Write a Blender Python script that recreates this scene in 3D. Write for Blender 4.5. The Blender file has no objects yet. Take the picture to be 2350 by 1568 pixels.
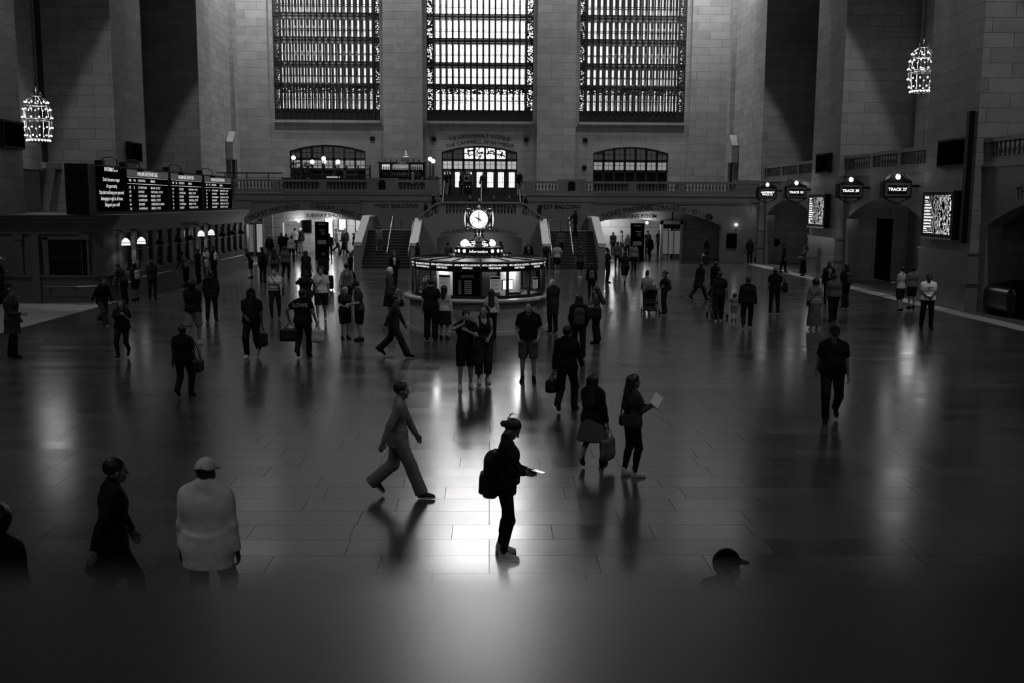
import bpy, math, random
import numpy as np
from mathutils import Matrix, Vector
random.seed(7)
rng = np.random.default_rng(7)
PI = math.pi
SC = bpy.context.scene
COL = SC.collection

# ------------------------------------------------------------------ camera, world, exposure
CAM_H = 4.1
cam_d = bpy.data.cameras.new('camera')
cam = bpy.data.objects.new('camera', cam_d)
COL.objects.link(cam)
SC.camera = cam
cam_d.sensor_fit = 'HORIZONTAL'
cam_d.sensor_width = 36.0
cam_d.lens = 36.0 * 2330 / 2350
cam_d.clip_start = 0.02
cam_d.clip_end = 400
# world axes seen from the camera (x right, y down, z forward), from the vanishing points of the hall
WX = Vector((0.99975655, 0.00296635, 0.02186394))
WY = Vector((-0.0212524, -0.13686543, 0.99036165))
WZ = Vector((0.00593017, -0.99058521, -0.13676907))
rot = Matrix(((WX[0], -WX[1], -WX[2]), (WY[0], -WY[1], -WY[2]), (WZ[0], -WZ[1], -WZ[2])))
cam.matrix_world = Matrix.Translation((0, 0, CAM_H)) @ rot.to_4x4()
cam_d.dof.use_dof = True
cam_d.dof.focus_distance = 22.0
cam_d.dof.aperture_fstop = 2.3

wd = bpy.data.worlds.new('world')
SC.world = wd
wd.use_nodes = True
wd.node_tree.nodes['Background'].inputs[0].default_value = (0.5, 0.5, 0.5, 1)
wd.node_tree.nodes['Background'].inputs[1].default_value = 0.02
SC.view_settings.view_transform = 'Standard'
SC.view_settings.look = 'None'
SC.view_settings.exposure = 0.0
SC.view_settings.gamma = 1.0
SC.view_settings.use_curve_mapping = False
SC.cycles.use_denoising = True
SC.cycles.max_bounces = 5
SC.cycles.diffuse_bounces = 3
SC.cycles.glossy_bounces = 3
SC.cycles.transmission_bounces = 3
SC.cycles.transparent_max_bounces = 6
SC.cycles.caustics_reflective = False
SC.cycles.caustics_refractive = False
SC.cycles.sample_clamp_indirect = 2.5

# ------------------------------------------------------------------ hall floods: unseen spotlights added above the frame to light walls and piers
def lamp(name, kind, loc, power, aim=None, size=0.3, spot=60, blend=0.2):
    d = bpy.data.lights.new(name, kind)
    d.energy = power
    if kind == 'AREA':
        d.shape = 'DISK'
        d.size = size
    else:
        d.shadow_soft_size = size
    if kind == 'SPOT':
        d.spot_size = math.radians(spot)
        d.spot_blend = blend
    o = bpy.data.objects.new(name, d)
    COL.objects.link(o)
    o.location = loc
    if aim is not None:
        o.rotation_euler = (Vector(aim) - Vector(loc)).to_track_quat('-Z', 'Y').to_euler()
    return o

PIER_R = 18.4
PIER_L = -19.4
AX = -0.8
WEST_Y = 82.0
for i, x in enumerate((-17.9, -6.87, 5.2, 16.6)):        # unseen wash added on the west wall
    lamp('added_west_wash', 'SPOT', (x, 78.4, 27.5), 4300 if abs(x) < 8 else 3000, (x, 81.8, 8.0), 0.4, 130, 0.6)
# spots added so their cone edges draw wedges of light on the piers
for sx, px in ((1, PIER_R), (-1, PIER_L)):
    for y in (60.5, 46.0, 31.8, 17.5):
        lamp('added_pier_spot', 'SPOT', (px - sx * 1.2, y - 3.2, 26.5), 4200 if sx > 0 else 3000, (px - sx * 9.5, y + 5.0, 0), 0.08, 62, 0.12)
    lamp('added_corner_spot', 'SPOT', (px - sx * 3.2, 75.0, 25.5), 4200, (px + sx * 0.3, 76.0, 8.0), 0.4, 130, 0.6)

# ------------------------------------------------------------------ materials
MATS = {}
def principled(name, col, rough=0.6, metal=0.0, spec=0.5, var=0.0, scale=6.0, emit=0.0, bump=0.0):
    if name in MATS: return MATS[name]
    m = bpy.data.materials.new(name)
    m.use_nodes = True
    nt = m.node_tree
    b = nt.nodes['Principled BSDF']
    b.inputs['Base Color'].default_value = (col, col, col, 1)
    b.inputs['Roughness'].default_value = rough
    b.inputs['Metallic'].default_value = metal
    b.inputs['Specular IOR Level'].default_value = spec
    if var or bump:
        tc = nt.nodes.new('ShaderNodeTexCoord')
        n = nt.nodes.new('ShaderNodeTexNoise')
        n.inputs['Scale'].default_value = scale
        n.inputs['Detail'].default_value = 4
        nt.links.new(tc.outputs['Object'], n.inputs['Vector'])
        if var:
            r = nt.nodes.new('ShaderNodeMapRange')
            r.inputs[3].default_value = max(0, col * (1 - var))
            r.inputs[4].default_value = col * (1 + var)
            nt.links.new(n.outputs['Fac'], r.inputs[0])
            nt.links.new(r.outputs[0], b.inputs['Base Color'])
        if bump:
            bp = nt.nodes.new('ShaderNodeBump')
            bp.inputs['Strength'].default_value = bump
            bp.inputs['Distance'].default_value = 0.01
            nt.links.new(n.outputs['Fac'], bp.inputs['Height'])
            nt.links.new(bp.outputs[0], b.inputs['Normal'])
    if emit:
        b.inputs['Emission Color'].default_value = (1, 1, 1, 1)
        b.inputs['Emission Strength'].default_value = emit
    MATS[name] = m
    return m

def stone(name, c1, c2, bw, bh, mortar=0.012, rough=0.55, mcol=0.02, flat=False, bump=0.25, spec=0.4, off=0.5, noise_amt=0.25):
    """coursed stone in world metres: u = x or y by the face's normal, v = z (flat: u = x, v = y)"""
    m = bpy.data.materials.new(name)
    m.use_nodes = True
    nt = m.node_tree
    L = nt.links.new
    b = nt.nodes['Principled BSDF']
    g = nt.nodes.new('ShaderNodeNewGeometry')
    sp = nt.nodes.new('ShaderNodeSeparateXYZ')
    L(g.outputs['Position'], sp.inputs[0])
    cb = nt.nodes.new('ShaderNodeCombineXYZ')
    if flat:
        L(sp.outputs[0], cb.inputs[0]); L(sp.outputs[1], cb.inputs[1])
    else:
        sn = nt.nodes.new('ShaderNodeSeparateXYZ')
        L(g.outputs['True Normal'], sn.inputs[0])
        ab = nt.nodes.new('ShaderNodeMath'); ab.operation = 'ABSOLUTE'
        L(sn.outputs[0], ab.inputs[0])
        gt = nt.nodes.new('ShaderNodeMath'); gt.operation = 'GREATER_THAN'; gt.inputs[1].default_value = 0.6
        L(ab.outputs[0], gt.inputs[0])
        mx = nt.nodes.new('ShaderNodeMix')
        L(gt.outputs[0], mx.inputs[0]); L(sp.outputs[0], mx.inputs[2]); L(sp.outputs[1], mx.inputs[3])
        L(mx.outputs[0], cb.inputs[0]); L(sp.outputs[2], cb.inputs[1])
    br = nt.nodes.new('ShaderNodeTexBrick')
    br.offset = off
    if flat: br.offset = 0.37; br.offset_frequency = 3; br.squash = 1.35; br.squash_frequency = 2
    br.inputs['Color1'].default_value = (c1, c1, c1, 1)
    br.inputs['Color2'].default_value = (c2, c2, c2, 1)
    br.inputs['Mortar'].default_value = (mcol, mcol, mcol, 1)
    br.inputs['Scale'].default_value = 1.0
    br.inputs['Mortar Size'].default_value = mortar
    br.inputs['Brick Width'].default_value = bw
    br.inputs['Row Height'].default_value = bh
    L(cb.outputs[0], br.inputs['Vector'])
    no = nt.nodes.new('ShaderNodeTexNoise')
    no.inputs['Scale'].default_value = 1.3
    no.inputs['Detail'].default_value = 6
    L(g.outputs['Position'], no.inputs['Vector'])
    mr = nt.nodes.new('ShaderNodeMapRange')
    mr.inputs[3].default_value = 1 - noise_amt; mr.inputs[4].default_value = 1 + noise_amt
    L(no.outputs['Fac'], mr.inputs[0])
    mu = nt.nodes.new('ShaderNodeMix'); mu.data_type = 'RGBA'; mu.blend_type = 'MULTIPLY'
    mu.inputs[0].default_value = 1
    L(br.outputs['Color'], mu.inputs[6]); L(mr.outputs[0], mu.inputs[7])
    L(mu.outputs[2], b.inputs['Base Color'])
    b.inputs['Roughness'].default_value = rough
    b.inputs['Specular IOR Level'].default_value = spec
    bp = nt.nodes.new('ShaderNodeBump')
    bp.inputs['Strength'].default_value = bump
    bp.inputs['Distance'].default_value = 0.02
    bp.invert = True
    L(br.outputs['Fac'], bp.inputs['Height'])
    L(bp.outputs[0], b.inputs['Normal'])
    if flat:
        rr = nt.nodes.new('ShaderNodeMapRange')
        n2 = nt.nodes.new('ShaderNodeTexNoise'); n2.inputs['Scale'].default_value = 0.9; n2.inputs['Detail'].default_value = 5
        L(g.outputs['Position'], n2.inputs['Vector'])
        rr.inputs[3].default_value = rough * 0.85; rr.inputs[4].default_value = rough * 1.15
        L(n2.outputs['Fac'], rr.inputs[0])
        tr = nt.nodes.new('ShaderNodeMapRange'); tr.inputs[1].default_value = min(c1, c2); tr.inputs[2].default_value = max(c1, c2)
        tr.inputs[3].default_value = 0.88; tr.inputs[4].default_value = 1.15
        L(br.outputs['Color'], tr.inputs[0])
        m1 = nt.nodes.new('ShaderNodeMath'); m1.operation = 'MULTIPLY'
        L(rr.outputs[0], m1.inputs[0]); L(tr.outputs[0], m1.inputs[1])
        m2 = nt.nodes.new('ShaderNodeMath'); m2.operation = 'MULTIPLY_ADD'; m2.inputs[1].default_value = 0.6
        L(br.outputs['Fac'], m2.inputs[0]); L(m1.outputs[0], m2.inputs[2])
        L(m2.outputs[0], b.inputs['Roughness'])
        sm = nt.nodes.new('ShaderNodeMath'); sm.operation = 'MULTIPLY_ADD'; sm.inputs[1].default_value = -spec * 0.9; sm.inputs[2].default_value = spec
        L(br.outputs['Fac'], sm.inputs[0]); L(sm.outputs[0], b.inputs['Specular IOR Level'])
    MATS[name] = m
    return m

def emitter(name, strength, col=1.0):
    if name in MATS: return MATS[name]
    m = bpy.data.materials.new(name)
    m.use_nodes = True
    nt = m.node_tree
    nt.nodes.clear()
    e = nt.nodes.new('ShaderNodeEmission')
    e.inputs[0].default_value = (col, col, col, 1)
    e.inputs[1].default_value = strength
    o = nt.nodes.new('ShaderNodeOutputMaterial')
    nt.links.new(e.outputs[0], o.inputs[0])
    MATS[name] = m
    return m

def thin_glass(name, gloss=0.07):
    m = bpy.data.materials.new(name)
    m.use_nodes = True
    nt = m.node_tree
    nt.nodes.clear()
    t = nt.nodes.new('ShaderNodeBsdfTransparent'); t.inputs[0].default_value = (0.93, 0.93, 0.93, 1)
    gl = nt.nodes.new('ShaderNodeBsdfGlossy'); gl.inputs['Roughness'].default_value = 0.03
    mx = nt.nodes.new('ShaderNodeMixShader'); mx.inputs[0].default_value = gloss
    o = nt.nodes.new('ShaderNodeOutputMaterial')
    nt.links.new(t.outputs[0], mx.inputs[1]); nt.links.new(gl.outputs[0], mx.inputs[2]); nt.links.new(mx.outputs[0], o.inputs[0])
    MATS[name] = m
    return m

def screen_art(name):
    """the poster screens: swirling bands and dots of light, brighter to the right edge of the picture"""
    m = bpy.data.materials.new(name)
    m.use_nodes = True
    nt = m.node_tree
    L = nt.links.new
    nt.nodes.clear()
    tc = nt.nodes.new('ShaderNodeTexCoord')
    no = nt.nodes.new('ShaderNodeTexNoise'); no.inputs['Scale'].default_value = 2.2
    L(tc.outputs['Object'], no.inputs['Vector'])
    ad = nt.nodes.new('ShaderNodeMix'); ad.data_type = 'VECTOR'; ad.inputs[0].default_value = 0.5
    L(tc.outputs['Object'], ad.inputs[4]); L(no.outputs['Color'], ad.inputs[5])
    wv = nt.nodes.new('ShaderNodeTexWave'); wv.bands_direction = 'Y'
    wv.inputs['Scale'].default_value = 3.6; wv.inputs['Distortion'].default_value = 11; wv.inputs['Detail'].default_value = 4
    L(ad.outputs[1], wv.inputs['Vector'])
    vo = nt.nodes.new('ShaderNodeTexVoronoi'); vo.inputs['Scale'].default_value = 7
    L(tc.outputs['Object'], vo.inputs['Vector'])
    mm = nt.nodes.new('ShaderNodeMath'); mm.operation = 'SUBTRACT'
    L(wv.outputs['Fac'], mm.inputs[0]); L(vo.outputs['Distance'], mm.inputs[1])
    sp = nt.nodes.new('ShaderNodeSeparateXYZ'); L(tc.outputs['Object'], sp.inputs[0])
    mr = nt.nodes.new('ShaderNodeMapRange'); mr.inputs[1].default_value = 0.75; mr.inputs[2].default_value = -0.85
    mr.inputs[3].default_value = 0.12; mr.inputs[4].default_value = 1.5
    L(sp.outputs[1], mr.inputs[0])
    cl = nt.nodes.new('ShaderNodeMath'); cl.operation = 'MULTIPLY_ADD'; cl.use_clamp = True
    L(mm.outputs[0], cl.inputs[0]); L(mr.outputs[0], cl.inputs[1]); cl.inputs[2].default_value = 0.07
    e = nt.nodes.new('ShaderNodeEmission')
    L(cl.outputs[0], e.inputs[1])
    o = nt.nodes.new('ShaderNodeOutputMaterial'); L(e.outputs[0], o.inputs[0])
    MATS[name] = m
    return m

def scroll_metal(name):
    """pierced scrollwork: dark iron with leafy cut-outs"""
    m = bpy.data.materials.new(name)
    m.use_nodes = True
    nt = m.node_tree
    L = nt.links.new
    b = nt.nodes['Principled BSDF']
    b.inputs['Base Color'].default_value = (0.012, 0.012, 0.012, 1)
    b.inputs['Roughness'].default_value = 0.5
    g = nt.nodes.new('ShaderNodeNewGeometry')
    v = nt.nodes.new('ShaderNodeTexVoronoi'); v.feature = 'DISTANCE_TO_EDGE'; v.inputs['Scale'].default_value = 5.6
    L(g.outputs['Position'], v.inputs['Vector'])
    gt = nt.nodes.new('ShaderNodeMath'); gt.operation = 'LESS_THAN'; gt.inputs[1].default_value = 0.15
    L(v.outputs['Distance'], gt.inputs[0]); L(gt.outputs[0], b.inputs['Alpha'])
    MATS[name] = m
    return m

M_WALL = stone('wall_stone', 0.30, 0.24, 1.9, 0.62, 0.008, 0.6, 0.03)
M_PIER = stone('pier_stone', 0.30, 0.23, 1.7, 0.55, 0.008, 0.6, 0.03)
M_MARBLE = principled('polished_stone', 0.2, 0.22, 0, 0.5, 0.18, 2.5)
M_DSTONE = principled('dark_polished_stone', 0.10, 0.25, 0, 0.5, 0.2, 2.0)
M_FLOOR = stone('floor_marble', 0.055, 0.038, 1.25, 0.57, 0.0035, 0.19, 0.02, True, 0.05, 0.5)
M_STRIP = stone('border_marble', 0.34, 0.28, 1.2, 1.0, 0.006, 0.35, 0.05, True, 0.08, 0.5)
M_IRON = principled('black_iron', 0.012, 0.5, 0, 0.4, 0.2, 8)
M_BRONZE = principled('dark_bronze', 0.03, 0.35, 0.6, 0.5, 0.2, 8)
M_BRASS = principled('polished_brass', 0.45, 0.16, 1.0, 0.5, 0.1, 4)
M_STEEL = principled('brushed_steel', 0.22, 0.35, 1.0, 0.5, 0.1, 10)
M_BLACK = principled('black_enamel', 0.006, 0.5, 0, 0.15, 0.3, 5)
M_INK = principled('engraved_black', 0.006, 0.7, 0, 0.2, 0.1, 5)
M_DARKVOID = principled('black_and_unlit_depth', 0.004, 0.9, 0, 0.0, 0.2, 2)
M_PLASTER = principled('pale_plaster', 0.45, 0.7, 0, 0.3, 0.1, 1.5)
M_GLASS = thin_glass('clear_glass', 0.06)
M_DGLASS = principled('dark_window_glass', 0.006, 0.12, 0, 0.6, 0.2, 1)
M_SCROLL = scroll_metal('scrollwork_iron')
M_PANE_MID = emitter('bright_window_pane', 5.0)
M_PANE_TOP = emitter('sky_window_pane', 15.0)
M_PANE_SIDE = emitter('side_window_pane', 1.15)
M_TEXT = emitter('lit_lettering', 1.3)
M_BULB = emitter('lit_bulb', 14.0)
M_GLOBE = emitter('lit_globe', 6.0)
M_SHADE = emitter('lit_opal_shade', 1.6)
M_DIAL = emitter('lit_clock_dial', 1.15)
M_PANEL = emitter('lit_panel', 1.6)
M_PANELLO = emitter('dim_lit_panel', 0.25)
M_PAPER = principled('white_paper', 0.55, 0.8, 0, 0.2, 0.1, 6)
M_LEAF = principled('dark_leaves', 0.02, 0.6, 0, 0.3, 0.5, 10)
M_BOTTLE = principled('bottle_glass', 0.05, 0.12, 0, 0.8, 0.4, 20)
M_ART = screen_art('screen_picture')
# ------------------------------------------------------------------ mesh collector
class MB:
    def __init__(s): s.v = []; s.f = []; s.smooth = False
    def add(s, vs, fs):
        n = len(s.v)
        s.v.extend([tuple(map(float, p)) for p in vs])
        s.f.extend([tuple(i + n for i in f) for f in fs])
        return s
    def box(s, x0, x1, y0, y1, z0, z1):
        return s.add([(x0, y0, z0), (x1, y0, z0), (x1, y1, z0), (x0, y1, z0), (x0, y0, z1), (x1, y0, z1), (x1, y1, z1), (x0, y1, z1)],
                     [(0, 3, 2, 1), (4, 5, 6, 7), (0, 1, 5, 4), (1, 2, 6, 5), (2, 3, 7, 6), (3, 0, 4, 7)])
    def obox(s, c, size, rz=0.0, rx=0.0, M=None):
        R = M if M is not None else (Matrix.Rotation(rz, 3, 'Z') @ Matrix.Rotation(rx, 3, 'X'))
        h = Vector(size) / 2
        vs = [Vector(c) + R @ Vector((a * h.x, b * h.y, d * h.z)) for d in (-1, 1) for a, b in ((-1, -1), (1, -1), (1, 1), (-1, 1))]
        return s.add(vs, [(0, 3, 2, 1), (4, 5, 6, 7), (0, 1, 5, 4), (1, 2, 6, 5), (2, 3, 7, 6), (3, 0, 4, 7)])
    def prism(s, pts, P, w0, w1):
        """polygon pts (u,v) extruded from w0 to w1 through the map P(u,v,w)"""
        n = len(pts)
        vs = [P(u, v, w0) for u, v in pts] + [P(u, v, w1) for u, v in pts]
        return s.add(vs, [tuple(range(n)), tuple(range(2 * n - 1, n - 1, -1))] + [(i, i + n, (i + 1) % n + n, (i + 1) % n) for i in range(n)])
    def lathe(s, prof, n=16, c=(0, 0, 0), a0=0.0, a1=2 * PI, sx=1.0, sy=1.0):
        full = abs(a1 - a0 - 2 * PI) < 1e-6
        m = n if full else n + 1
        vs = []
        for r, z in prof:
            for i in range(m):
                a = a0 + (a1 - a0) * i / n
                vs.append((c[0] + r * math.cos(a) * sx, c[1] + r * math.sin(a) * sy, c[2] + z))
        fs = []
        for j in range(len(prof) - 1):
            for i in range(n):
                k = (i + 1) % m
                fs.append((j * m + i, j * m + k, (j + 1) * m + k, (j + 1) * m + i))
        if full:
            if prof[0][0] > 1e-4: fs.append(tuple(range(m - 1, -1, -1)))
            if prof[-1][0] > 1e-4: fs.append(tuple((len(prof) - 1) * m + i for i in range(m)))
        return s.add(vs, fs)
    def sphere(s, c, r, n=10, sz=1.0):
        k = max(4, n // 2)
        return s.lathe([(r * math.sin(PI * j / k), -r * sz * math.cos(PI * j / k)) for j in range(k + 1)], n, c)
    def tube(s, pts, r, n=6, r1=None):
        pts = [Vector(p) for p in pts]
        vs = []
        for i, p in enumerate(pts):
            t = (pts[min(i + 1, len(pts) - 1)] - pts[max(i - 1, 0)])
            if t.length < 1e-9: t = Vector((0, 0, 1))
            t.normalize()
            up = Vector((0, 0, 1)) if abs(t.z) < 0.9 else Vector((1, 0, 0))
            a = t.cross(up).normalized(); b = t.cross(a)
            rr = r if r1 is None else r + (r1 - r) * i / (len(pts) - 1)
            for k in range(n):
                q = 2 * PI * k / n
                vs.append(p + (a * math.cos(q) + b * math.sin(q)) * rr)
        fs = [(i * n + k, i * n + (k + 1) % n, (i + 1) * n + (k + 1) % n, (i + 1) * n + k) for i in range(len(pts) - 1) for k in range(n)]
        fs += [tuple(range(n - 1, -1, -1)), tuple((len(pts) - 1) * n + k for k in range(n))]
        return s.add(vs, fs)
    def mesh(s, name, mat=None, smooth=False):
        me = bpy.data.meshes.new(name)
        me.from_pydata(s.v, [], s.f)
        me.validate()
        if mat: me.materials.append(mat)
        if smooth: me.polygons.foreach_set('use_smooth', [True] * len(me.polygons))
        me.update()
        return me
    def build(s, name, mat, parent=None, smooth=False, loc=None):
        return link(s.mesh(name, mat, smooth), name, parent, loc)

def link(me, name, parent=None, loc=None, rz=0.0):
    o = bpy.data.objects.new(name, me)
    COL.objects.link(o)
    if parent is not None: o.parent = parent
    if loc is not None: o.location = loc
    if rz: o.rotation_euler = (0, 0, rz)
    return o
def tag(o, label, cat, group=None, kind=None):
    if label: o['label'] = label
    if cat: o['category'] = cat
    if group: o['group'] = group
    if kind: o['kind'] = kind
    return o
def thing(name, label, cat, loc=(0, 0, 0), rz=0.0, group=None):
    o = link(None, name, None, loc, rz)
    return tag(o, label, cat, group)
def struct(o, label=None, cat='structure'):
    o['kind'] = 'structure'
    if label: o['label'] = label; o['category'] = cat
    return o
def copy_tree(o, parent=None):
    c = o.copy(); COL.objects.link(c)
    if parent is not None: c.parent = parent
    for ch in list(o.children): copy_tree(ch, c)
    return c

PY = lambda c: (lambda u, v, w: (u, c + w, v))      # wall across the hall at y = c
PX = lambda c: (lambda u, v, w: (c + w, u, v))      # wall along the hall at x = c

def arc_pts(ua, ub, zs, za, n=18):
    h = za - zs; half = (ub - ua) / 2; uc = (ua + ub) / 2
    R = (half * half + h * h) / (2 * h); zc = za - R
    t = math.asin(min(1, half / R))
    if h > half: t = PI - t
    return [(uc + R * math.sin(-t + 2 * t * i / n), zc + R * math.cos(-t + 2 * t * i / n)) for i in range(n + 1)], (uc, zc, R)
def arch_wall(mb, P, u0, u1, z0, z1, ua, ub, zs, za, w0, w1, n=18):
    mb.prism([(u0, z0), (ua, z0), (ua, z1), (u0, z1)], P, w0, w1)
    mb.prism([(ub, z0), (u1, z0), (u1, z1), (ub, z1)], P, w0, w1)
    pts, _ = arc_pts(ua, ub, zs, za, n)
    for (a, za_), (b, zb_) in zip(pts, pts[1:]):
        mb.prism([(a, za_), (b, zb_), (b, z1), (a, z1)], P, w0, w1)

# ------------------------------------------------------------------ lettering
_tcache = {}
def glyphs(s, bold=0.0):
    k = (s, bold)
    if k in _tcache: return _tcache[k]
    cu = bpy.data.curves.new('t', 'FONT')
    cu.body = s; cu.align_x = 'CENTER'; cu.align_y = 'BOTTOM_BASELINE'; cu.size = 1.0; cu.resolution_u = 2; cu.offset = bold
    o = bpy.data.objects.new('t', cu); COL.objects.link(o)
    dg = bpy.context.evaluated_depsgraph_get()
    me = bpy.data.meshes.new_from_object(o.evaluated_get(dg))
    vs = np.array([v.co[:] for v in me.vertices]).reshape(-1, 3); fs = [tuple(p.vertices) for p in me.polygons]
    bpy.data.objects.remove(o); bpy.data.curves.remove(cu); bpy.data.meshes.remove(me)
    _tcache[k] = (vs, fs)
    return _tcache[k]
def text(mb, s, size, F, bold=0.0, xs=1.0, width=None):
    """F maps (right, up) in metres to a point"""
    vs, fs = glyphs(s, bold)
    if len(vs) == 0: return
    if width: xs = width / ((vs[:, 0].max() - vs[:, 0].min()) * size)
    mb.add([F(p[0] * size * xs, p[1] * size) for p in vs], fs)
def arc_text(mb, s, size, arc, off, P, w, mid=0.0, bold=0.0, xs=1.0):
    uc, zc, R = arc
    r = R + off
    def F(a, b):
        t = mid / r + a / r
        return P(uc + (r + b) * math.sin(t), zc + (r + b) * math.cos(t), w)
    text(mb, s, size, F, bold, xs)
def flat_text(mb, lines, o, right, up, bold=0.0, xs=1.0):
    o, right, up = Vector(o), Vector(right), Vector(up)
    for s, a, b, size in lines:
        text(mb, s, size, lambda x, y: o + right * (a + x) + up * (b + y), bold, xs)

# ------------------------------------------------------------------ balusters
BAL_PROF = [(0.085, 0), (0.085, 0.05), (0.05, 0.09), (0.06, 0.16), (0.092, 0.26), (0.085, 0.34), (0.05, 0.46), (0.04, 0.55), (0.055, 0.6), (0.05, 0.63), (0.085, 0.66), (0.085, 0.7)]
def baluster_mesh(h, mat, n=8):
    m = MB(); k = h / 0.7
    m.lathe([(r * min(1.0, k * 1.05), z * k) for r, z in BAL_PROF], n)
    return m.mesh('baluster', mat, True)
# ------------------------------------------------------------------ the hall: floor, ceiling, walls
X0, X1 = -15.0, 17.4        # inner edges of the light floor borders
BACK_R, BACK_L = 21.5, -22.4
TOP = 36.0
struct(MB().box(X0, X1, -6, 95, -0.3, 0).build('floor', M_FLOOR), 'dark polished marble floor of the hall in large slabs', 'floor')
struct(MB().box(X1, 18.15, -6, 70.3, -0.3, 0).build('trim_1', M_STRIP), 'pale marble border of the floor along the track side', 'floor border')
struct(MB().box(-24, X0, -6, 41.4, -0.3, 0).box(-24, X0, 41.4, 95, -0.3, -0.001).build('trim_2', M_STRIP), 'pale marble border of the floor along the ticket side', 'floor border')
struct(MB().box(18.15, 26, -6, 95, -0.3, 0).build('trim_3', M_DSTONE), 'dark marble edge of the floor in front of the track gates', 'floor border')
struct(MB().box(-27, 26, -7, 95, TOP, TOP + 0.5).build('ceiling', M_PLASTER), 'plain ceiling high above the hall', 'ceiling')
struct(MB().box(-27, 26, -7, -6, 0, TOP).build('wall_east', M_WALL), 'stone wall behind the camera', 'wall')
for i, (a, b) in enumerate(((-17.0, -8.7), (-5.03, 3.36), (7.03, 15.4))):     # the windows of the east wall, behind the camera
    t = thing('window_%d' % (i + 4), 'tall window of the east wall, ' + ('left', 'middle', 'right')[i], 'window')
    t['kind'] = 'structure'
    MB().box(a, b, -6.0, -5.95, 10.35, 29.0).build('pane', emitter('east_window_pane', 0.75), t)
    m = MB()
    for k in range(16): m.box(a + k * (b - a) / 15 - 0.06, a + k * (b - a) / 15 + 0.06, -5.9, -5.7, 10.35, 29.0)
    m.build('inner_bars', M_IRON, t)

# piers of the north (right) and south (left) sides; a bay lies between two piers
PIERS = [(53.9, 58.5), (38.7, 43.2), (23.4, 28.0), (8.2, 12.8), (-6, -2)]
BAYS = [(58.5, 69.6), (43.2, 53.9), (28.0, 38.7), (12.8, 23.4), (-2, 8.2)]
def side_wall(name, face, back, s):
    m = MB()
    def bx(xa, xb, y0, y1, z0, z1): m.box(min(xa, xb), max(xa, xb), y0, y1, z0, z1)
    for y0, y1 in PIERS:
        bx(face, back + s, y0, y1, 0, TOP)
    # pier beside the west wall, with shallow steps
    bx(face, back + s, 69.6, 72.6, 0, TOP)
    bx(face + s * 0.35, back + s, 72.6, 79.4, 0, TOP)
    bx(face, back + s, 79.4, 80.3, 0, TOP)
    bx(face + s * 0.25, back + s, 80.3, 83, 0, TOP)
    for y0, y1 in BAYS:                       # back wall of the bay above the gallery
        bx(back, back + s, y0, y1 - 1.9, 5.5, TOP)
        bx(back + s * 0.9, back + s * 1.2, y1 - 1.9, y1, 5.5, TOP)
        bx(face + s * 0.4, back, y0, y1, 27.5, TOP)
    return struct(m.build(name, M_PIER), 'tall stone piers and bays of the %s side of the hall' % ('right' if s > 0 else 'left'), 'wall')
side_wall('wall_north', PIER_R, BACK_R, 1)
side_wall('wall_south', PIER_L, BACK_L, -1)
struct(MB().box(-23.0, -22.9, 52.0, 53.88, 5.95, 27.0).build('window_7', M_DGLASS), 'tall narrow dark sheet added to blacken the slit behind the left chandelier', 'window')  # dark sheet set into the recess to keep the slit black
struct(MB().box(-22.5, -22.2, 51.9, 53.88, 5.6, 5.9).build('trim_11', M_PIER), 'stone sill under the tall dark slit behind the left chandelier', 'sill')
tag(MB().prism([(19.65 + 0.26 * math.cos(a), 1.42 + 0.26 * math.sin(a)) for a in np.linspace(0, 2 * PI, 21)[:-1]], PY(69.55), -0.03, 0.04).build('round_sign', M_DARKVOID), 'round black disc on the stone inside the far gate arch', 'sign')
# moulded stone plinths round the feet of the piers
for i, (y0, y1) in enumerate([(69.6, 70.0)] + PIERS[:3]):
    m = MB()
    if i: m.box(PIER_R - 0.1, PIER_R, y0 - 0.1, y1 + 0.1, 0, 1.06).box(PIER_R - 0.16, PIER_R, y0 - 0.16, y1 + 0.16, 1.06, 1.14).box(PIER_R - 0.12, PIER_R, y0 - 0.12, y1 + 0.12, 1.14, 1.24)
    if i: m.box(PIER_R - 0.05, PIER_R, y0 - 0.05, y1 + 0.05, 1.24, 2.2).box(PIER_R - 0.09, PIER_R, y0 - 0.09, y1 + 0.09, 2.2, 2.27)
    zz = [(0.11, 0, 1.06), (0.17, 1.06, 1.14), (0.13, 1.14, 1.24), (0.06, 1.24, 2.2), (0.1, 2.2, 2.27)]
    for d, a, b in zz:
        m.box(PIER_R - d, PIER_R + 0.6, y0 - d, y0, a, b)
    struct(m.build('trim_%d' % (4 + i), M_MARBLE), ['moulded marble foot of the corner pier beside the west wall', 'moulded marble foot of the pier under the farther lit screen', 'moulded marble foot of the pier under the nearer lit screen', 'moulded marble foot of the pier at the right edge'][i], 'pier base')

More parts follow.
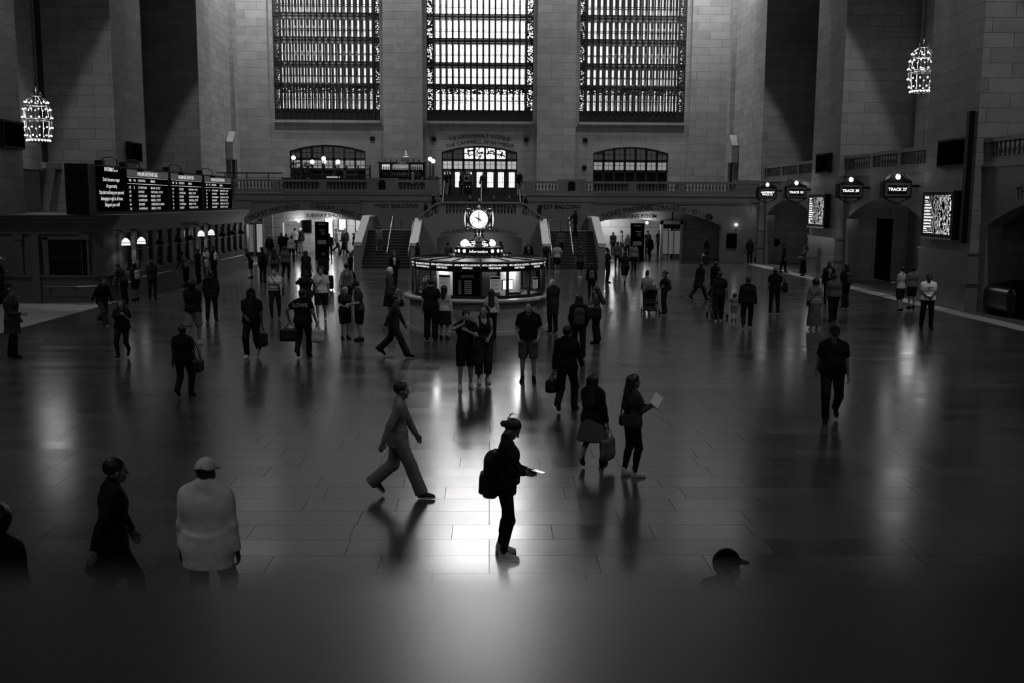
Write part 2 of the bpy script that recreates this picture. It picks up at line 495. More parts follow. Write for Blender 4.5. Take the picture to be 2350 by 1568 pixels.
# gallery over the track gates: wall with an arch in each bay, balustrade above
BALN = baluster_mesh(0.55, M_MARBLE, 8)
GX = 18.75
bay_say = ['far bay beside the west balcony', 'middle bay between the two lit screens', 'near bay at the right edge']
nw = MB()
for y0, y1 in BAYS:
    arch_wall(nw, PX(GX), y0, y1, 0, 5.55, y0 + 0.55, y1 - 0.55, 3.3, 4.3, 0, 0.6)
    nw.box(GX, 25, y0, y1, 5.5, 5.56)
    nw.box(GX - 0.12, GX, y0, y1, 5.48, 5.58)
    nw.box(22.2, 22.6, y0, y1, 0, 5.5)          # back of the gate vestibule
struct(nw.build('wall_gallery', M_MARBLE), 'dark stone wall of the gallery with an arch over each track gate', 'wall')
for i, (y0, y1) in enumerate(BAYS[:3]):
    t = thing('gallery_balustrade', 'stone balustrade of the gallery in the ' + bay_say[i], 'balustrade', (GX, (y0 + y1) / 2, 5.58), 0, 'gallery balustrades')
    L = (y1 - y0) / 2 - 0.02
    MB().box(-0.05, 0.3, -L, L, 0.0, 0.27).build('plinth', M_MARBLE, t)
    MB().box(-0.1, 0.35, -L, L, 0.82, 0.98).build('coping', M_MARBLE, t)
    npan = 3
    pw = (2 * L - 0.9) / npan
    for k in range(npan + 1):
        yc = -L + 0.2 + k * (2 * L - 0.4) / npan
        MB().box(-0.03, 0.28, yc - 0.2, yc + 0.2, 0.27, 0.82).build('pedestal', M_MARBLE, t)
    for k in range(npan):
        ya = -L + 0.4 + k * (2 * L - 0.4) / npan; yb = ya + (2 * L - 0.4) / npan - 0.4
        n = 9
        for j in range(n):
            link(BALN, 'baluster', t, (0.12, ya + (j + 0.5) * (yb - ya) / n, 0.27))
# doorways at the back of the vestibules
def gate(i, y, x, words, zt=2.75, w=1.5, lit=0.12):
    t = thing('track_gate', 'round-headed stone gateway lettered %s in the %s' % (words, ['far bay', 'middle bay', ''][i]), 'gateway', (x, y, 0))
    m = MB()
    arch_wall(m, lambda u, v, q: (q, -u, v), -w - 0.5, w + 0.5, 0, zt + 1.2, -w * 0.7, w * 0.7, zt - 0.55, zt, 0, 0.35)
    m.build('surround', M_MARBLE, t)
    MB().box(0.36, 0.42, -w, w, 0, zt + 0.3).build('dark_slab', M_DARKVOID, t)  # near-black slab stands in for the unlit depth beyond the gateway
    m = MB()
    _, arc = arc_pts(-w * 0.7, w * 0.7, zt - 0.55, zt)
    arc_text(m, words, 0.3, arc, 0.2, lambda u, v, q: (q, -u, v), -0.02)
    m.build('lettering', M_INK, t)
    return t
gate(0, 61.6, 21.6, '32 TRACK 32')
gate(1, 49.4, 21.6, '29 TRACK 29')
for i, (y, z) in enumerate(((47.9, 3.55), (62.6, 3.9))):
    tag(MB().tube([(20.6, y - 0.3, z - 0.1), (20.6, y + 0.4, z + 0.1)], 0.04).build('strip_light', M_GLOBE), ['short tilted strip light under the arch by track 29', 'short strip light under the arch of the far bay'][i], 'lamp')
    lamp('vestibule_light', 'POINT', (20.3, y, z - 0.25), 36, None, 0.5)
t = thing('door_case', 'dark wooden door case with a heavy cornice beside the gate to track 29', 'door case', (20.6, 45.9, 0))
MB().box(0, 0.5, -1.0, 1.0, 0, 3.0).build('casing', M_BLACK, t)
MB().box(-0.18, 0.5, -1.2, 1.2, 3.0, 3.12).box(-0.1, 0.5, -1.1, 1.1, 2.85, 3.0).build('cornice', M_BRONZE, t)
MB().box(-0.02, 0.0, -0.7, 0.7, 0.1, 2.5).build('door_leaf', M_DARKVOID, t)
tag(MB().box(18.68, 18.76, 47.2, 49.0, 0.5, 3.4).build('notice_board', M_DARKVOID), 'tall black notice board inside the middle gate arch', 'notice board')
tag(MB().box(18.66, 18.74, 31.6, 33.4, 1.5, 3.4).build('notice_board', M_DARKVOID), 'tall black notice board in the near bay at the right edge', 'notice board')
# lettering over the near arch
m = MB(); _, arc = arc_pts(28.55, 38.15, 3.3, 4.3)
arc_text(m, 'THE METLIFE BUILDING', 0.62, (-arc[0], arc[1], arc[2]), 0.28, lambda u, v, w: (GX + w, -u, v), -0.015, -0.2, 0.0, 0.8)
tag(m.build('engraved_lettering', M_INK), 'engraved words over the near arch at the right edge', 'lettering')

# ------------------------------------------------------------------ west wall with three windows
WIN = [(-17.0, -8.7), (-5.03, 3.36), (7.03, 15.4)]
WTOP = 29.0
m = MB()
edges = [-19.8] + [e for w in WIN for e in w] + [18.8]
for i in range(0, len(edges), 2):
    a, b = edges[i], edges[i + 1]
    m.box(a, b, 82.0, 84.4, 0, TOP)
    ins = 0.32
    m.box(a if i == 0 else a + ins, b if i == 6 else b - ins, 81.4, 82.0, 0, TOP)
DOORS = [(-15.9, -9.9), (-3.86, 2.15), (8.2, 14.2)]
for (a, b), (da, db) in zip(WIN, DOORS):
    m.box(a, b, 82.0, 84.4, WTOP, TOP)
    arch_wall(m, PY(82.0), a, b, 4.3, 10.35, da, db, 7.95, 8.45, 0, 1.2)
    m.box(a, b, 82.0, 84.4, 0, 4.3)
struct(m.build('wall_west', M_WALL), 'far stone wall of the hall around three great windows', 'wall')
sill_m = MB()
for a, b in WIN:
    sill_m.box(a, b, 81.75, 82.0, 10.15, 10.36).box(a, b, 81.9, 82.0, 9.8, 10.15)
    for k in range(22):                      # running scroll moulding
        x = a + (k + 0.5) * (b - a) / 22
        sill_m.tube([(x + 0.12 * math.cos(q), 81.88, 9.97 + 0.12 * math.sin(q)) for q in np.linspace(0, 4.8, 7)], 0.02, 4)
struct(sill_m.build('trim_9', M_WALL), 'stone sills under the great windows with a running scroll', 'sill')

say = ['left great window', 'middle great window', 'right great window']
for i, (a, b) in enumerate(WIN):
    t = thing('window_%d' % (i + 1), 'tall iron-barred ' + say[i] + ' above the west balcony', 'window')
    t['kind'] = 'structure'
    bw = 0.56
    n = 15
    pit = (b - a - 2 * bw) / n
    bars = MB()
    rows = [11.2, 13.2, 14.8, 16.66, 18.5, 20.35, 22.2, 24.05, 25.9, 27.75]
    for k in range(n + 1):
        x = a + bw + k * pit
        bars.box(x - 0.06, x + 0.06, 82.2, 82.42, 10.35, WTOP)
    for x in (a, a + bw - 0.06, b - bw + 0.06, b): bars.box(x - 0.05, x + 0.05, 82.18, 82.44, 10.35, WTOP)
    for z in rows:
        if z == 11.2: bars.box(a, b, 82.2, 82.42, z - 0.12, z + 0.06); continue
        if z == 13.2: bars.box(a, b, 82.18, 82.44, z - 0.2, z - 0.02); continue
        bars.box(a, b, 82.2, 82.42, z - 0.2, z - 0.1).box(a, b, 82.2, 82.42, z + 0.03, z + 0.13)
    bars.build('inner_bars', M_IRON, t)
    mid = MB()                               # glazing bars across each light, and the inner walkways
    for z0, z1 in zip(rows[1:], rows[2:]):
        zc = z0 + 0.4 * (z1 - z0)
        mid.box(a + bw, b - bw, 82.28, 82.34, zc - 0.02, zc + 0.02)
    for k in range(n):
        xc = a + bw + (k + 0.5) * pit
        for q in (-0.07, 0.07): mid.box(xc + q - 0.012, xc + q + 0.012, 82.28, 82.33, 11.2, 12.7)
        mid.tube([(xc + 0.12 * math.cos(w), 82.3, 12.15 + 0.2 * math.sin(w)) for w in np.linspace(0, 2 * PI, 9)], 0.02, 4)
        mid.tube([(xc + 0.1 * math.cos(w), 82.3, 11.8 + 0.14 * math.sin(w)) for w in np.linspace(0, 2 * PI, 9)], 0.02, 4)
    mid.build('glazing_bars', M_IRON, t)
    sc = MB()
    sc.box(a, a + bw, 82.24, 82.27, 10.35, WTOP).box(b - bw, b, 82.24, 82.27, 10.35, WTOP)
    sc.box(a + bw, b - bw, 82.24, 82.27, 12.45, 13.0)
    sc.build('scrollwork', M_SCROLL, t)
    MB().box(a, b, 82.25, 82.4, 10.35, 11.1).build('apron', M_BRONZE, t)
    out = MB()
    for k in range(n + 1):
        x = a + bw + k * pit
        out.box(x - 0.09, x + 0.09, 83.5, 83.75, 10.35, WTOP)
    for z in rows[1:]: out.box(a, b, 83.0, 83.75, z - 0.22, z + 0.16)
    for z0, z1 in zip(rows, rows[1:]): out.box(a, b, 83.6, 83.75, z0 + 0.45 * (z1 - z0) - 0.03, z0 + 0.45 * (z1 - z0) + 0.03)
    out.build('outer_bars', M_PLASTER, t)
    zs = [10.35] + rows[1:] + [WTOP]
    for k, (z0, z1) in enumerate(zip(zs, zs[1:])):     # sky brightness put into the panes' own glow, stepped up row by row
        st_ = (3.0, 3.2, 4.0, 7.0, 13.0, 22.0, 32.0, 38.0, 42.0, 42.0)[k] if i == 1 else (1.0, 1.0, 1.05, 1.1, 1.3, 1.6, 2.2, 2.8, 3.2, 3.6)[k]
        MB().box(a, b, 83.9, 83.95, z0, z1).build('pane', emitter('window_pane_%s' % st_, st_), t)

# arched openings below the windows
for i, (da, db) in enumerate(DOORS):
    t = thing('door_%d' % (i + 1), ['arched glazed screen behind the balcony bar, under the left window', 'arched glazed doorway under the words Vanderbilt Avenue', 'arched glazed screen with dark lower panels under the right window'][i], 'doorway')
    t['kind'] = 'structure'
    pts, arc = arc_pts(da, db, 7.95, 8.45)
    fr = MB()
    ztop = lambda x: arc[1] + math.sqrt(max(0, arc[2] ** 2 - (x - arc[0]) ** 2))
    fr.tube([(x, 82.35, z - 0.05) for x, z in pts], 0.1, 6)
    w = (db - da) / 7
    for k in range(8):
        x = da + k * w
        fr.box(x - 0.09, x + 0.09, 82.25, 82.5, 4.5, ztop(min(max(x, da + 0.01), db - 0.01)))
    for z in (7.35, 6.55): fr.box(da, db, 82.25, 82.5, z - 0.1, z + 0.1)
    for k in range(7):
        x = da + (k + 0.5) * w
        fr.box(x - 0.02, x + 0.02, 82.35, 82.4, 6.6, ztop(x))
        fr.box(x - w / 2, x + w / 2, 82.35, 82.4, 7.83, 7.87)
        fr.box(x - w / 2, x + w / 2, 82.35, 82.4, 6.97, 7.0)
    fr.build('frame', M_BRONZE, t)
    for k in range(7):
        x = da + (k + 0.5) * w
        MB().box(x - w / 2 + 0.09, x + w / 2 - 0.09, 82.42, 82.44, 6.62, 7.3).build('transom_pane', M_PANELLO if i != 1 else emitter('grey_lit_pane', 0.42), t)
        up = (1, 1, 1, 1)
        upper = MB().box(x - w / 2 + 0.09, x + w / 2 - 0.09, 82.42, 82.44, 7.45, min(ztop(x - w / 2 + 0.01), ztop(x + w / 2 - 0.01)) - 0.05)
        upper.build('upper_pane', M_PANEL if (i == 1 and 2 <= k <= 5) else emitter('faint_lit_pane', 0.035), t)
        if i == 1 and 2 <= k <= 5:           # leafy leading in the bright lights
            lv = MB()
            for q in range(7):
                a0 = rng.uniform(0, 2 * PI); cx, cz = x + rng.uniform(-0.25, 0.25), 7.9 + rng.uniform(-0.25, 0.3)
                lv.tube([(cx + s * 0.3 * math.cos(a0), 82.4, cz + s * 0.22 * math.sin(a0) + 0.07 * math.sin(3 * s)) for s in np.linspace(-1, 1, 6)], 0.035, 4)
            lv.build('leading', M_BLACK, t)
        if i == 1:
            lp = t
            MB().box(x - w / 2 + 0.2, x + w / 2 - 0.2, 82.42, 82.44, 5.2, 6.4).build('door_pane', M_PANEL, lp)
            d = MB()
            for q in (-0.12, 0.12): d.box(x + q - 0.015, x + q + 0.015, 82.38, 82.42, 5.2, 6.4)
            for zz in (5.6, 5.95): d.box(x - w / 2 + 0.2, x + w / 2 - 0.2, 82.38, 82.42, zz - 0.015, zz + 0.015)
            d.box(x - w / 2 + 0.06, x + w / 2 - 0.06, 82.36, 82.46, 4.5, 5.2)
            d.build('door_leaf', M_BRONZE, t)
        else:
            MB().box(x - w / 2 + 0.1, x + w / 2 - 0.1, 82.4, 82.46, 4.5, 6.45).build('lower_panel', M_BLACK, t)
    if i == 1:
        m = MB()
        arc_text(m, 'TO VANDERBILT AVENUE', 0.42, arc, 0.66, PY(82.0), -0.015, 0, 0.0)
        arc_text(m, 'THE CAMPBELL APARTMENT', 0.42, arc, 0.18, PY(82.0), -0.015, 0, 0.0)
        tag(m.build('engraved_lettering', M_INK), 'two curved lines of engraved words above the middle doorway', 'lettering')
SQ = [(x, z) for x, z in ((-9.35, 8.95), (-4.5, 8.95), (2.85, 8.95), (7.55, 8.95), (7.5, 6.8))]
sqs = ['between the left window and its pier', 'left of the Vanderbilt Avenue words', 'right of the Vanderbilt Avenue words', 'above the right arched screen at its left', 'left of the right arched screen near the balcony']
for (x, z), s in zip(SQ, sqs):
    tag(MB().box(x - 0.17, x + 0.17, 81.93, 81.999, z - 0.17, z + 0.17).build('vent_grille', M_BLACK), 'small square black vent ' + s, 'vent')
# stone door cases (pedimented) on the side walls at balcony level
for s, x, nm in ((1, PIER_R + 0.3, 'north'), (-1, PIER_L - 0.3, 'south')):
    t = thing('door_case', 'tall door case with a gabled head on the %s wall at balcony level' % ('right' if s > 0 else 'left'), 'door case', (x, 78.3, 4.5))
    MB().prism([(-0.85, 2.6), (0.85, 2.6), (0.85, 3.9), (0, 4.7), (-0.85, 3.9)], lambda u, v, w: (-s * w, u, v), 0, 0.5).build('pediment', M_PIER, t)
    MB().box(min(0, -s * 0.3), max(0, -s * 0.3), -0.75, -0.5, 0, 2.6).box(min(0, -s * 0.3), max(0, -s * 0.3), 0.5, 0.75, 0, 2.6).build('jambs', M_DSTONE, t)
    MB().box(min(0, -s * 0.1), max(0, -s * 0.1), -0.5, 0.5, 0, 2.6).build('door_leaf', M_BLACK, t)
# black loudspeaker panels on the piers
for (x, y0, y1, z0, z1, say_) in ((PIER_R, 55.1, 57.2, 5.75, 6.8, 'on the pier above the farther lit screen'), (PIER_R, 39.2, 41.6, 5.55, 6.65, 'on the pier above the nearer lit screen'),
                              (PIER_L, 55.4, 57.3, 6.1, 7.15, 'on the pier behind the departure board'), (PIER_L, 41.2, 43.0, 6.1, 7.2, 'on the pier at the left edge')):
    s = 1 if x > 0 else -1
    t = thing('loudspeaker', 'square black loudspeaker panel ' + say_, 'loudspeaker', (x, (y0 + y1) / 2, (z0 + z1) / 2), 0)
    h, k = (y1 - y0) / 2, (z1 - z0) / 2
    MB().box(min(0, -s * 0.22), max(0, -s * 0.22), -h, h, -k, k).build('cabinet', M_BLACK, t)
    MB().box(min(-s * 0.22, -s * 0.24), max(-s * 0.22, -s * 0.24), -h + 0.08, h - 0.08, -k + 0.08, k - 0.08).build('grille', M_DARKVOID, t)
tag(MB().box(18.18, 18.38, 38.95, 39.2, 2.6, 7.6).build('cable_duct', M_BLACK), 'tall narrow black duct on the pier at the right', 'duct')

# ------------------------------------------------------------------ west balcony
OPEN = [(-16.6, -8.3, 2.45, 3.42), (7.0, 15.95, 2.5, 3.5)]
m = MB()
arch_wall(m, PY(70.0), -19.4, -8.0, 0, 4.5, *OPEN[0], 0, 0.6)
arch_wall(m, PY(70.0), 6.8, 18.4, 0, 4.5, *OPEN[1], 0, 0.6)
m.box(-8.0, -3.45, 70.0, 70.6, 0, 4.5).box(2.25, 6.8, 70.0, 70.6, 0, 4.5)
m.box(-19.4, -3.45, 70.3, 82, 4.35, 4.49).box(2.25, 18.4, 70.3, 82, 4.35, 4.49).box(-3.45, 2.25, 72.7, 82, 4.35, 4.49)
m.box(-3.75, -3.45, 70.6, 72.7, 0, 4.5).box(2.25, 2.55, 70.6, 72.7, 0, 4.5)
m.box(-19.4, -3.45, 69.94, 70.0, 4.1, 4.2).box(2.25, 18.4, 69.94, 70.0, 4.1, 4.2)
struct(m.build('wall_balcony', M_MARBLE), 'stone front of the west balcony with two wide arches', 'wall')
for s, a, b, nm in ((0, -19.4, -3.45, 'left'), (1, 2.25, 18.4, 'right')):
    t = thing('balcony_balustrade', 'long stone balustrade of the west balcony, %s of the middle steps' % nm, 'balustrade', (0, 70.0, 4.5))
    MB().box(a, b, -0.06, 0.36, 0, 0.1).build('string_course', M_MARBLE, t)
    MB().box(a, b, -0.04, 0.34, 0.12, 0.36).build('plinth', M_MARBLE, t)
    MB().box(a, b, -0.08, 0.38, 0.85, 1.0).build('coping', M_MARBLE, t)
    ped = ([(-19.4, -18.9), (-14.75, -14.3), (-11.6, -11.1), (-8.4, -6.3), (-4.45, -3.45)] if s == 0 else [(2.25, 3.0), (4.6, 6.5), (9.5, 10.0), (12.8, 13.3), (16.8, 18.4)])
    for pa, pb in ped:
        hi = 1.12 if pb - pa > 1.5 else 0.85
        MB().box(pa, pb, -0.07, 0.37, 0.12, hi).build('pedestal', M_MARBLE, t)
        if 1.7 < pb - pa < 2.2 and hi > 1:
            c = (pa + pb) / 2
            MB().prism([(c - 0.24, 0.35), (c + 0.24, 0.35), (c + 0.24, 0.85), (c + 0.12, 0.98), (c - 0.12, 0.98), (c - 0.24, 0.85)], PY(-0.07), -0.02, 0.0).build('plaque', M_BLACK, t)
    for (p0, p1), (q0, q1) in zip(ped, ped[1:]):
        n = max(3, round((q0 - p1) / 0.235))
        for j in range(n):
            link(BALN, 'baluster', t, (p1 + (j + 0.5) * (q0 - p1) / n, 0.15, 0.34))
# lettering of the balcony front
def arch_words(words, i, mid, size, off, label, xs=1.0):
    m = MB(); _, arc = arc_pts(*OPEN[i])
    arc_text(m, words, size, arc, off, PY(70.0), -0.015, mid, 0.0, xs)
    return tag(m.build('engraved_lettering', M_INK), label, 'lettering')
arch_words('TICKET MACHINES', 0, -2.3, 0.42, 0.14, 'engraved words over the left half of the left arch')
arch_words('SUBWAY \u2022 42ND ST', 0, 2.0, 0.42, 0.14, 'engraved words over the right half of the left arch')
arch_words('TICKET MACHINES', 1, -2.1, 0.42, 0.14, 'engraved words over the left half of the right arch')
arch_words('TRACKS 31 - 42 \u2022 LIRR', 1, 1.95, 0.4, 0.14, 'engraved words over the right half of the right arch')
m = MB(); m.tube([(15.05 + 0.2 * math.cos(a), 69.98, 3.12 + 0.2 * math.sin(a)) for a in np.linspace(0, 2 * PI, 17)], 0.025, 5)
for a in (PI / 2, PI * 7 / 6, PI * 11 / 6): m.tube([(15.05, 69.98, 3.12), (15.05 + 0.19 * math.cos(a), 69.98, 3.12 + 0.19 * math.sin(a))], 0.025, 5)
tag(m.build('round_emblem', M_INK), 'round engraved emblem after the words at the right end of the right arch', 'emblem')
for x, s in ((-6.4, 'left'), (4.75, 'right')):
    m = MB(); flat_text(m, [('WEST BALCONY', 0, 0, 0.4)], (x, 69.985, 3.62), (1, 0, 0), (0, 0, 1), 0.012)
    tag(m.build('engraved_lettering', M_INK), 'engraved words west balcony above the %s flight of stairs' % s, 'lettering')
m = MB()
for a, b in ((-16.2, -13.3), (-12.2, -8.8), (7.0, 11.6), (12.6, 18.0)):
    m.box(a, b, 69.93, 70.0, 4.0, 4.06).box(a, a + 0.06, 69.93, 70, 3.5, 4.06).box(b - 0.06, b, 69.93, 70, 3.5, 4.06)
struct(m.build('trim_10', M_MARBLE), 'thin raised mouldings framing the balcony front above the arches', 'moulding')

# ------------------------------------------------------------------ stairs up to the balcony
M_STEP = principled('worn_stair_stone', 0.045, 0.4, 0, 0.4, 0.2, 3)
M_COPE = principled('pale_coping_stone', 0.42, 0.3, 0, 0.5, 0.08, 3)
st = thing('staircase', 'double stone staircase rising round a central bay to the west balcony', 'staircase', (0, 0, 0))
m = MB()
for s in (0, 1):
    a, b = ((-7.85, -4.75), (3.55, 6.65))[s]
    for k in range(13):
        y = 62.2 + k * 0.32
        m.box(a, b, y, 70.0, k * 0.17, (k + 1) * 0.17)
        m.box(a, b, y - 0.03, y + 0.02, (k + 1) * 0.17 - 0.04, (k + 1) * 0.17 + 0.002)
    for k in range(5):                       # short flight towards the middle landing
        if s == 0: m.box(-4.75 + k * 0.28, -3.4, 66.4, 70, 2.2 + k * 0.16, 2.36 + k * 0.16)
        else: m.box(2.2, 3.55 - k * 0.28, 66.4, 70, 2.2 + k * 0.16, 2.36 + k * 0.16)
m.box(-3.4, 2.2, 66.3, 70.05, 2.85, 3.0)
for k in range(9): m.box(-3.44, 2.24, 70.05 + k * 0.3, 72.75, 3.0 + k * 0.1667, 3.0 + (k + 1) * 0.1667)
m.build('steps', M_STEP, st)
m = MB()
# front of the central bay with its arch
arch_wall(m, PY(66.0), -4.5, 3.3, 0, 2.9, -3.45, 2.06, 1.72, 2.12, 0, 0.35, 20)
m.prism([(-4.5, 2.9), (3.3, 2.9), (2.2, 3.28), (-3.4, 3.28)], PY(66.0), 0, 0.35)
for x in (-4.62, 3.42):
    m.prism([(62.0, 0), (66.35, 0), (66.35, 2.86), (62.0, 1.42)], PX(x), -0.16, 0.16)
for x in (-8.02, 6.82):
    m.prism([(62.0, 0), (70.0, 0), (70.0, 3.0), (66.35, 3.0), (62.0, 1.46)], PX(x), -0.16, 0.16)
for x in (-4.62, 3.42, -8.02, 6.82): m.box(x - 0.22, x + 0.22, 61.75, 62.15, 0, 1.3).lathe([(0.2, 0), (0.24, 0.1), (0.14, 0.2), (0.02, 0.22)], 10, (x, 61.95, 1.3))
m.build('stringer_walls', M_MARBLE, st)
for x in (-4.62, 3.42):
    MB().prism([(61.95, 1.42), (66.3, 2.86), (66.3, 3.0), (61.95, 1.56)], PX(x), -0.24, 0.24).build('sloping_coping', M_COPE, st)
for x in (-8.02, 6.82):
    m = MB().prism([(61.95, 1.46), (66.35, 3.0), (66.35, 3.14), (61.95, 1.6)], PX(x), -0.24, 0.24)
    m.box(x - 0.24, x + 0.24, 66.35, 69.95, 3.0, 3.14).build('sloping_coping', M_COPE, st)
rail_top = [(-4.62, 3.0), (-4.2, 3.3), (-3.75, 3.68), (-3.45, 3.86), (-3.1, 3.95), (1.9, 3.95), (2.25, 3.86), (2.55, 3.68), (3.0, 3.3), (3.42, 3.0)]
m = MB()
for (a, za), (b, zb) in zip(rail_top, rail_top[1:]):
    m.prism([(a, za), (b, zb), (b, zb + 0.13), (a, za + 0.13)], PY(66.0), -0.08, 0.42)
m.build('curved_coping', M_MARBLE, st)
for x0, x1, z0, z1 in ((-4.62, -4.35, 2.86, 3.12), (3.15, 3.42, 2.86, 3.12), (-3.3, -2.85, 3.28, 3.95), (1.65, 2.1, 3.28, 3.95)): MB().box(x0, x1, 66.02, 66.33, z0, z1).build('pedestal', M_MARBLE, st)
BALS = baluster_mesh(0.67, M_MARBLE, 8)
for j in range(20): link(BALS, 'baluster', st, (-2.7 + j * 4.2 / 19, 66.17, 3.28))
for x in (-4.15, -3.9, -3.65, -3.42):
    for q in (x, -1.2 - x):
        zz = np.interp(q, [a for a, _ in rail_top], [z for _, z in rail_top]); z0 = np.interp(q, [-4.5, -3.4, 2.2, 3.3], [2.9, 3.28, 3.28, 2.9])
        b = link(BALS, 'baluster', st, (q, 66.17, z0)); b.scale = (0.9, 0.9, max(0.3, (zz - z0) / 0.67))
for x, s in ((-6.3, 'left'), (5.1, 'right')):
    hr = MB().tube([(x, 62.3, 0), (x, 62.3, 0.95), (x, 66.3, 3.1), (x, 66.9, 3.1), (x, 66.9, 2.2)], 0.03, 6)
    tag(hr.build('handrail', M_STEEL), 'slim metal handrail in the middle of the %s flight of stairs' % s, 'handrail')
for x, s in ((-4.98, 'left'), (3.78, 'right')):
    d = -1 if s == 'left' else 1
    hr = MB().tube([(x - d * 0.25, 61.8, 0.62), (x, 62.0, 0.8), (x, 62.4, 1.1), (x, 66.3, 2.75), (x + d * 0.35, 67.0, 2.95), (x + d * 0.9, 67.6, 2.95), (x + d * 0.9, 67.6, 2.2)], 0.03, 6)
    tag(hr.build('handrail', M_STEEL), 'curved metal handrail along the inner wall of the %s flight of stairs' % s, 'handrail')
for x, s in ((-3.25, 'left'), (-0.62, 'middle'), (2.05, 'right')):
    hr = MB().tube([(x, 69.9, 3.0), (x, 69.9, 4.0), (x, 72.9, 5.5), (x, 72.9, 4.5)], 0.03, 6)
    tag(hr.build('handrail', M_STEEL), 'metal handrail on the %s of the short top flight to the balcony' % s, 'handrail')
m = MB(); _, arc = arc_pts(-3.45, 2.06, 1.72, 2.12)
arc_text(m, 'LONG ISLAND RAIL ROAD \u2022 TRACKS 101 TO 117', 0.27, arc, 0.1, PY(66.0), -0.015, 0, 0.0, 0.85)
tag(m.build('engraved_lettering', M_INK), 'engraved words over the low arch behind the clock', 'lettering')
struct(MB().box(-4.4, 3.2, 69.3, 69.5, 0, 2.8).box(-4.4, 3.2, 66.35, 69.3, 2.6, 2.8).build('wall_ramp', M_PLASTER), 'pale lit wall inside the low arch behind the clock', 'wall')
lamp('ramp_light', 'AREA', (-0.7, 67.6, 2.55), 20, (-0.7, 68.4, 0), 1.5)

# ------------------------------------------------------------------ passages under the balcony
M_PASS = stone('passage_stone', 0.42, 0.36, 1.6, 0.7, 0.01, 0.5)
m = MB()
m.box(-19.4, -8.0, 81.3, 81.39, 0, 3.7).box(-19.8, -19.4, 70.6, 81.3, 0, 3.7).box(-8.0, -7.7, 70.6, 81.3, 0, 3.7).box(-19.4, -7.7, 70.6, 81.3, 3.62, 3.8)
arch_wall(m, PY(75.2), -15.9, -8.0, 0, 3.7, -15.2, -8.3, 2.45, 2.75, 0, 0.6)
m.box(-16.6, -15.9, 75.0, 76.2, 0, 3.7)
struct(m.build('wall_passage_left', M_PASS), 'pale stone walls of the passage behind the left arch', 'wall')
m = MB()
m.box(6.8, 18.4, 81.3, 81.39, 0, 3.7).box(18.4, 18.8, 70.6, 81.3, 0, 3.7).box(6.5, 6.8, 70.6, 81.3, 0, 3.7).box(6.5, 18.4, 70.6, 81.3, 3.62, 3.8)
arch_wall(m, PY(75.2), 6.8, 13.5, 0, 3.7, 7.0, 13.4, 2.5, 2.88, 0, 0.6)
m.box(13.4, 18.4, 75.2, 75.6, 0, 3.7)
struct(m.build('wall_passage_right', M_PASS), 'pale stone walls of the passage behind the right arch', 'wall')
def words_at(words, x, y, z, size, label):
    m = MB(); flat_text(m, [(words, 0, 0, size)], (x, y, z), (1, 0, 0), (0, 0, 1), 0.01)
    return tag(m.build('engraved_lettering', M_INK), label, 'lettering')
words_at('SUBWAY SHUTTLE PASSAGE', -11.1, 75.18, 2.87, 0.38, 'engraved words on the second arch inside the left passage')
words_at('PASSAGE     WAITING ROOM', 9.8, 75.18, 2.95, 0.38, 'engraved words on the second arch inside the right passage')
M_DIRECT = principled('black_directory', 0.004, 0.9, 0, 0.0, 0.2, 3)
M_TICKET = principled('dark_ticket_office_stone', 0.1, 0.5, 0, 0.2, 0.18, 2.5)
for x, y, s in ((-11.75, 71.6, 'left'), (10.45, 72.2, 'right')):
    t = thing('directory_sign', 'tall black freestanding directory sign in the %s arch' % s, 'sign', (x, y, 0))
    MB().box(-0.47, 0.47, -0.14, 0.14, 0.05, 2.62).build('cabinet', M_DIRECT, t)
    MB().box(-0.52, 0.52, -0.2, 0.2, 0, 0.06).build('base', M_BLACK, t)
    m = MB()
    flat_text(m, [('Information', 0.0, 2.42, 0.1), ('Departures', 0.05, 2.02, 0.09), ('Tracks', 0.1, 1.88, 0.09), ('Subway', 0.1, 1.74, 0.09)], (0, -0.145, 0), (1, 0, 0), (0, 0, 1))
    m.build('lettering', emitter('faint_lettering', 0.12), t)
    MB().box(-0.3, 0.3, -0.146, -0.141, 1.05, 1.35).build('picture', emitter('faint_screen', 0.03), t)
# lit things inside the left passage
def panel(name, x0, x1, y, z0, z1, mat, label, cat='sign'):
    x0, x1, z0, z1 = x0 * 0.893, x1 * 0.893, max(0.05, 4.1 - (4.1 - z0) * 0.893), 4.1 - (4.1 - z1) * 0.893
    t = thing(name, label, cat, ((x0 + x1) / 2, y, z0))
    w = (x1 - x0) / 2
    MB().box(-w - 0.07, w + 0.07, 0.0, 0.06, -0.07, z1 - z0 + 0.07).build('frame', M_BRONZE, t)
    MB().box(-w, w, -0.015, 0.0, 0, z1 - z0).build('panel', mat, t)
    return t
M_WPANEL = emitter('bright_passage_panel', 9.0)
panel('lit_doorway', -14.6, -14.0, 81.2, 0.3, 2.6, M_WPANEL, 'narrow brightly lit doorway at the back of the left passage beside the black sign', 'doorway')
panel('notice_board', -16.6, -15.9, 81.2, 1.3, 2.3, M_DIRECT, 'dark notice board on the back wall of the left passage', 'notice board')
panel('lit_poster', -13.4, -12.8, 81.2, 1.5, 2.75, emitter('lit_poster_a', 1.0), 'bright white poster on the back wall of the left passage')
panel('lit_poster', -11.9, -11.4, 81.2, 1.4, 2.6, emitter('lit_poster_b', 0.55), 'narrow lit poster in the second frame of the left passage')
panel('lit_poster', -11.1, -10.4, 81.2, 1.4, 2.7, emitter('lit_poster_c', 0.8), 'lit picture poster in the third frame of the left passage')
panel('lit_poster', -9.9, -9.3, 81.2, 1.2, 2.7, emitter('lit_poster_d', 1.2), 'bright poster at the right end of the left passage by the stairs')
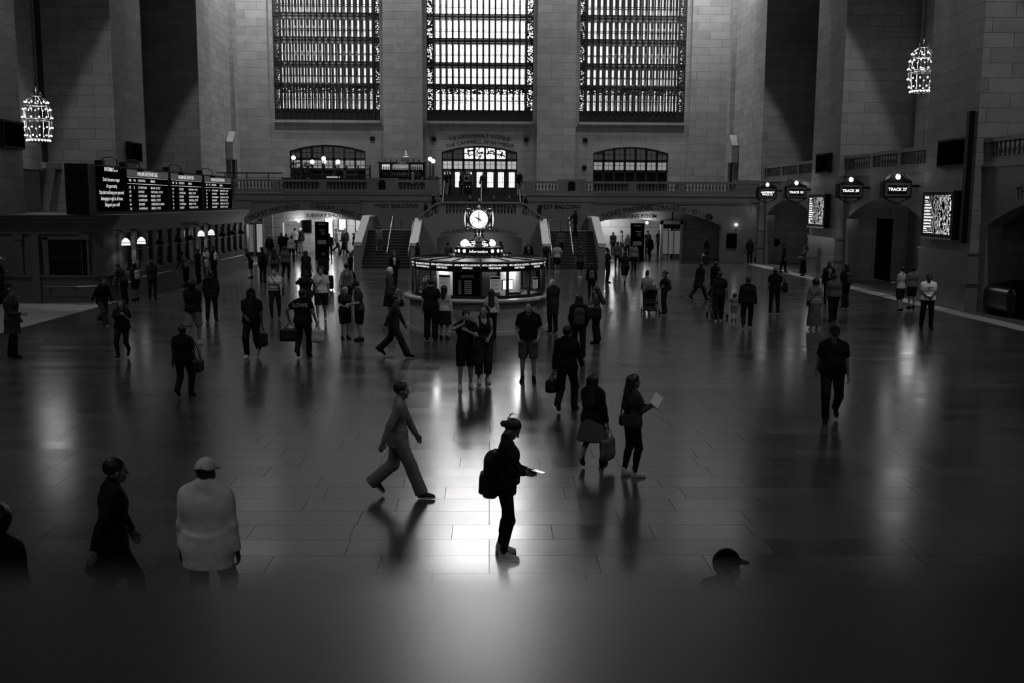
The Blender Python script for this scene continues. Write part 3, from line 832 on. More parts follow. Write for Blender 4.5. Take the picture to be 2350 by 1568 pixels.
for x, y, z, s in ((-14.0, 75.05, 2.58, 'left'), (-11.6, 75.05, 2.68, 'right')):
    tag(MB().sphere((x, y, z), 0.09).build('passage_lamp', M_BULB), 'small bright lamp at the %s of the second arch in the left passage' % s, 'lamp')
    lamp('passage_lamp_light', 'POINT', (x, y - 0.3, z - 0.1), 25, None, 0.1)
t = thing('shopfront', 'white framed glazed shopfront of the ticket machine room at the left arch', 'shopfront', (-17.3, 74.95, 0))
m = MB()
for x in (-1.3, -0.62, 0.05, 0.72): m.box(x - 0.05, x + 0.05, -0.06, 0.06, 0, 3.3)
m.box(-1.3, 0.75, -0.06, 0.06, 2.45, 2.58).box(-1.3, 0.75, -0.06, 0.06, 3.25, 3.35)
m.build('frame', principled('white_painted_frame', 0.5, 0.5, 0, 0.4, 0.05), t)
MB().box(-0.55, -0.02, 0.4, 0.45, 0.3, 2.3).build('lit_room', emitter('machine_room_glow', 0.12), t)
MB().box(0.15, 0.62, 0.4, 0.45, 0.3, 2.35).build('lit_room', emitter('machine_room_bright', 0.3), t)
MB().box(-1.25, 0.7, -0.01, 0.01, 0.05, 3.2).build('glass', M_GLASS, t)
MB().box(-1.3, 0.75, 0.9, 1.0, 0, 3.4).build('back_wall', M_BRONZE, t)
# right passage
panel('lit_poster', 7.2, 7.75, 81.2, 1.2, 2.75, emitter('lit_poster_e', 1.1), 'bright poster at the left end of the right passage by the stairs')
panel('lit_poster', 8.5, 8.7, 81.2, 1.0, 2.8, emitter('lit_poster_f', 1.4), 'tall narrow bright sign in the right passage')
panel('lit_sign', 9.0, 9.25, 81.2, 0.9, 2.8, emitter('lit_poster_g', 0.7), 'upright sign with small letters in the right passage')
panel('lit_doorway', 7.9, 8.3, 81.2, 0.2, 2.7, M_WPANEL, 'narrow bright doorway at the back of the right passage', 'doorway')
for x, y, z, s in ((9.2, 80.0, 3.02, 'a row of two, the left one'), (9.7, 80.0, 3.02, 'a row of two, the right one'), (11.55, 75.05, 2.6, 'the single one under the words waiting room')):
    tag(MB().sphere((x, y, z), 0.12 if y > 78 else 0.1).build('passage_lamp', M_BULB), 'small bright lamp in the right passage, ' + s, 'lamp')
    lamp('passage_lamp_light', 'POINT', (x, y - 0.3, z - 0.12), 28, None, 0.1)
t = thing('lit_doorway', 'white framed glass lift doorway in the right passage', 'doorway', (13.25, 75.05, 0))
MB().box(-0.7, -0.5, -0.1, 0.1, 0, 2.75).box(0.75, 0.95, -0.1, 0.1, 0, 2.75).box(-0.7, 0.95, -0.1, 0.1, 2.5, 2.75).build('frame', principled('white_painted_frame', 0.5, 0.5), t)
MB().box(-0.5, 0.75, -0.02, 0.02, 0.3, 2.0).build('door_leaf', emitter('lift_door_glow', 0.08), t)
MB().box(-0.5, 0.75, -0.05, 0.02, 2.2, 2.5).build('header', M_BLACK, t)
m = MB()
for x in (-0.1, 0.3): m.box(x - 0.03, x + 0.03, -0.06, 0.0, 0, 2.2)
m.box(-0.5, 0.75, -0.06, 0, 0.25, 0.32)
m.build('door_rails', M_STEEL, t)
tag(MB().box(16.3, 17.0, 69.9, 69.99, 1.0, 2.0).build('notice_board', M_DIRECT), 'black framed notice board on the wall right of the right arch', 'notice board')
t = thing('wall_lamp', 'small round lamp above the notice board right of the right arch', 'lamp', (16.9, 69.8, 2.6))
MB().sphere((0, 0, 0), 0.09).build('bulb', M_GLOBE, t)
MB().tube([(0, 0.2, -0.55), (0, 0.05, -0.5), (0, 0, -0.08)], 0.015, 5).build('stem', M_BRONZE, t)
for x, y, p in ((-13.0, 73.2, 35), (-13.0, 78.6, 170), (-10.0, 78.8, 240), (10.3, 73.2, 10), (8.6, 78.6, 220)):
    lamp('passage_ceiling_light', 'POINT', (x, y, 3.2), p, None, 0.4)

# ------------------------------------------------------------------ ticket office along the south side
t = thing('ticket_office', 'long low dark stone ticket office with a row of barred windows', 'ticket office', (0, 0, 0))
FX = -15.25
out = [(-24, 40.75), (-16.35, 40.75), (-15.9, 40.85), (-15.5, 41.1), (FX, 41.5), (FX, 63.4), (-24, 63.4)]
def outl(d):
    return [(-24, 40.75 - d), (-16.35, 40.75 - d), (-15.8 + d * 0.3, 40.85 - d * 0.8), (-15.4 + d * 0.6, 41.1 - d * 0.5), (FX + d, 41.5), (FX + d, 63.4 + d), (-24, 63.4 + d)]
PZ = lambda u, v, w: (u, v, w)
m = MB()
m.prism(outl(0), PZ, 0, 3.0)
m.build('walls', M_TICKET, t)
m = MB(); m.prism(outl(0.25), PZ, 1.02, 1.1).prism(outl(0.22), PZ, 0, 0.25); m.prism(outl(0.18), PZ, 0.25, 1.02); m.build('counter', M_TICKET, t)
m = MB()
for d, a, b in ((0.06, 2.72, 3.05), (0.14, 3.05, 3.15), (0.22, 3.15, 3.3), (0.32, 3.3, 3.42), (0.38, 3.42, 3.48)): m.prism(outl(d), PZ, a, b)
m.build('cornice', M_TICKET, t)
m = MB()
ys = np.linspace(42.2, 62.8, 16)
for y in ys: MB().box(FX, FX + 0.12, y - 0.27, y + 0.27, 1.1, 2.6).box(FX, FX + 0.17, y - 0.33, y + 0.33, 2.58, 2.72).box(FX, FX + 0.17, y - 0.33, y + 0.33, 1.1, 1.22).build('pilaster', M_TICKET, t)
for x in (-18.6, -17.95, -16.0, -20.5): MB().box(x - 0.13, x + 0.13, 40.6, 40.75, 1.1, 2.55).box(x - 0.18, x + 0.18, 40.55, 40.75, 2.5, 2.7).build('pilaster', M_TICKET, t)
MB().box(-18.05, -17.75, 40.42, 40.75, 0, 2.6).build('pilaster', M_TICKET, t)
for y0, y1 in zip(ys, ys[1:]):
    yc = (y0 + y1) / 2
    w = MB().box(FX + 0.0, FX + 0.03, y0 + 0.3, y1 - 0.3, 1.15, 2.6).build('ticket_window', M_DGLASS, t)
    g = MB()
    for k in range(5): g.box(FX + 0.05, FX + 0.07, y0 + 0.32 + k * 0.19, y0 + 0.34 + k * 0.19, 1.5, 2.6)
    g.box(FX + 0.04, FX + 0.08, y0 + 0.3, y1 - 0.3, 1.95, 2.0)
    g.build('window_bars', M_BRASS if False else M_BRONZE, w)
w = MB().box(-17.45, -16.15, 40.68, 40.74, 1.12, 2.5).build('end_window', M_DGLASS, t)
g = MB()
for k in range(10):
    a = -17.4 + k * 0.13
    g.tube([(a, 40.64, 1.9), (min(a + 0.6, -16.2), 40.64, min(2.45, 1.9 + (min(a + 0.6, -16.2) - a)))], 0.01, 4)
    g.tube([(a + 0.1, 40.64, 1.9), (max(a - 0.5, -17.4), 40.64, min(2.45, 1.9 + (a + 0.1 - max(a - 0.5, -17.4))))], 0.01, 4)
    g.box(a, a + 0.025, 40.62, 40.66, 1.15, 1.72)
g.box(-17.45, -16.15, 40.6, 40.66, 1.72, 1.9)
g.build('grille', M_BRONZE, w)
MB().box(-17.65, -17.45, 40.6, 40.75, 1.1, 2.6).box(-16.15, -15.95, 40.6, 40.78, 1.1, 2.6).box(-17.65, -15.95, 40.6, 40.75, 2.5, 2.62).build('window_frame', M_TICKET, w)
m = MB(); flat_text(m, [('METRO-NORTH TICKETS', 0, 0, 0.26)], (FX + 0.07, 52.2, 2.8), (0, 1, 0), (0, 0, 1), 0.02)
m.build('lettering', M_INK, t)
hr = thing('handrail', 'steel grab rail along the foot of the ticket office, nearest end', 'handrail', (0, 0, 0))
MB().tube([(-17.6, 40.35, 0.66), (-16.3, 40.35, 0.66), (-15.5, 40.55, 0.68), (-14.95, 41.3, 0.7), (-14.85, 42.6, 0.72)], 0.025, 6).build('rail', M_STEEL, hr)
for p in ((-17.4, 40.4), (-16.4, 40.4), (-15.5, 40.6)): MB().tube([(p[0], p[1], 0.66), (p[0], p[1] + 0.12, 0.5)], 0.02, 5).build('bracket', M_BRONZE, hr)
for k, (y0, y1) in enumerate(((43.6, 48.5), (51.5, 56.0), (56.6, 61.8))):
    tag(MB().tube([(-14.92, y0, 0.75), (-14.88, y0 + 0.1, 0.8), (-14.88, y1 - 0.1, 0.8), (-14.92, y1, 0.75)], 0.025, 6).build('handrail', M_STEEL), 'steel grab rail under the ticket windows, ' + ['second from the near end', 'third from the near end', 'farthest'][k], 'handrail')
t0 = None
for k, (y, z) in enumerate(((41.75, 2.24), (43.6, 2.22), (52.6, 2.24), (54.5, 2.24))):
    lt = thing('bracket_lamp', 'lit opal dome lamp on a bracket over the ticket windows, ' + ['nearest of the four', 'second nearest of the four', 'third of the four', 'farthest of the four'][k], 'lamp', (FX + 0.45, y, z), 0, 'bracket lamps of the ticket office')
    MB().lathe([(0.17, 0.0), (0.175, 0.04), (0.16, 0.09), (0.17, 0.1), (0.145, 0.18), (0.085, 0.25), (0.03, 0.29)], 16).build('shade', M_SHADE, lt, True)
    MB().lathe([(0.174, 0.085), (0.18, 0.1), (0.174, 0.115)], 16).build('band', M_BRONZE, lt)
    MB().tube([(0, 0, 0.29), (0, 0, 0.45), (-0.08, 0, 0.52), (-0.2, 0, 0.6), (-0.45, 0, 0.62)], 0.025, 6).lathe([(0.04, 0.29), (0.06, 0.33), (0.02, 0.38)], 8).build('bracket', M_BRONZE, lt)
    lamp('bracket_lamp_light', 'SPOT', (FX + 0.45, y, z - 0.02), 16, (FX + 0.4, y, 0), 0.12, 130, 0.5)
for k, y in enumerate(np.array([46.2, 48.9, 51.0, 57.0, 59.2, 61.2])):
    lt = thing('bracket_lamp', 'unlit dark bracket lamp over the ticket windows, ' + ['first beyond the nearer lit pair', 'second beyond the nearer lit pair', 'just before the farther lit pair', 'first beyond the farther lit pair', 'second beyond the farther lit pair', 'last before the far corner'][k], 'lamp', (FX + 0.4, y, 2.1), 0, 'bracket lamps of the ticket office')
    MB().lathe([(0.2, 0.0), (0.2, 0.08), (0.1, 0.2), (0.03, 0.25)], 12).build('shade', M_BLACK, lt, True)
    MB().tube([(0, 0, 0.25), (0, 0, 0.45), (-0.2, 0, 0.6), (-0.4, 0, 0.62)], 0.02, 5).build('bracket', M_BRONZE, lt)

# departure board on the ticket office
bd = thing('departure_board', 'long black departure board with lit lists on the ticket office roof', 'departure board', (0, 0, 0))
BX = -15.62
MB().box(-16.55, BX - 0.04, 40.35, 63.1, 3.49, 5.46).build('cabinet', M_BLACK, bd)
m = MB()
for q in (0.0, 0.42, 0.84): m.box(-16.5 + q, -16.47 + q, 40.32, 40.35, 3.55, 5.4)
for z in (3.85, 5.1): m.box(-16.5, -15.68, 40.32, 40.35, z, z + 0.03)
m.build('end_panels', M_BRONZE, bd)
PAN = [(41.2, 44.35), (44.5, 50.3), (50.55, 56.1), (56.5, 62.4)]
for a, b in PAN: MB().box(BX - 0.04, BX - 0.02, a, b, 3.6, 5.4).build('screen', M_DIRECT, bd)
R_, U_ = (0, 1, 0), (0, 0, 1)
M_LED = emitter('board_lettering', 0.9)
m = MB()
flat_text(m, [('INFORMATION', 0, 1.72, 0.24), ("Don't become a target", 0, 1.32, 0.22), ('of opportunity.', 0, 1.06, 0.22), ('Stay alert and keep your personal', 0, 0.8, 0.22), ('belongings in sight at all times.', 0, 0.55, 0.22), ('Safeguard your stuff!', 0, 0.3, 0.22)], (BX - 0.015, 42.78, 3.5), R_, U_, 0.006, 0.92)
m.build('lettering', M_LED, bd)
lists = [('HARLEM LINE DEPARTURES', [('2:22', '26', 'N. WHITE PLAINS', 'MELROSE - 1ST STOP'), ('2:45', '', 'SOUTHEAST', 'WHITE PLAINS - 1ST STOP'), ('2:50', '', 'N. WHITE PLAINS', 'MELROSE - 1ST STOP'), ('1:21', '', 'N. WHITE PLAINS', 'MELROSE - 1ST STOP'), ('1:44', '', 'SOUTHEAST', 'CONNECTION TO WASSAIC'), ('2:20', '', 'N. WHITE PLAINS', 'MELROSE - 1ST STOP')]),
         ('HARLEM LINE DEPARTURES', [('2:44', '', 'SOUTHEAST', 'WHITE PLAINS - 1ST STOP'), ('1:17', '', 'N. WHITE PLAINS', 'MELROSE - 1ST STOP'), ('1:45', '', 'SOUTHEAST', 'CONNECTION TO WASSAIC'), ('1:11', '', 'SOUTHEAST', 'WHITE PLAINS - 1ST STOP'), ('1:52', '', 'N. WHITE PLAINS', 'MELROSE - 1ST STOP'), ('1:47', '', 'SOUTHEAST', 'WHITE PLAINS - 1ST STOP')]),
         ('HUDSON LINE DEPARTURES', [('2:20', '30', 'CROTON-HARMON', 'YANKEES E 153 ST - 1ST STOP'), ('2:45', '', 'POUGHKEEPSIE', 'TARRYTOWN - 1ST STOP'), ('2:50', '', 'CROTON-HARMON', 'YANKEES E 153 ST - 1ST STOP'), ('2:40', '', 'POUGHKEEPSIE', 'TARRYTOWN - 1ST STOP'), ('2:35', '', 'CROTON-HARMON', 'YANKEES E 153 ST - 1ST STOP'), ('2:41', '', 'POUGHKEEPSIE', 'TARRYTOWN - 1ST STOP')])]
for (a, b), (head, rows) in zip(PAN[1:], lists):
    W = b - a
    MB().box(BX - 0.02, BX - 0.012, a + 0.1, b - 0.05, 5.08, 5.38).build('header', emitter('grey_header', 0.06), bd)
    m = MB()
    flat_text(m, [(head, W * 0.48, 1.63, 0.25)], (BX - 0.008, a, 3.5), R_, U_, 0.006, W / 6.4)
    cols = (0.05, 0.15, 0.25, 0.54)
    def row(vals, z, sz):
        for v, c in zip(vals, cols):
            if not v: continue
            vs, fs = glyphs(v, 0.004)
            x0 = vs[:, 0].min()
            m.add([(BX - 0.008, a + c * W + (p[0] - x0) * sz * W / 5.8, 3.5 + z + p[1] * sz) for p in vs], fs)
    row(('TIME', 'TRK', 'DESTINATION', 'REMARKS'), 1.36, 0.15)
    for k, r in enumerate(rows): row(r, 1.06 - k * 0.185, 0.145)
    m.box(BX - 0.012, BX - 0.008, a + 0.1, b - 0.2, 1.26 + 3.5, 1.275 + 3.5).box(BX - 0.012, BX - 0.008, a + 0.1, b - 0.2, 1.54 + 3.5, 1.55 + 3.5)
    m.build('lettering', M_LED, bd)
for k, y in enumerate((42.3, 45.0, 50.9, 56.6)):
    lt = thing('picture_light', 'black gooseneck light arching over the departure board, ' + ['first from the near end', 'second from the near end', 'third from the near end', 'farthest'][k], 'lamp', (BX, y, 5.46), 0, 'gooseneck lights of the departure board')
    MB().tube([(-0.3, -0.6, 0.05), (-0.3, -0.1, 0.1), (-0.1, 0, 0.3), (0.2, 0, 0.34), (0.4, 0, 0.2), (0.42, 0, 0.0)], 0.025, 6).build('arm', M_BRONZE, lt)
    MB().lathe([(0.14, -0.18), (0.13, -0.08), (0.04, 0.0)], 12, (0.42, 0, 0)).build('shade', M_BLACK, lt)
    MB().box(-0.4, -0.1, -0.25, 0.05, 0, 0.2).build('bracket', M_BLACK, lt)
# ------------------------------------------------------------------ information booth with its four-faced clock
KX, KY = -0.37, 33.1
kb = thing('information_booth', 'round stone information booth with lit windows in the middle of the hall', 'booth', (KX, KY, 0))
M_BOOTH = principled('booth_marble', 0.34, 0.3, 0, 0.5, 0.15, 3)
MB().lathe([(2.28, 0), (2.28, 0.12), (2.24, 0.13), (2.24, 0.98), (2.26, 1.0)], 64).build('body', M_BOOTH, kb, False)
MB().lathe([(2.26, 0.99), (2.42, 1.02), (2.44, 1.06), (2.44, 1.1), (2.41, 1.13), (1.85, 1.13)], 64).build('counter', M_BOOTH, kb, True)
RG = 2.14
def kpt(a, r, z): return (r * math.sin(a), -r * math.cos(a), z)   # a = 0 faces the camera, positive to the right
A0 = math.radians(2.6); DA = math.radians(22.5)
fr = MB()
for k in range(16):
    a = A0 + k * DA
    p0, p1 = kpt(a - 0.014, RG, 0), kpt(a + 0.014, RG, 0)
    fr.obox(kpt(a, RG, 1.6), (0.06, 0.08, 0.95), a)
    b = a + DA
    for z, h in ((1.18, 0.1), (1.99, 0.06)):
        c = [(kpt(a, RG, z)[i] + kpt(b, RG, z)[i]) / 2 for i in range(3)]
        fr.obox(c, (2 * RG * math.sin(DA / 2), 0.09, h), a + DA / 2)
fr.build('window_frame', M_BRONZE, kb)
LN = {0: ('MTA METRO-NORTH', 'TIMETABLES'), 1: ('MTA METRO-NORTH', 'TIMETABLES'), 2: ('MTA METRO-NORTH', 'TIMETABLES'), 3: ('Metro-North', 'Railroad'), -1: ('MTA METRO-NORTH', 'ARRIVALS'), -2: ('MTA METRO-NORTH', 'TIMETABLES'), -3: ('MTA METRO-NORTH', 'TRAIN INFORMATION'), -4: ('Metro-North', 'Railroad')}
M_BWHITE = emitter('booth_lettering', 1.2)
for k in range(-8, 8):
    a = A0 + k * DA + DA / 2
    w = 2 * RG * math.sin(DA / 2) - 0.07
    rm = RG * math.cos(DA / 2)
    sgn = MB(); sgn.obox(kpt(a, rm + 0.02, 2.12), (w + 0.05, 0.07, 0.21), a)
    sp = sgn.build('sign_band', M_BLACK, kb)
    if k in LN:
        m = MB()
        o = Vector(kpt(a, rm + 0.06, 2.05)); rt = (math.cos(a), math.sin(a), 0)
        flat_text(m, [(LN[k][0], 0, 0.085, 0.082), (LN[k][1], 0, 0.0, 0.075)], o, rt, (0, 0, 1), 0.012)
        m.build('lettering', M_BWHITE, sp)
    if k in (-1, 4, -8, 7): MB().obox(kpt(a, rm, 1.6), (w, 0.03, 0.74), a).build('dark_panel', M_DIRECT, kb)
    else: MB().obox(kpt(a, rm, 1.6), (w, 0.012, 0.74), a).build('glass', M_GLASS, kb)
# arrivals board on its panel
a = A0 - DA / 2; rm = RG * math.cos(DA / 2); rt = (math.cos(a), math.sin(a), 0)
m = MB().obox(kpt(a, rm + 0.022, 1.82), (0.38, 0.01, 0.08), a); m.build('arrivals_plate', principled('grey_plate', 0.12, 0.5), kb)
m = MB(); flat_text(m, [('ARRIVALS', 0, 0, 0.075)], kpt(a, rm + 0.03, 1.795), rt, (0, 0, 1), 0.01); m.build('lettering', M_INK, kb)
m = MB()
for r in range(7): flat_text(m, [('10:%02d' % (12 + 7 * r), -0.24, 0, 0.045), ('STAMFORD', 0.02, 0, 0.045)], kpt(a, rm + 0.02, 1.66 - r * 0.062), rt, (0, 0, 1))
m.build('lettering', emitter('dim_lettering', 0.15), kb)
# roof with radial ribs
rf = MB().lathe([(2.24, 2.22), (2.26, 2.25), (2.24, 2.28), (1.05, 2.34), (0.7, 2.35)], 16, (0, 0, 0), A0 - PI / 2, A0 + 3 * PI / 2)
rf.build('roof', principled('grey_roof_sheet', 0.07, 0.4, 0, 0.5, 0.15, 3), kb)
m = MB()
for k in range(32):
    a = A0 + k * DA / 2
    if k % 2 == 0: m.tube([kpt(a, 2.24, 2.29), kpt(a, 1.05, 2.35)], 0.022, 5)
m.build('roof_ribs', M_BLACK, kb)
m = MB().lathe([(1.06, 2.33), (1.06, 2.37), (1.02, 2.38)], 40)
for k in range(40):
    a = 2 * PI * k / 40
    m.tube([kpt(a, 1.04, 2.37), kpt(a + 0.03, 1.06, 2.41), kpt(a, 1.04, 2.46)], 0.018, 4); m.tube([kpt(a + 0.04, 1.04, 2.37), kpt(a + 0.08, 1.04, 2.42)], 0.015, 4)
m.build('cresting', M_BRONZE, kb)
MB().lathe([(0.76, 2.34), (0.76, 2.62), (0.73, 2.64), (0.2, 2.66)], 48).build('ring', M_BLACK, kb)
m = MB()
def ringtext(s, a, size):
    text(m, s, size, lambda x, y: kpt(a + x / 0.775, 0.775, 2.475 + y), 0.012)
for k in range(4):
    ringtext('Information', k * PI / 2, 0.13)
    aa = k * PI / 2 + 0.62
    for sg in (-1, 1):
        m.add([kpt(k * PI / 2 + sg * 0.62 + 0.07 * math.cos(q) / 0.775, 0.775, 2.525 + 0.06 * math.sin(q)) for q in np.linspace(0.6, 5.6, 12)] , [tuple(range(12))])
m.build('lettering', M_BWHITE, kb)
# furniture inside the booth
MB().lathe([(1.95, 1.02), (1.95, 1.06), (1.3, 1.06)], 32).build('desk', M_BOOTH, kb)
MB().lathe([(0.6, 1.0), (0.6, 2.2)], 16).build('core', principled('booth_inner_wall', 0.4, 0.6), kb)
for s, b in ((1, 'right'), (-1, 'left')):
    m = MB()
    for q in range(5):
        aa = s * math.radians(38 + 14 * q)
        m.obox(kpt(aa, 1.35, 1.5), (0.36, 0.04, 0.92), aa)
    m.build('inner_partition', M_PAPER, kb)
lamp('booth_light', 'POINT', (KX + 1.3, KY - 1.1, 2.0), 32, None, 0.12)
lamp('booth_light', 'POINT', (KX - 1.4, KY - 1.0, 2.0), 32, None, 0.12)
lamp('booth_light', 'POINT', (KX, KY + 1.2, 2.05), 26, None, 0.12)
def in_booth(a, r, z): p = kpt(a, r, z); return (KX + p[0], KY + p[1], p[2])
def poster(a, label, w=0.34, h=0.5, z=1.57, words=()):
    t = thing('paper_notice', label, 'notice', in_booth(a, RG * math.cos(DA / 2) - 0.03, z), a)
    MB().box(-w / 2, w / 2, 0, 0.006, -h / 2, h / 2).build('sheet', emitter('backlit_paper', 0.18), t)
    MB().box(-w / 2 + 0.02, w / 2 - 0.02, -0.004, 0.0, h / 2 - 0.08, h / 2 - 0.02).build('heading', M_INK, t)
    m = MB()
    for k in range(8): m.box(-w / 2 + 0.04, w / 2 - 0.05 - 0.04 * (k % 3), -0.003, 0.0, h / 2 - 0.13 - k * 0.04, h / 2 - 0.12 - k * 0.04)
    m.build('print', principled('grey_print', 0.1, 0.8), t)
poster(A0 + DA * 0.55, 'white printed notice behind the booth glass right of the arrivals board')
poster(A0 - DA * 1.45, 'white printed notice behind the booth glass left of the arrivals board', 0.42, 0.56)
poster(A0 + DA * 2.6, 'small printed notice taped in the right booth window beside the screen', 0.36, 0.36, 1.55)
t = thing('monitor', 'white glowing computer screen on the booth desk', 'monitor', in_booth(A0 + DA * 1.3, 1.75, 1.06), A0 + DA * 1.3)
MB().box(-0.2, 0.2, 0, 0.04, 0.3, 0.62).build('casing', M_BLACK, t); MB().box(-0.18, 0.18, -0.006, 0.0, 0.32, 0.6).build('screen', emitter('monitor_glow', 2.0), t)
MB().box(-0.03, 0.03, 0.04, 0.08, 0.04, 0.4).box(-0.12, 0.12, -0.05, 0.12, 0, 0.03).build('stand', M_BLACK, t)
t = thing('printer', 'small dark printer on the booth desk right of the screen', 'printer', in_booth(A0 + DA * 1.75, 1.7, 1.06), A0 + DA * 1.75)
MB().box(-0.18, 0.18, -0.12, 0.15, 0, 0.2).build('casing', M_BLACK, t); MB().box(-0.12, 0.12, -0.2, -0.1, 0.06, 0.08).build('paper_tray', M_PAPER, t)
for k, (da, s) in enumerate(((2.0, 'beside the printer'), (2.4, 'in the right booth window'), (-2.7, 'in the left booth window'), (-3.2, 'at the left edge of the booth'))):
    m = MB()
    for q in range(5): m.obox((0, 0, 0.008 + q * 0.014), (0.21 + 0.02 * (q % 2), 0.29, 0.012), 0.15 * q)
    o = m.build('paper_stack', M_PAPER, None, False, in_booth(A0 + DA * da, 1.75, 1.06)); tag(o, 'untidy stack of white papers on the booth desk ' + s, 'papers', 'papers in the booth')
M_RACK = principled('leaflet_rack', 0.08, 0.5)
for k, (da, s) in enumerate(((-2.35, 'nearer the notice'), (-2.75, 'in the middle'), (-3.3, 'at the far left'))):
    aa = A0 + DA * da
    t = thing('leaflet_rack', 'rack of pale leaflets in the left booth windows, ' + s, 'rack', in_booth(aa, 1.9, 1.07), aa)
    m = MB().box(-0.16, 0.16, 0.06, 0.08, 0, 0.66)
    for q in range(4): m.box(-0.16, 0.16, -0.02, 0.08, q * 0.16, q * 0.16 + 0.012)
    m.build('frame', M_RACK, t)
    for q in range(4):
        for j in range(3): MB().box(-0.14 + j * 0.1, -0.06 + j * 0.1, 0.02, 0.03, q * 0.16 + 0.015, q * 0.16 + 0.13).build('leaflet', M_PAPER if (q + j) % 2 else M_RACK, t)
# the clock
ck = thing('clock', 'brass four-faced clock with lit opal dials on top of the booth', 'clock', (KX + 0.01, KY, 2.64))
MB().lathe([(0.42, 0), (0.42, 0.03), (0.36, 0.06), (0.34, 0.14), (0.38, 0.17), (0.36, 0.2), (0.2, 0.26), (0.15, 0.36), (0.13, 0.42), (0.17, 0.44), (0.13, 0.47), (0.19, 0.5), (0.14, 0.54), (0.21, 0.57), (0.15, 0.6), (0.2, 0.63)], 24).build('pedestal', M_BRASS, ck, True)
prof = [(0.001, 0.58), (0.16, 0.6), (0.28, 0.66), (0.37, 0.76), (0.4, 0.89), (0.37, 1.02), (0.28, 1.13), (0.16, 1.2), (0.1, 1.23), (0.12, 1.26), (0.05, 1.3), (0.03, 1.38), (0.055, 1.42), (0.06, 1.46), (0.03, 1.52), (0.006, 1.58)]
MB().lathe(prof, 32).build('case', M_BRASS, ck, True)
for k in range(4):
    a = k * PI / 2
    R3 = Matrix.Rotation(a, 3, 'Z')
    def P(x, y, w, R3=R3): v = R3 @ Vector((x, -0.36 - w, 0.89 + y)); return tuple(v)
    m = MB()
    for r0, r1, w0, w1 in ((0.29, 0.34, -0.1, 0.07), ):
        n = 32
        ring = [(r0, w1), (r1, w1 - 0.02), (r1, w0), (r0, w0)]
        vs = [P(r * math.cos(2 * PI * i / n), r * math.sin(2 * PI * i / n), w) for r, w in ring for i in range(n)]
        m.add(vs, [(j * n + i, j * n + (i + 1) % n, ((j + 1) % 4) * n + (i + 1) % n, ((j + 1) % 4) * n + i) for j in range(4) for i in range(n)])
    m.build('bezel', M_BRASS, ck, True)
    dome = MB(); n = 28; rings = [(0.0, 0.115), (0.12, 0.107), (0.22, 0.09), (0.295, 0.06)]
    vs = [P(r * math.cos(2 * PI * i / n), r * math.sin(2 * PI * i / n), w) for r, w in rings for i in range(n)]
    dome.add(vs, [(j * n + i, j * n + (i + 1) % n, (j + 1) * n + (i + 1) % n, (j + 1) * n + i) for j in range(3) for i in range(n)])
    d = dome.build('dial', M_DIAL, ck, True)
    m = MB()
    for h in range(12):
        q = PI / 2 - 2 * PI * (h + 1) / 12
        text(m, str(h + 1), 0.075, lambda x, y, q=q: P(0.235 * math.cos(q) + x, 0.235 * math.sin(q) - 0.027 + y, 0.094), 0.003)
    for h in range(60):
        q = 2 * PI * h / 60
        m.add([P(r * math.cos(q + e), r * math.sin(q + e), 0.073) for r, e in ((0.275, -0.006), (0.287, -0.006), (0.287, 0.006), (0.275, 0.006))], [(0, 1, 2, 3)])
    m.build('numerals', principled('grey_numerals', 0.08, 0.6), d)
    def hand(ang, L, tail, w):
        mm = MB(); c, s_ = math.cos(ang), math.sin(ang)
        pts = [(-tail, -w), (-tail, w), (0, w * 1.3), (L * 0.8, w * 0.7), (L, 0), (L * 0.8, -w * 0.7), (0, -w * 1.3)]
        mm.prism([(x * c - y * s_, x * s_ + y * c) for x, y in pts], lambda u, v, q: P(u, v, q), 0.122, 0.132)
        return mm
    hand(PI / 2, 0.25, 0.1, 0.013).build('minute_hand', M_INK, d)
    hand(PI / 2 - 2 * PI * 10 / 12, 0.17, 0.09, 0.016).build('hour_hand', M_INK, d)
for k, (x, y, z, r) in enumerate(((-0.48, -0.35, 2.75, 0.1), (-0.38, -0.5, 2.76, 0.09), (0.45, -0.42, 2.76, 0.1), (-0.28, -0.45, 2.71, 0.045), (0.26, -0.48, 2.71, 0.045), (0.42, 0.4, 2.76, 0.1), (-0.45, 0.4, 2.76, 0.1))):
    t = thing('globe_lamp', 'lit globe lamp at the foot of the clock, ' + ['large one at the left', 'large one second from the left', 'large one at the right', 'small one left of the pedestal', 'small one right of the pedestal', 'behind at the right', 'behind at the left'][k], 'lamp', (KX + x, KY + y, z), 0, 'globe lamps round the clock')
    MB().sphere((0, 0, 0), r, 14).build('globe', M_GLOBE, t, True)
    MB().lathe([(0.05, -0.11), (0.05, -0.09), (0.03, -0.08), (0.03, -0.02)], 10, (0, 0, 0.0)).build('holder', M_BRASS, t)
for x, y, p in ((0.5, -0.62, 2.5), (-0.5, -0.62, 2.5)): lamp('globe_light', 'POINT', (KX + x, KY + y, 2.85), p, None, 0.1)

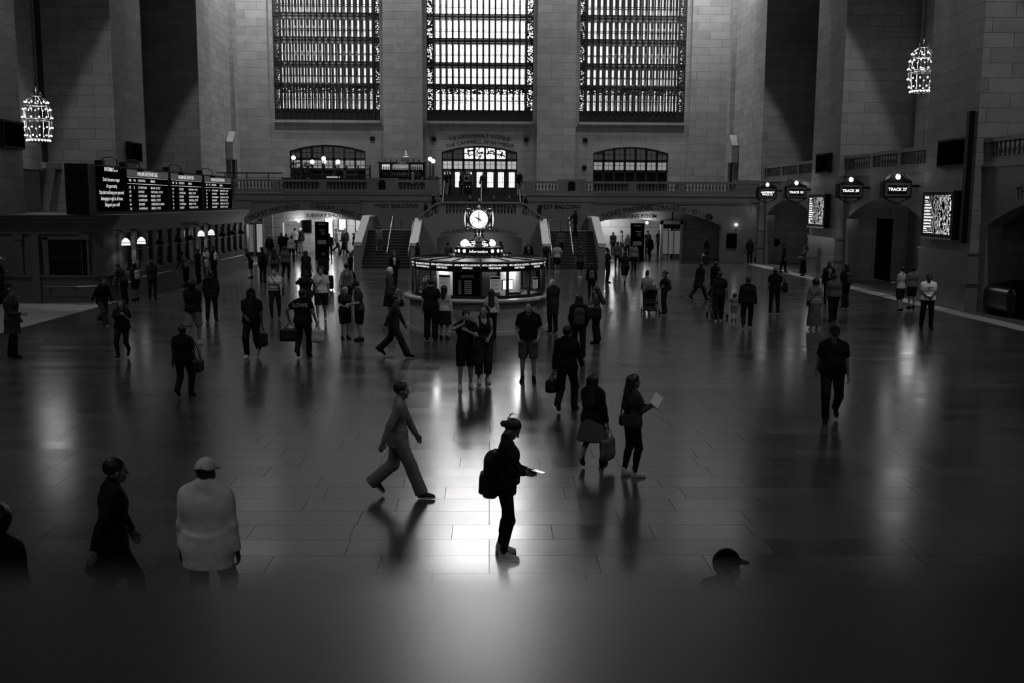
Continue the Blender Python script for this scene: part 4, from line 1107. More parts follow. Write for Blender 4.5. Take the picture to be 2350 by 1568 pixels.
# ------------------------------------------------------------------ chandeliers
BULB = MB().sphere((0, 0, 0), 0.034, 6).mesh('bulb', M_BULB)
def chandelier(x, y, z, label, ztop):
    t = thing('chandelier', label, 'chandelier', (x, y, z))
    H_, Rm = 2.05, 0.62
    prof = lambda s: Rm * (0.55 + 0.45 * math.sin(PI * (0.12 + 0.86 * s)) ** 0.8) if s < 0.9 else Rm * (0.55 + 0.45 * math.sin(PI * (0.12 + 0.86 * s)) ** 0.8) * (1 - (s - 0.9) * 5.5)
    n = 12
    ribs = MB()
    for k in range(n):
        a = 2 * PI * k / n
        ribs.tube([(prof(s) * math.cos(a), prof(s) * math.sin(a), s * H_) for s in np.linspace(0, 1, 12)], 0.02, 5)
    for s in (0.0, 0.5, 0.46, 0.8):
        ribs.tube([(prof(s) * math.cos(a), prof(s) * math.sin(a), s * H_) for a in np.linspace(0, 2 * PI, 25)], 0.035 if s else 0.05, 6)
    ribs.lathe([(0.02, -0.16), (0.06, -0.1), (0.03, -0.04), (0.3, 0.0)], 12)
    ribs.build('cage', M_BRASS, t)
    for s in (0.12, 0.3, 0.52, 0.7, 0.86):
        for k in range(n):
            a = 2 * PI * (k + 0.0) / n
            link(BULB, 'bulb', t, (prof(s) * math.cos(a) * 1.06, prof(s) * math.sin(a) * 1.06, s * H_))
    for k in range(22):
        a = 2 * PI * k / 22
        b = link(BULB, 'bulb', t, (prof(0) * math.cos(a) * 1.05, prof(0) * math.sin(a) * 1.05, 0.02)); b.scale = (1.35, 1.35, 1.35)
    MB().lathe([(0.1, H_ - 0.06), (0.28, H_), (0.2, H_ + 0.1), (0.24, H_ + 0.16), (0.1, H_ + 0.22), (0.07, H_ + 0.36), (0.03, H_ + 0.44)], 14).build('crown', M_BRASS, t, True)
    ch = MB()
    zz = H_ + 0.44
    ch.tube([(0, 0.07 * math.cos(a), zz + 0.08 + 0.09 * math.sin(a)) for a in np.linspace(0, 2 * PI, 11)], 0.02, 5)
    k = 0
    while z + zz < ztop and k < 60:
        zz += 0.2; k += 1
        o = k % 2
        ch.tube([((0.05 * math.cos(a) if o else 0), (0 if o else 0.05 * math.cos(a)), zz + 0.12 * math.sin(a)) for a in np.linspace(0, 2 * PI, 9)], 0.016, 4)
    ch.tube([(0, 0, zz), (0, 0, ztop - z)], 0.012, 5)
    ch.build('chain', M_IRON, t)
    lamp('chandelier_light', 'POINT', (x, y, z + 1.0), 40, None, 0.5)
chandelier(20.25, 48.5, 9.3, 'lit barrel chandelier of small bulbs hanging at the upper right', 27.5)
chandelier(-21.0, 48.5, 6.75, 'lit barrel chandelier of small bulbs hanging at the left', 27.5)

# ------------------------------------------------------------------ track signs
def track_sign(y, words, label, n2=None):
    t = thing('track_sign', label, 'sign', (17.75, y, 4.72), 0, 'lit track signs over the gates')
    MB().box(-0.62, 0.62, -0.22, 0.22, -0.36, 0.34).build('case', M_BLACK, t)
    m = MB().box(-0.56, 0.56, -0.25, -0.22, -0.3, -0.2).box(-0.56, 0.56, -0.25, -0.22, 0.18, 0.28).box(-0.56, -0.42, -0.25, -0.22, -0.2, 0.18).box(0.42, 0.56, -0.25, -0.22, -0.2, 0.18)
    m.build('frame', principled('grey_sign_frame', 0.1, 0.4, 0.3), t)
    m = MB()
    if n2:
        flat_text(m, [(words, 0, 0.0, 0.15), (n2, 0, -0.14, 0.15)], (0, -0.235, 0), (1, 0, 0), (0, 0, 1), 0.014)
    else: flat_text(m, [(words, 0, -0.06, 0.18)], (0, -0.235, 0), (1, 0, 0), (0, 0, 1), 0.014)
    m.build('lettering', emitter('sign_lettering', 2.2), t)
    m = MB().prism([(-0.6, 0.34), (0.6, 0.34), (0.34, 0.48), (0.2, 0.62), (-0.2, 0.62), (-0.34, 0.48)], PY(-0.1), -0.08, 0.08)
    m.tube([(-0.62, -0.15, 0.36), (-0.45, -0.15, 0.7), (-0.3, -0.15, 0.75), (-0.22, -0.15, 0.62)], 0.02, 5).tube([(0.62, -0.15, 0.36), (0.4, -0.15, 0.5), (0.25, -0.15, 0.7)], 0.02, 5)
    m.tube([(-0.55, -0.15, -0.36), (-0.3, -0.15, -0.5), (0.0, -0.15, -0.62), (0.3, -0.15, -0.5), (0.55, -0.15, -0.36)], 0.03, 5)
    m.build('cresting', M_BLACK, t)
    MB().lathe([(0.0, 0.0), (0.115, 0.02), (0.12, 0.06)], 20).build('tmp', M_BRASS) if False else None
    g = MB().sphere((0, -0.2, 0.54), 0.105, 14); g.build('globe', M_GLOBE, t, True)
    MB().tube([(0.12 * math.cos(a), -0.2, 0.54 + 0.12 * math.sin(a)) for a in np.linspace(0, 2 * PI, 17)], 0.018, 5).build('globe_ring', M_BRASS, t)
    MB().box(0.5, 1.1, -0.04, 0.04, 0.1, 0.2).build('bracket', M_BLACK, t)
    lamp('sign_light', 'POINT', (17.75, y - 0.45, 5.3), 3, None, 0.1)
track_sign(44.6, 'TRACK 27', 'lit black track 27 sign with a globe on top, nearest of the four')
track_sign(50.4, 'TRACK 29', 'lit black track 29 sign with a globe on top, second nearest')
track_sign(59.4, 'TRACK 30', 'lit black track 30 sign with a globe on top, left of the farther screen')
track_sign(65.6, 'VANDERBILT', 'lit black two-line sign with a globe on top, farthest of the four', 'TRACK 32')

# lit poster screens on the piers
def lit_screen(y0, y1, z0, z1, label):
    yc, zc = (y0 + y1) / 2, (z0 + z1) / 2
    h, k = (y1 - y0) / 2, (z1 - z0) / 2
    t = thing('lit_screen', label, 'screen', (PIER_R - 0.02, yc, zc), 0, 'lit screens on the piers')
    MB().box(-0.3, 0.0, -h, h, -k, k).build('case', M_BLACK, t)
    MB().box(-0.33, -0.28, -h, h, k - 0.04, k + 0.03).box(-0.34, -0.28, -h, h, -k - 0.03, -k + 0.03).build('trim', M_STEEL, t)
    s = MB().box(-0.31, -0.302, -h + 0.22, h - 0.22, -k + 0.17, k - 0.17).build('screen', M_ART, t)
    m = MB()
    sc = k / 0.9
    rs = np.random.default_rng(5)
    for z, hh, L in ((0.62, 0.08, 0.36), (0.52, 0.03, 0.26), (0.46, 0.03, 0.36), (0.35, 0.055, 0.5), (0.23, 0.055, 0.62), (0.11, 0.055, 0.5), (-0.01, 0.055, 0.58), (-0.13, 0.055, 0.76), (-0.25, 0.055, 0.66), (-0.37, 0.055, 0.6), (-0.49, 0.055, 0.66), (-0.58, 0.06, 0.26), (-0.65, 0.03, 0.4), (-0.71, 0.025, 0.84)):
        a = 0.0                              # rows of small unreadable print, the wall facing the hall
        while a < L:
            w_ = min(L - a, rs.uniform(0.03, 0.09))
            y = (h - 0.28) - a * sc
            m.box(-0.315, -0.311, y - w_ * sc * 0.85, y, z * sc, (z + hh * rs.uniform(0.7, 1.0)) * sc)
            a += w_
    m.build('lettering', emitter('screen_lettering', 1.6), t)
    lamp('screen_light', 'AREA', (PIER_R - 0.5, yc, zc), 3, (PIER_R - 3, yc, zc), 0.8)
lit_screen(55.0, 57.9, 2.78, 4.6, 'tall lit screen with white text and swirls on the farther pier')
lit_screen(39.6, 42.5, 2.72, 4.62, 'tall lit screen with white text and swirls on the nearer pier')

# ------------------------------------------------------------------ bar and lamps on the west balcony
t = thing('bar_counter', 'long dark bar counter behind the left balcony rail', 'bar', (-11.0, 76.0, 4.5))
MB().box(-4.2, 4.8, -0.4, 0.4, 0, 1.15).build('front', M_BLACK, t); MB().box(-4.3, 4.9, -0.5, 0.5, 1.15, 1.22).build('top', M_BRONZE, t)
t2 = thing('back_bar', 'tall dark back bar of bottle shelves against the pier', 'shelf', (-6.9, 80.9, 4.5))
m = MB()
for x in (-1.75, -0.85, 0.55, 1.75): m.box(x - 0.05, x + 0.05, -0.3, 0.3, 0, 2.5)
for z in (0.9, 1.5, 2.0): m.box(-1.75, 1.75, -0.3, 0.3, z - 0.03, z)
m.box(-1.9, 1.9, -0.35, 0.35, 2.5, 2.58).box(-1.75, 1.75, 0.2, 0.3, 0, 2.5).box(-1.75, 1.75, -0.25, 0.3, 0, 0.9)
m.build('frame', M_BLACK, t2)
for q, (a, b, s) in enumerate(((-1.6, -1.0, 1.4), (-0.75, 0.45, 0.5), (0.65, 1.6, 0.4))): MB().box(a, b, 0.17, 0.19, 2.02, 2.42).build('back_light', emitter('back_bar_glow_%d' % q, s * 0.5), t2)
BOT = MB().lathe([(0.045, 0), (0.047, 0.2), (0.018, 0.27), (0.018, 0.35)], 8).mesh('bottle', M_BOTTLE, True)
shelf_say = {0.9: 'lowest shelf', 1.5: 'middle shelf', 2.0: 'top shelf', 2.58: 'top'}
for z, n in ((1.5, 22), (2.0, 22), (2.58, 7)):
    for k in range(n):
        o = link(BOT, 'bottle', None, (-6.9 - 1.55 + 3.1 * (k + 0.5) / n, 80.85, 4.5 + z))
        tag(o, 'dark bottle standing on the %s of the back bar' % shelf_say[z], 'bottle', 'bottles on the %s of the back bar' % shelf_say[z])
for x, y, s in ((-10.3, 80.6, 'left'), (-13.0, 80.9, 'far left')):
    t3 = thing('glass_shelf', 'dark standing shelf of glasses at the %s end of the bar' % s, 'shelf', (x, y, 4.5))
    m = MB()
    for q in (-0.9, 0, 0.9): m.box(q - 0.04, q + 0.04, -0.2, 0.2, 0, 2.3)
    for z in (1.0, 1.5, 1.95, 2.3): m.box(-0.95, 0.95, -0.22, 0.22, z - 0.03, z)
    m.build('frame', M_BLACK, t3)
    gm = MB()
    for k in range(14):
        for z in (1.5, 1.95): gm.lathe([(0.02, 0), (0.03, 0.02), (0.045, 0.16)], 6, (-0.8 + k * 0.125, -0.05, z))
    go = gm.build('glasses', M_STEEL, t3); go['kind'] = 'stuff'
GL = [(-14.3, 75.2, 7.15, 'leftmost'), (-13.0, 75.5, 6.87, 'second from the left'), (-12.6, 78.5, 7.0, 'smaller one third from the left'), (-12.15, 75.4, 7.12, 'tallest beside the middle of the arch'), (-11.2, 76.0, 6.88, 'fifth from the left'), (-11.05, 75.0, 6.86, 'sixth from the left'), (-4.35, 74.5, 7.1, 'taller one of the pair by the doorway'), (-4.12, 74.3, 6.94, 'shorter one of the pair by the doorway')]
for x, y, z, s in GL:
    t = thing('globe_lamp', 'lit white globe lamp on a balcony post, ' + s, 'lamp', (x, y, 4.5), 0, 'globe lamps of the balcony bar')
    MB().sphere((0, 0, z - 4.5), 0.15, 14).build('globe', M_GLOBE, t, True)
    MB().tube([(0, 0, 0.0), (0, 0, z - 4.65)], 0.045, 8).lathe([(0.15, 0), (0.12, 0.08), (0.05, 0.12)], 10).build('post', M_BLACK, t)
for x, y, p in ((-12.6, 76.2, 45), (-4.2, 74.3, 18)): lamp('balcony_globe_light', 'POINT', (x, y, 7.0), p, None, 0.3)
lamp('back_bar_light', 'AREA', (-6.9, 80.2, 6.9), 14, (-6.9, 80.9, 6.0), 0.6)
# planting
def shrub(name, label, x0, x1, y, z0, h, n, seed):
    r = np.random.default_rng(seed)
    t = thing(name, label, 'plant', ((x0 + x1) / 2, y, z0))
    m = MB(); w = (x1 - x0) / 2
    for k in range(n):
        p = np.array([r.uniform(-w, w), r.uniform(-0.3, 0.3), 0.4 + r.uniform(0, h)]); a = r.normal(size=3); a /= np.linalg.norm(a); b = np.cross(a, r.normal(size=3)); b /= np.linalg.norm(b)
        l = r.uniform(0.08, 0.18)
        m.add([p - a * l, p + b * l * 0.35, p + a * l, p - b * l * 0.35], [(0, 1, 2, 3)])
    m.build('foliage', M_LEAF, t)
    MB().box(-w, w, -0.25, 0.25, 0, 0.45).build('planter', M_BLACK, t)
shrub('potted_plant', 'bushy dark plant in a planter at the left end of the balcony bar', -14.4, -12.9, 74.6, 4.5, 1.9, 420, 1)
shrub('potted_hedge', 'low dark hedge in a planter on the balcony left of the middle steps', -5.2, -3.6, 73.4, 4.5, 0.9, 380, 2)
t = thing('menu_board', 'black slanted menu board standing on the balcony by the hedge', 'sign', (-5.35, 74.0, 4.5))
MB().obox((0, 0, 1.55), (0.45, 0.04, 0.5), 0.2, -0.4).build('board', M_BLACK, t); MB().tube([(0, 0, 0), (0, 0, 1.4)], 0.025, 6).build('stand', M_BLACK, t)
t = thing('balcony_handrail', 'dark double metal railing of the bar above the left balustrade', 'railing', (-16.5, 72.2, 4.5))
MB().box(-2.6, 2.0, -0.03, 0.03, 1.42, 1.5).box(-2.6, 2.0, -0.02, 0.02, 1.15, 1.18).build('rails', M_BRONZE, t)
for x in (-2.0, -0.5, 1.0): MB().box(x - 0.03, x + 0.03, -0.03, 0.03, 0, 1.45).build('post', M_BRONZE, t)
t = thing('neon_sign', 'small lit emblem sign on the pier above the back bar', 'sign', (-6.65, 81.36, 7.55))
m = MB()
for k in range(3): m.tube([(0.06 * math.sin(s * 4 + k), 0, 0.1 + k * 0.13 + 0.1 * s) for s in np.linspace(0, 1, 6)], 0.02, 4)
m.lathe([(0.2, -0.04), (0.2, 0.02)], 12, (0, 0, 0), 0, 2 * PI, 1, 0.15)
m.build('tubes', emitter('dim_neon', 0.6), t)
for x, z0, z1, s in ((-11.6, 5.72, 5.85, 'on the bar counter under the globe lamps'),):
    tag(MB().box(x - 0.5, x + 0.5, 76.2, 76.25, z0, z1 if z1 - z0 < 0.3 else z0 + 0.2).build('lit_strip', emitter('bar_strip', 0.35)), 'short lit strip ' + s, 'lamp')

# ------------------------------------------------------------------ the parapet just in front of the camera
pp = thing('stone_parapet', 'polished dark stone parapet in the foreground, out of focus', 'parapet', (0, 0, 0))
EDGE = CAM_H - 0.137
m = MB()
m.add([(-3, -0.5, EDGE + 0.05), (3, -0.5, EDGE + 0.05), (3, 0.36, EDGE), (-3, 0.36, EDGE), (-3, 0.4, EDGE - 0.02), (3, 0.4, EDGE - 0.02), (3, 0.4, EDGE - 0.16), (-3, 0.4, EDGE - 0.16), (-3, -0.5, EDGE - 0.16), (3, -0.5, EDGE - 0.16)],
      [(0, 1, 2, 3), (3, 2, 5, 4), (4, 5, 6, 7), (7, 6, 9, 8), (8, 9, 1, 0), (0, 3, 4, 7, 8), (1, 9, 6, 5, 2)])
m.build('coping', principled('polished_parapet_stone', 0.06, 0.3, 0, 0.3, 0.12, 5), pp)
MB().box(-3, 3, -0.3, 0.3, 0, EDGE - 0.16).build('wall', M_MARBLE, pp)
# ------------------------------------------------------------------ people: bodies grown from distance fields, one closed surface each
def cap(P, a, b, ra, rb):
    a = np.asarray(a, float); b = np.asarray(b, float)
    ba = b - a; t = np.clip(((P - a) @ ba) / max(1e-9, ba @ ba), 0, 1)
    return np.linalg.norm(P - a - t[:, None] * ba, axis=1) - (ra + (rb - ra) * t)
def ell(P, c, r):
    q = (P - np.asarray(c, float)); r = np.asarray(r, float)
    k0 = np.linalg.norm(q / r, axis=1); k1 = np.linalg.norm(q / (r * r), axis=1)
    return k0 * (k0 - 1) / np.maximum(k1, 1e-9)
def rbox(P, c, h, r):
    q = np.abs(P - np.asarray(c, float)) - (np.asarray(h, float) - r)
    return np.linalg.norm(np.maximum(q, 0), axis=1) + np.minimum(q.max(axis=1), 0) - r
def smin(a, b, k):
    h = np.clip(0.5 + 0.5 * (b - a) / k, 0, 1)
    return b + (a - b) * h - k * h * (1 - h)
def smax(a, b, k): return -smin(-a, -b, k)

def surface(fn, lo, hi, h):
    """surface nets on a grid of cell h"""
    lo = np.asarray(lo, float) - 1.5 * h; hi = np.asarray(hi, float) + 1.5 * h
    n = np.ceil((hi - lo) / h).astype(int) + 1
    ax = [lo[i] + h * np.arange(n[i]) for i in range(3)]
    G = np.stack(np.meshgrid(*ax, indexing='ij'), -1).reshape(-1, 3)
    F = fn(G).reshape(n)
    S = F < 0
    c = np.zeros(n - 1, int)
    offs = [(i, j, k) for i in (0, 1) for j in (0, 1) for k in (0, 1)]
    def sub(A, o): return A[o[0]:n[0] - 1 + o[0], o[1]:n[1] - 1 + o[1], o[2]:n[2] - 1 + o[2]]
    for o in offs: c += sub(S, o)
    act = (c > 0) & (c < 8)
    idx = -np.ones(n - 1, int); idx[act] = np.arange(act.sum())
    acc = np.zeros((act.sum(), 3)); cnt = np.zeros(act.sum())
    for o in offs:
        for d in range(3):
            if o[d]: continue
            o2 = list(o); o2[d] = 1
            fa, fb = sub(F, o)[act], sub(F, o2)[act]
            x = (fa < 0) != (fb < 0)
            t = np.where(x, fa / np.where(x, fa - fb, 1), 0)
            p = np.tile(np.array(o, float), (len(fa), 1)); p[:, d] += t
            acc[x] += p[x]; cnt[x] += 1
    V = acc / np.maximum(cnt, 1)[:, None]
    cell = np.argwhere(act)
    V = lo + (cell + V) * h
    Q = []
    for d in range(3):
        e, f = [(1, 2), (2, 0), (0, 1)][d]
        sl = [slice(1, n[i] - 1) for i in range(3)]
        sa = list(sl); sb = list(sl); sa[d] = slice(0, n[d] - 1); sb[d] = slice(1, n[d])
        A, B = S[tuple(sa)], S[tuple(sb)]
        w = np.argwhere(A != B)
        if len(w) == 0: continue
        pos = A[tuple(w.T)]
        base = w.copy(); base[:, e] += 1; base[:, f] += 1
        def g(de, df):
            q = base.copy(); q[:, e] -= de; q[:, f] -= df
            return idx[q[:, 0], q[:, 1], q[:, 2]]
        quad = np.stack([g(1, 1), g(0, 1), g(0, 0), g(1, 0)], 1)
        quad[~pos] = quad[~pos][:, ::-1]
        Q.append(quad[(quad >= 0).all(1)])
    return V, np.concatenate(Q) if Q else np.zeros((0, 4), int)

def np_mesh(name, parts, mats):
    """parts: list of (V, Q, material index)"""
    vs = np.concatenate([p[0] for p in parts]); off = 0; fs = []; mi = []
    for V, Q, k in parts:
        fs.append(Q + off); off += len(V); mi += [k] * len(Q)
    Q = np.concatenate(fs)
    me = bpy.data.meshes.new(name)
    me.vertices.add(len(vs)); me.vertices.foreach_set('co', vs.ravel())
    me.loops.add(Q.size); me.loops.foreach_set('vertex_index', Q.ravel())
    me.polygons.add(len(Q)); me.polygons.foreach_set('loop_start', np.arange(0, Q.size, 4)); me.polygons.foreach_set('loop_total', np.full(len(Q), 4))
    for m in mats: me.materials.append(m)
    me.polygons.foreach_set('material_index', np.array(mi)); me.polygons.foreach_set('use_smooth', np.ones(len(Q), bool))
    me.update(calc_edges=True)
    return me

CLOTH = {}
def cloth(c, pat=None):
    k = (c, pat)
    if k in CLOTH: return CLOTH[k]
    v = {'black': 0.006, 'dark': 0.014, 'char': 0.03, 'grey': 0.07, 'mid': 0.16, 'light': 0.4, 'white': 0.7}[c]
    nm = 'cloth_%s%s' % (c, '_' + pat if pat else '')
    if pat is None: m = principled(nm, v, 0.85, 0, 0.15, 0.25, 14, 0, 0.15)
    else: m = principled(nm, v, 0.85, 0, 0.15, 0.9, 22 if pat == 'print' else 9, 0, 0.1)
    CLOTH[k] = m
    return m
SKIN = {k: principled('skin_' + k, v, 0.55, 0, 0.3, 0.06, 20) for k, v in (('light', 0.26), ('mid', 0.16), ('deep', 0.05))}
HAIRM = {'dark': principled('dark_hair', 0.008, 0.5, 0, 0.4, 0.4, 60), 'brown': principled('brown_hair', 0.02, 0.5, 0, 0.4, 0.4, 60), 'grey': principled('grey_hair', 0.25, 0.6, 0, 0.3, 0.3, 60), 'white': principled('white_hair', 0.5, 0.6, 0, 0.3, 0.3, 60)}
M_EYE = principled('dark_eye', 0.01, 0.2)

# --- prototypes: head, hair, hand, shoe
def head_field(P):
    d = ell(P, (0, -0.014, 0.1), (0.076, 0.096, 0.092))
    d = smin(d, ell(P, (0, 0.022, 0.038), (0.058, 0.066, 0.075)), 0.03)
    d = smin(d, ell(P, (0, 0.062, -0.018), (0.026, 0.024, 0.022)), 0.03)
    d = smin(d, cap(P, (-0.03, 0.074, 0.083), (0.03, 0.074, 0.083), 0.012, 0.012), 0.02)
    for s in (-1, 1):
        d = smax(d, -ell(P, (s * 0.031, 0.1, 0.066), (0.02, 0.018, 0.014)), 0.015)
        d = smin(d, ell(P, (s * 0.04, 0.062, 0.04), (0.02, 0.018, 0.018)), 0.02)
        d = smin(d, ell(P, (s * 0.077, -0.004, 0.052), (0.011, 0.021, 0.031)), 0.008)
    d = smin(d, cap(P, (0, 0.084, 0.074), (0, 0.107, 0.037), 0.008, 0.013), 0.014)
    d = smin(d, cap(P, (-0.018, 0.084, 0.006), (0.018, 0.084, 0.006), 0.008, 0.008), 0.01)
    d = smin(d, cap(P, (0, -0.014, -0.045), (0, -0.012, 0.03), 0.05, 0.05), 0.03)
    return d
def hair_field(style):
    def f(P):
        base = ell(P, (0, -0.02, 0.108), (0.085, 0.103, 0.096))
        line = P[:, 1] - (0.052 + (P[:, 2] - 0.12) * 0.5)         # hairline over the brow
        face = np.maximum(line, -(0.16 - P[:, 2]) * 0.0 - 1)
        lo = 0.03 - P[:, 2] - 0.35 * np.minimum(0, P[:, 1] + 0.02)  # nape and ears
        lo = (0.045 + 0.9 * np.minimum(0, P[:, 1] + 0.03)) - P[:, 2]
        d = smax(smax(base, line, 0.01), lo, 0.02)
        if style == 'long':
            e = cap(P * np.array([0.62, 1, 1]), (0, -0.06, 0.1), (0, -0.085, -0.2), 0.062, 0.05)
            d = smin(d, np.maximum(e, P[:, 1] - 0.0), 0.03)
            for s in (-1, 1): d = smin(d, cap(P, (s * 0.075, -0.01, 0.1), (s * 0.085, 0.0, -0.12), 0.026, 0.02), 0.02)
        if style == 'longest':
            e = cap(P * np.array([0.6, 1, 1]), (0, -0.06, 0.1), (0, -0.12, -0.34), 0.066, 0.06)
            d = smin(d, np.maximum(e, P[:, 1] + 0.005), 0.03)
        if style == 'bun': d = smin(d, ell(P, (0, -0.13, 0.12), (0.042, 0.04, 0.042)), 0.015)
        if style == 'lowbun': d = smin(d, ell(P, (0, -0.125, 0.06), (0.045, 0.04, 0.04)), 0.015)
        if style == 'bigbun': d = smin(d, ell(P, (0, -0.07, 0.2), (0.085, 0.075, 0.07)), 0.03)
        if style == 'pony':
            d = smin(d, cap(P, (0, -0.11, 0.13), (0, -0.15, 0.1), 0.03, 0.035), 0.02); d = smin(d, cap(P, (0, -0.15, 0.1), (0, -0.15, -0.14), 0.034, 0.012), 0.02)
        if style == 'big': d = smin(d, np.maximum(ell(P, (0, -0.03, 0.1), (0.125, 0.12, 0.13)), line), 0.02)
        d = d + 0.0022 * np.sin(P[:, 0] * 210 + P[:, 2] * 60) * np.sin(P[:, 1] * 170 + P[:, 2] * 90)
        if style == 'big': d = d + 0.009 * np.sin(P[:, 0] * 95) * np.sin(P[:, 1] * 88 + 1) * np.sin(P[:, 2] * 92 + 2)
        if style == 'locks':
            for k in range(9):
                a = -2.3 + k * 4.6 / 8 - PI / 2 if False else PI + (k - 4) * 0.42
                x, y = math.sin(a) * 0.085, math.cos(a) * 0.085 - 0.02
                d = smin(d, cap(P, (x * 0.8, y * 0.8, 0.15), (x * 1.25, y * 1.25, -0.1), 0.03, 0.016), 0.015)
        return d
    return f
def cap_field(P):
    d = ell(P, (0, -0.014, 0.112), (0.092, 0.108, 0.1))
    d = smax(d, 0.1 - P[:, 2], 0.01)
    b = np.maximum(np.maximum(ell(P, (0, 0.085, 0.1), (0.085, 0.1, 0.4)), np.abs(P[:, 2] - 0.108 + 0.25 * (P[:, 1] - 0.08)) - 0.009), 0.05 - P[:, 1])
    return np.minimum(d, b)
def hat_field(P):
    d = smax(ell(P, (0, -0.014, 0.12), (0.094, 0.108, 0.1)), 0.1 - P[:, 2], 0.01)
    b = np.maximum(ell(P, (0, -0.014, 0.11), (0.165, 0.18, 0.8)), np.abs(P[:, 2] - 0.11) - 0.01)
    return smin(d, b, 0.015)
def band_field(P):
    return np.maximum(ell(P, (0, -0.02, 0.108), (0.092, 0.11, 0.103)), np.abs((P[:, 1] - 0.01) * 0.95 - (P[:, 2] - 0.12) * 0.2) - 0.02)
_proto = {}
def proto(key, fn, lo, hi, h):
    if key not in _proto: _proto[key] = surface(fn, lo, hi, h)
    return _proto[key]
def head_part(h=0.0075):
    V, Q = proto(('head', h), head_field, (-0.1, -0.13, -0.15), (0.1, 0.13, 0.21), h)
    E = []
    for s in (-1, 1):
        a, b = proto(('eye', s), lambda P, s=s: ell(P, (s * 0.031, 0.082, 0.067), (0.012, 0.011, 0.008)), (s * 0.031 - 0.02, 0.06, 0.05), (s * 0.031 + 0.02, 0.1, 0.085), 0.006)
        E.append((a, b))
    return (V, Q), E
def hand_field(curl, spread=0.0):
    a1, a2, a3 = curl
    T = [0.028, 0.0095, -0.0095, -0.027]; LN_ = [0.066, 0.075, 0.069, 0.054]
    segs = []
    for t, L in zip(T, LN_):
        p = np.array([t, 0.0, 0.088]); ang = 0
        for k, (a, f) in enumerate(((a1, 0.45), (a2, 0.32), (a3, 0.23))):
            ang += a
            q = p + L * 1.05 * f * np.array([spread * t * 6, math.sin(ang), math.cos(ang)])
            segs.append((p, q, 0.0092 - k * 0.0006, 0.0088 - k * 0.0006)); p = q
    def f(P):
        d = None
        for t in T:
            e = cap(P, (t * 0.62, 0, 0.008), (t, 0, 0.085), 0.0155, 0.0125)
            d = e if d is None else smin(d, e, 0.012)
        d = smin(d, cap(P, (0.004, 0, -0.03), (0.0, 0, 0.012), 0.022, 0.022), 0.02)
        for a, b, r0, r1 in segs: d = smin(d, cap(P, a, b, r0, r1), 0.004)
        d = smin(d, cap(P, (0.02, 0.006, 0.02), (0.047, 0.02, 0.055), 0.0145, 0.0115), 0.012)
        d = smin(d, cap(P, (0.047, 0.02, 0.055), (0.05, 0.032, 0.088), 0.0115, 0.009), 0.006)
        return d
    return f
HANDS = {'relax': (0.25, 0.5, 0.4), 'grip': (0.9, 1.25, 0.8), 'flat': (0.25, 0.35, 0.2), 'hold': (0.6, 0.8, 0.5)}
def hand_part(kind, h=0.006):
    return proto(('hand', kind, h), hand_field(HANDS[kind]), (-0.055, -0.03, -0.05), (0.075, 0.11, 0.185), h)
def shoe_fields(kind):
    def upper(P):
        d = smin(ell(P, (0, -0.03, 0.055), (0.038, 0.06, 0.055)), ell(P, (0, 0.08, 0.036), (0.042, 0.09, 0.034)), 0.05)
        d = smin(d, cap(P, (0, -0.035, 0.05), (0, -0.04, 0.11 if kind != 'boot' else 0.17), 0.04, 0.043), 0.03)
        d = smin(d, cap(P, (0, 0.0, 0.085), (0, 0.09, 0.06), 0.02, 0.016), 0.02)
        return smax(d, 0.02 - P[:, 2], 0.004)
    def sole(P):
        w = 0.046 - 0.008 * np.exp(-((P[:, 1] - 0.02) / 0.05) ** 2)
        d = np.maximum(np.maximum(np.abs(P[:, 0]) - w, np.abs(P[:, 1] - 0.04) - 0.133), ell(P, (0, 0.04, 0.0), (0.049, 0.135, 0.5)))
        return smax(d, np.maximum(P[:, 2] - 0.03 - 0.012 * np.clip(-P[:, 1] * 8, 0, 1), -P[:, 2]), 0.006)
    return upper, sole
_shoe = {}
def shoe_meshes(kind, up, so):
    k = (kind, up, so)
    if k not in _shoe:
        u, s = shoe_fields(kind)
        V, Q = proto(('shoe', kind), u, (-0.06, -0.11, 0.015), (0.06, 0.19, 0.2), 0.009)
        V2, Q2 = proto(('sole', kind), s, (-0.06, -0.11, 0.0), (0.06, 0.19, 0.045), 0.009)
        _shoe[k] = (np_mesh('shoe', [(V, Q, 0)], [cloth(up)]), np_mesh('sole', [(V2, Q2, 0)], [cloth(so)]))
    return _shoe[k]

def ik(a, t, l1, l2, pole):
    a, t, pole = np.array(a, float), np.array(t, float), np.array(pole, float)
    v = t - a; L = np.linalg.norm(v); u = v / max(L, 1e-6)
    L = min(L, (l1 + l2) * 0.999); t = a + u * L
    c = (l1 * l1 + L * L - l2 * l2) / (2 * L); h = math.sqrt(max(0, l1 * l1 - c * c))
    p = pole - u * (pole @ u); p /= max(1e-6, np.linalg.norm(p))
    return a + u * c + p * h, t

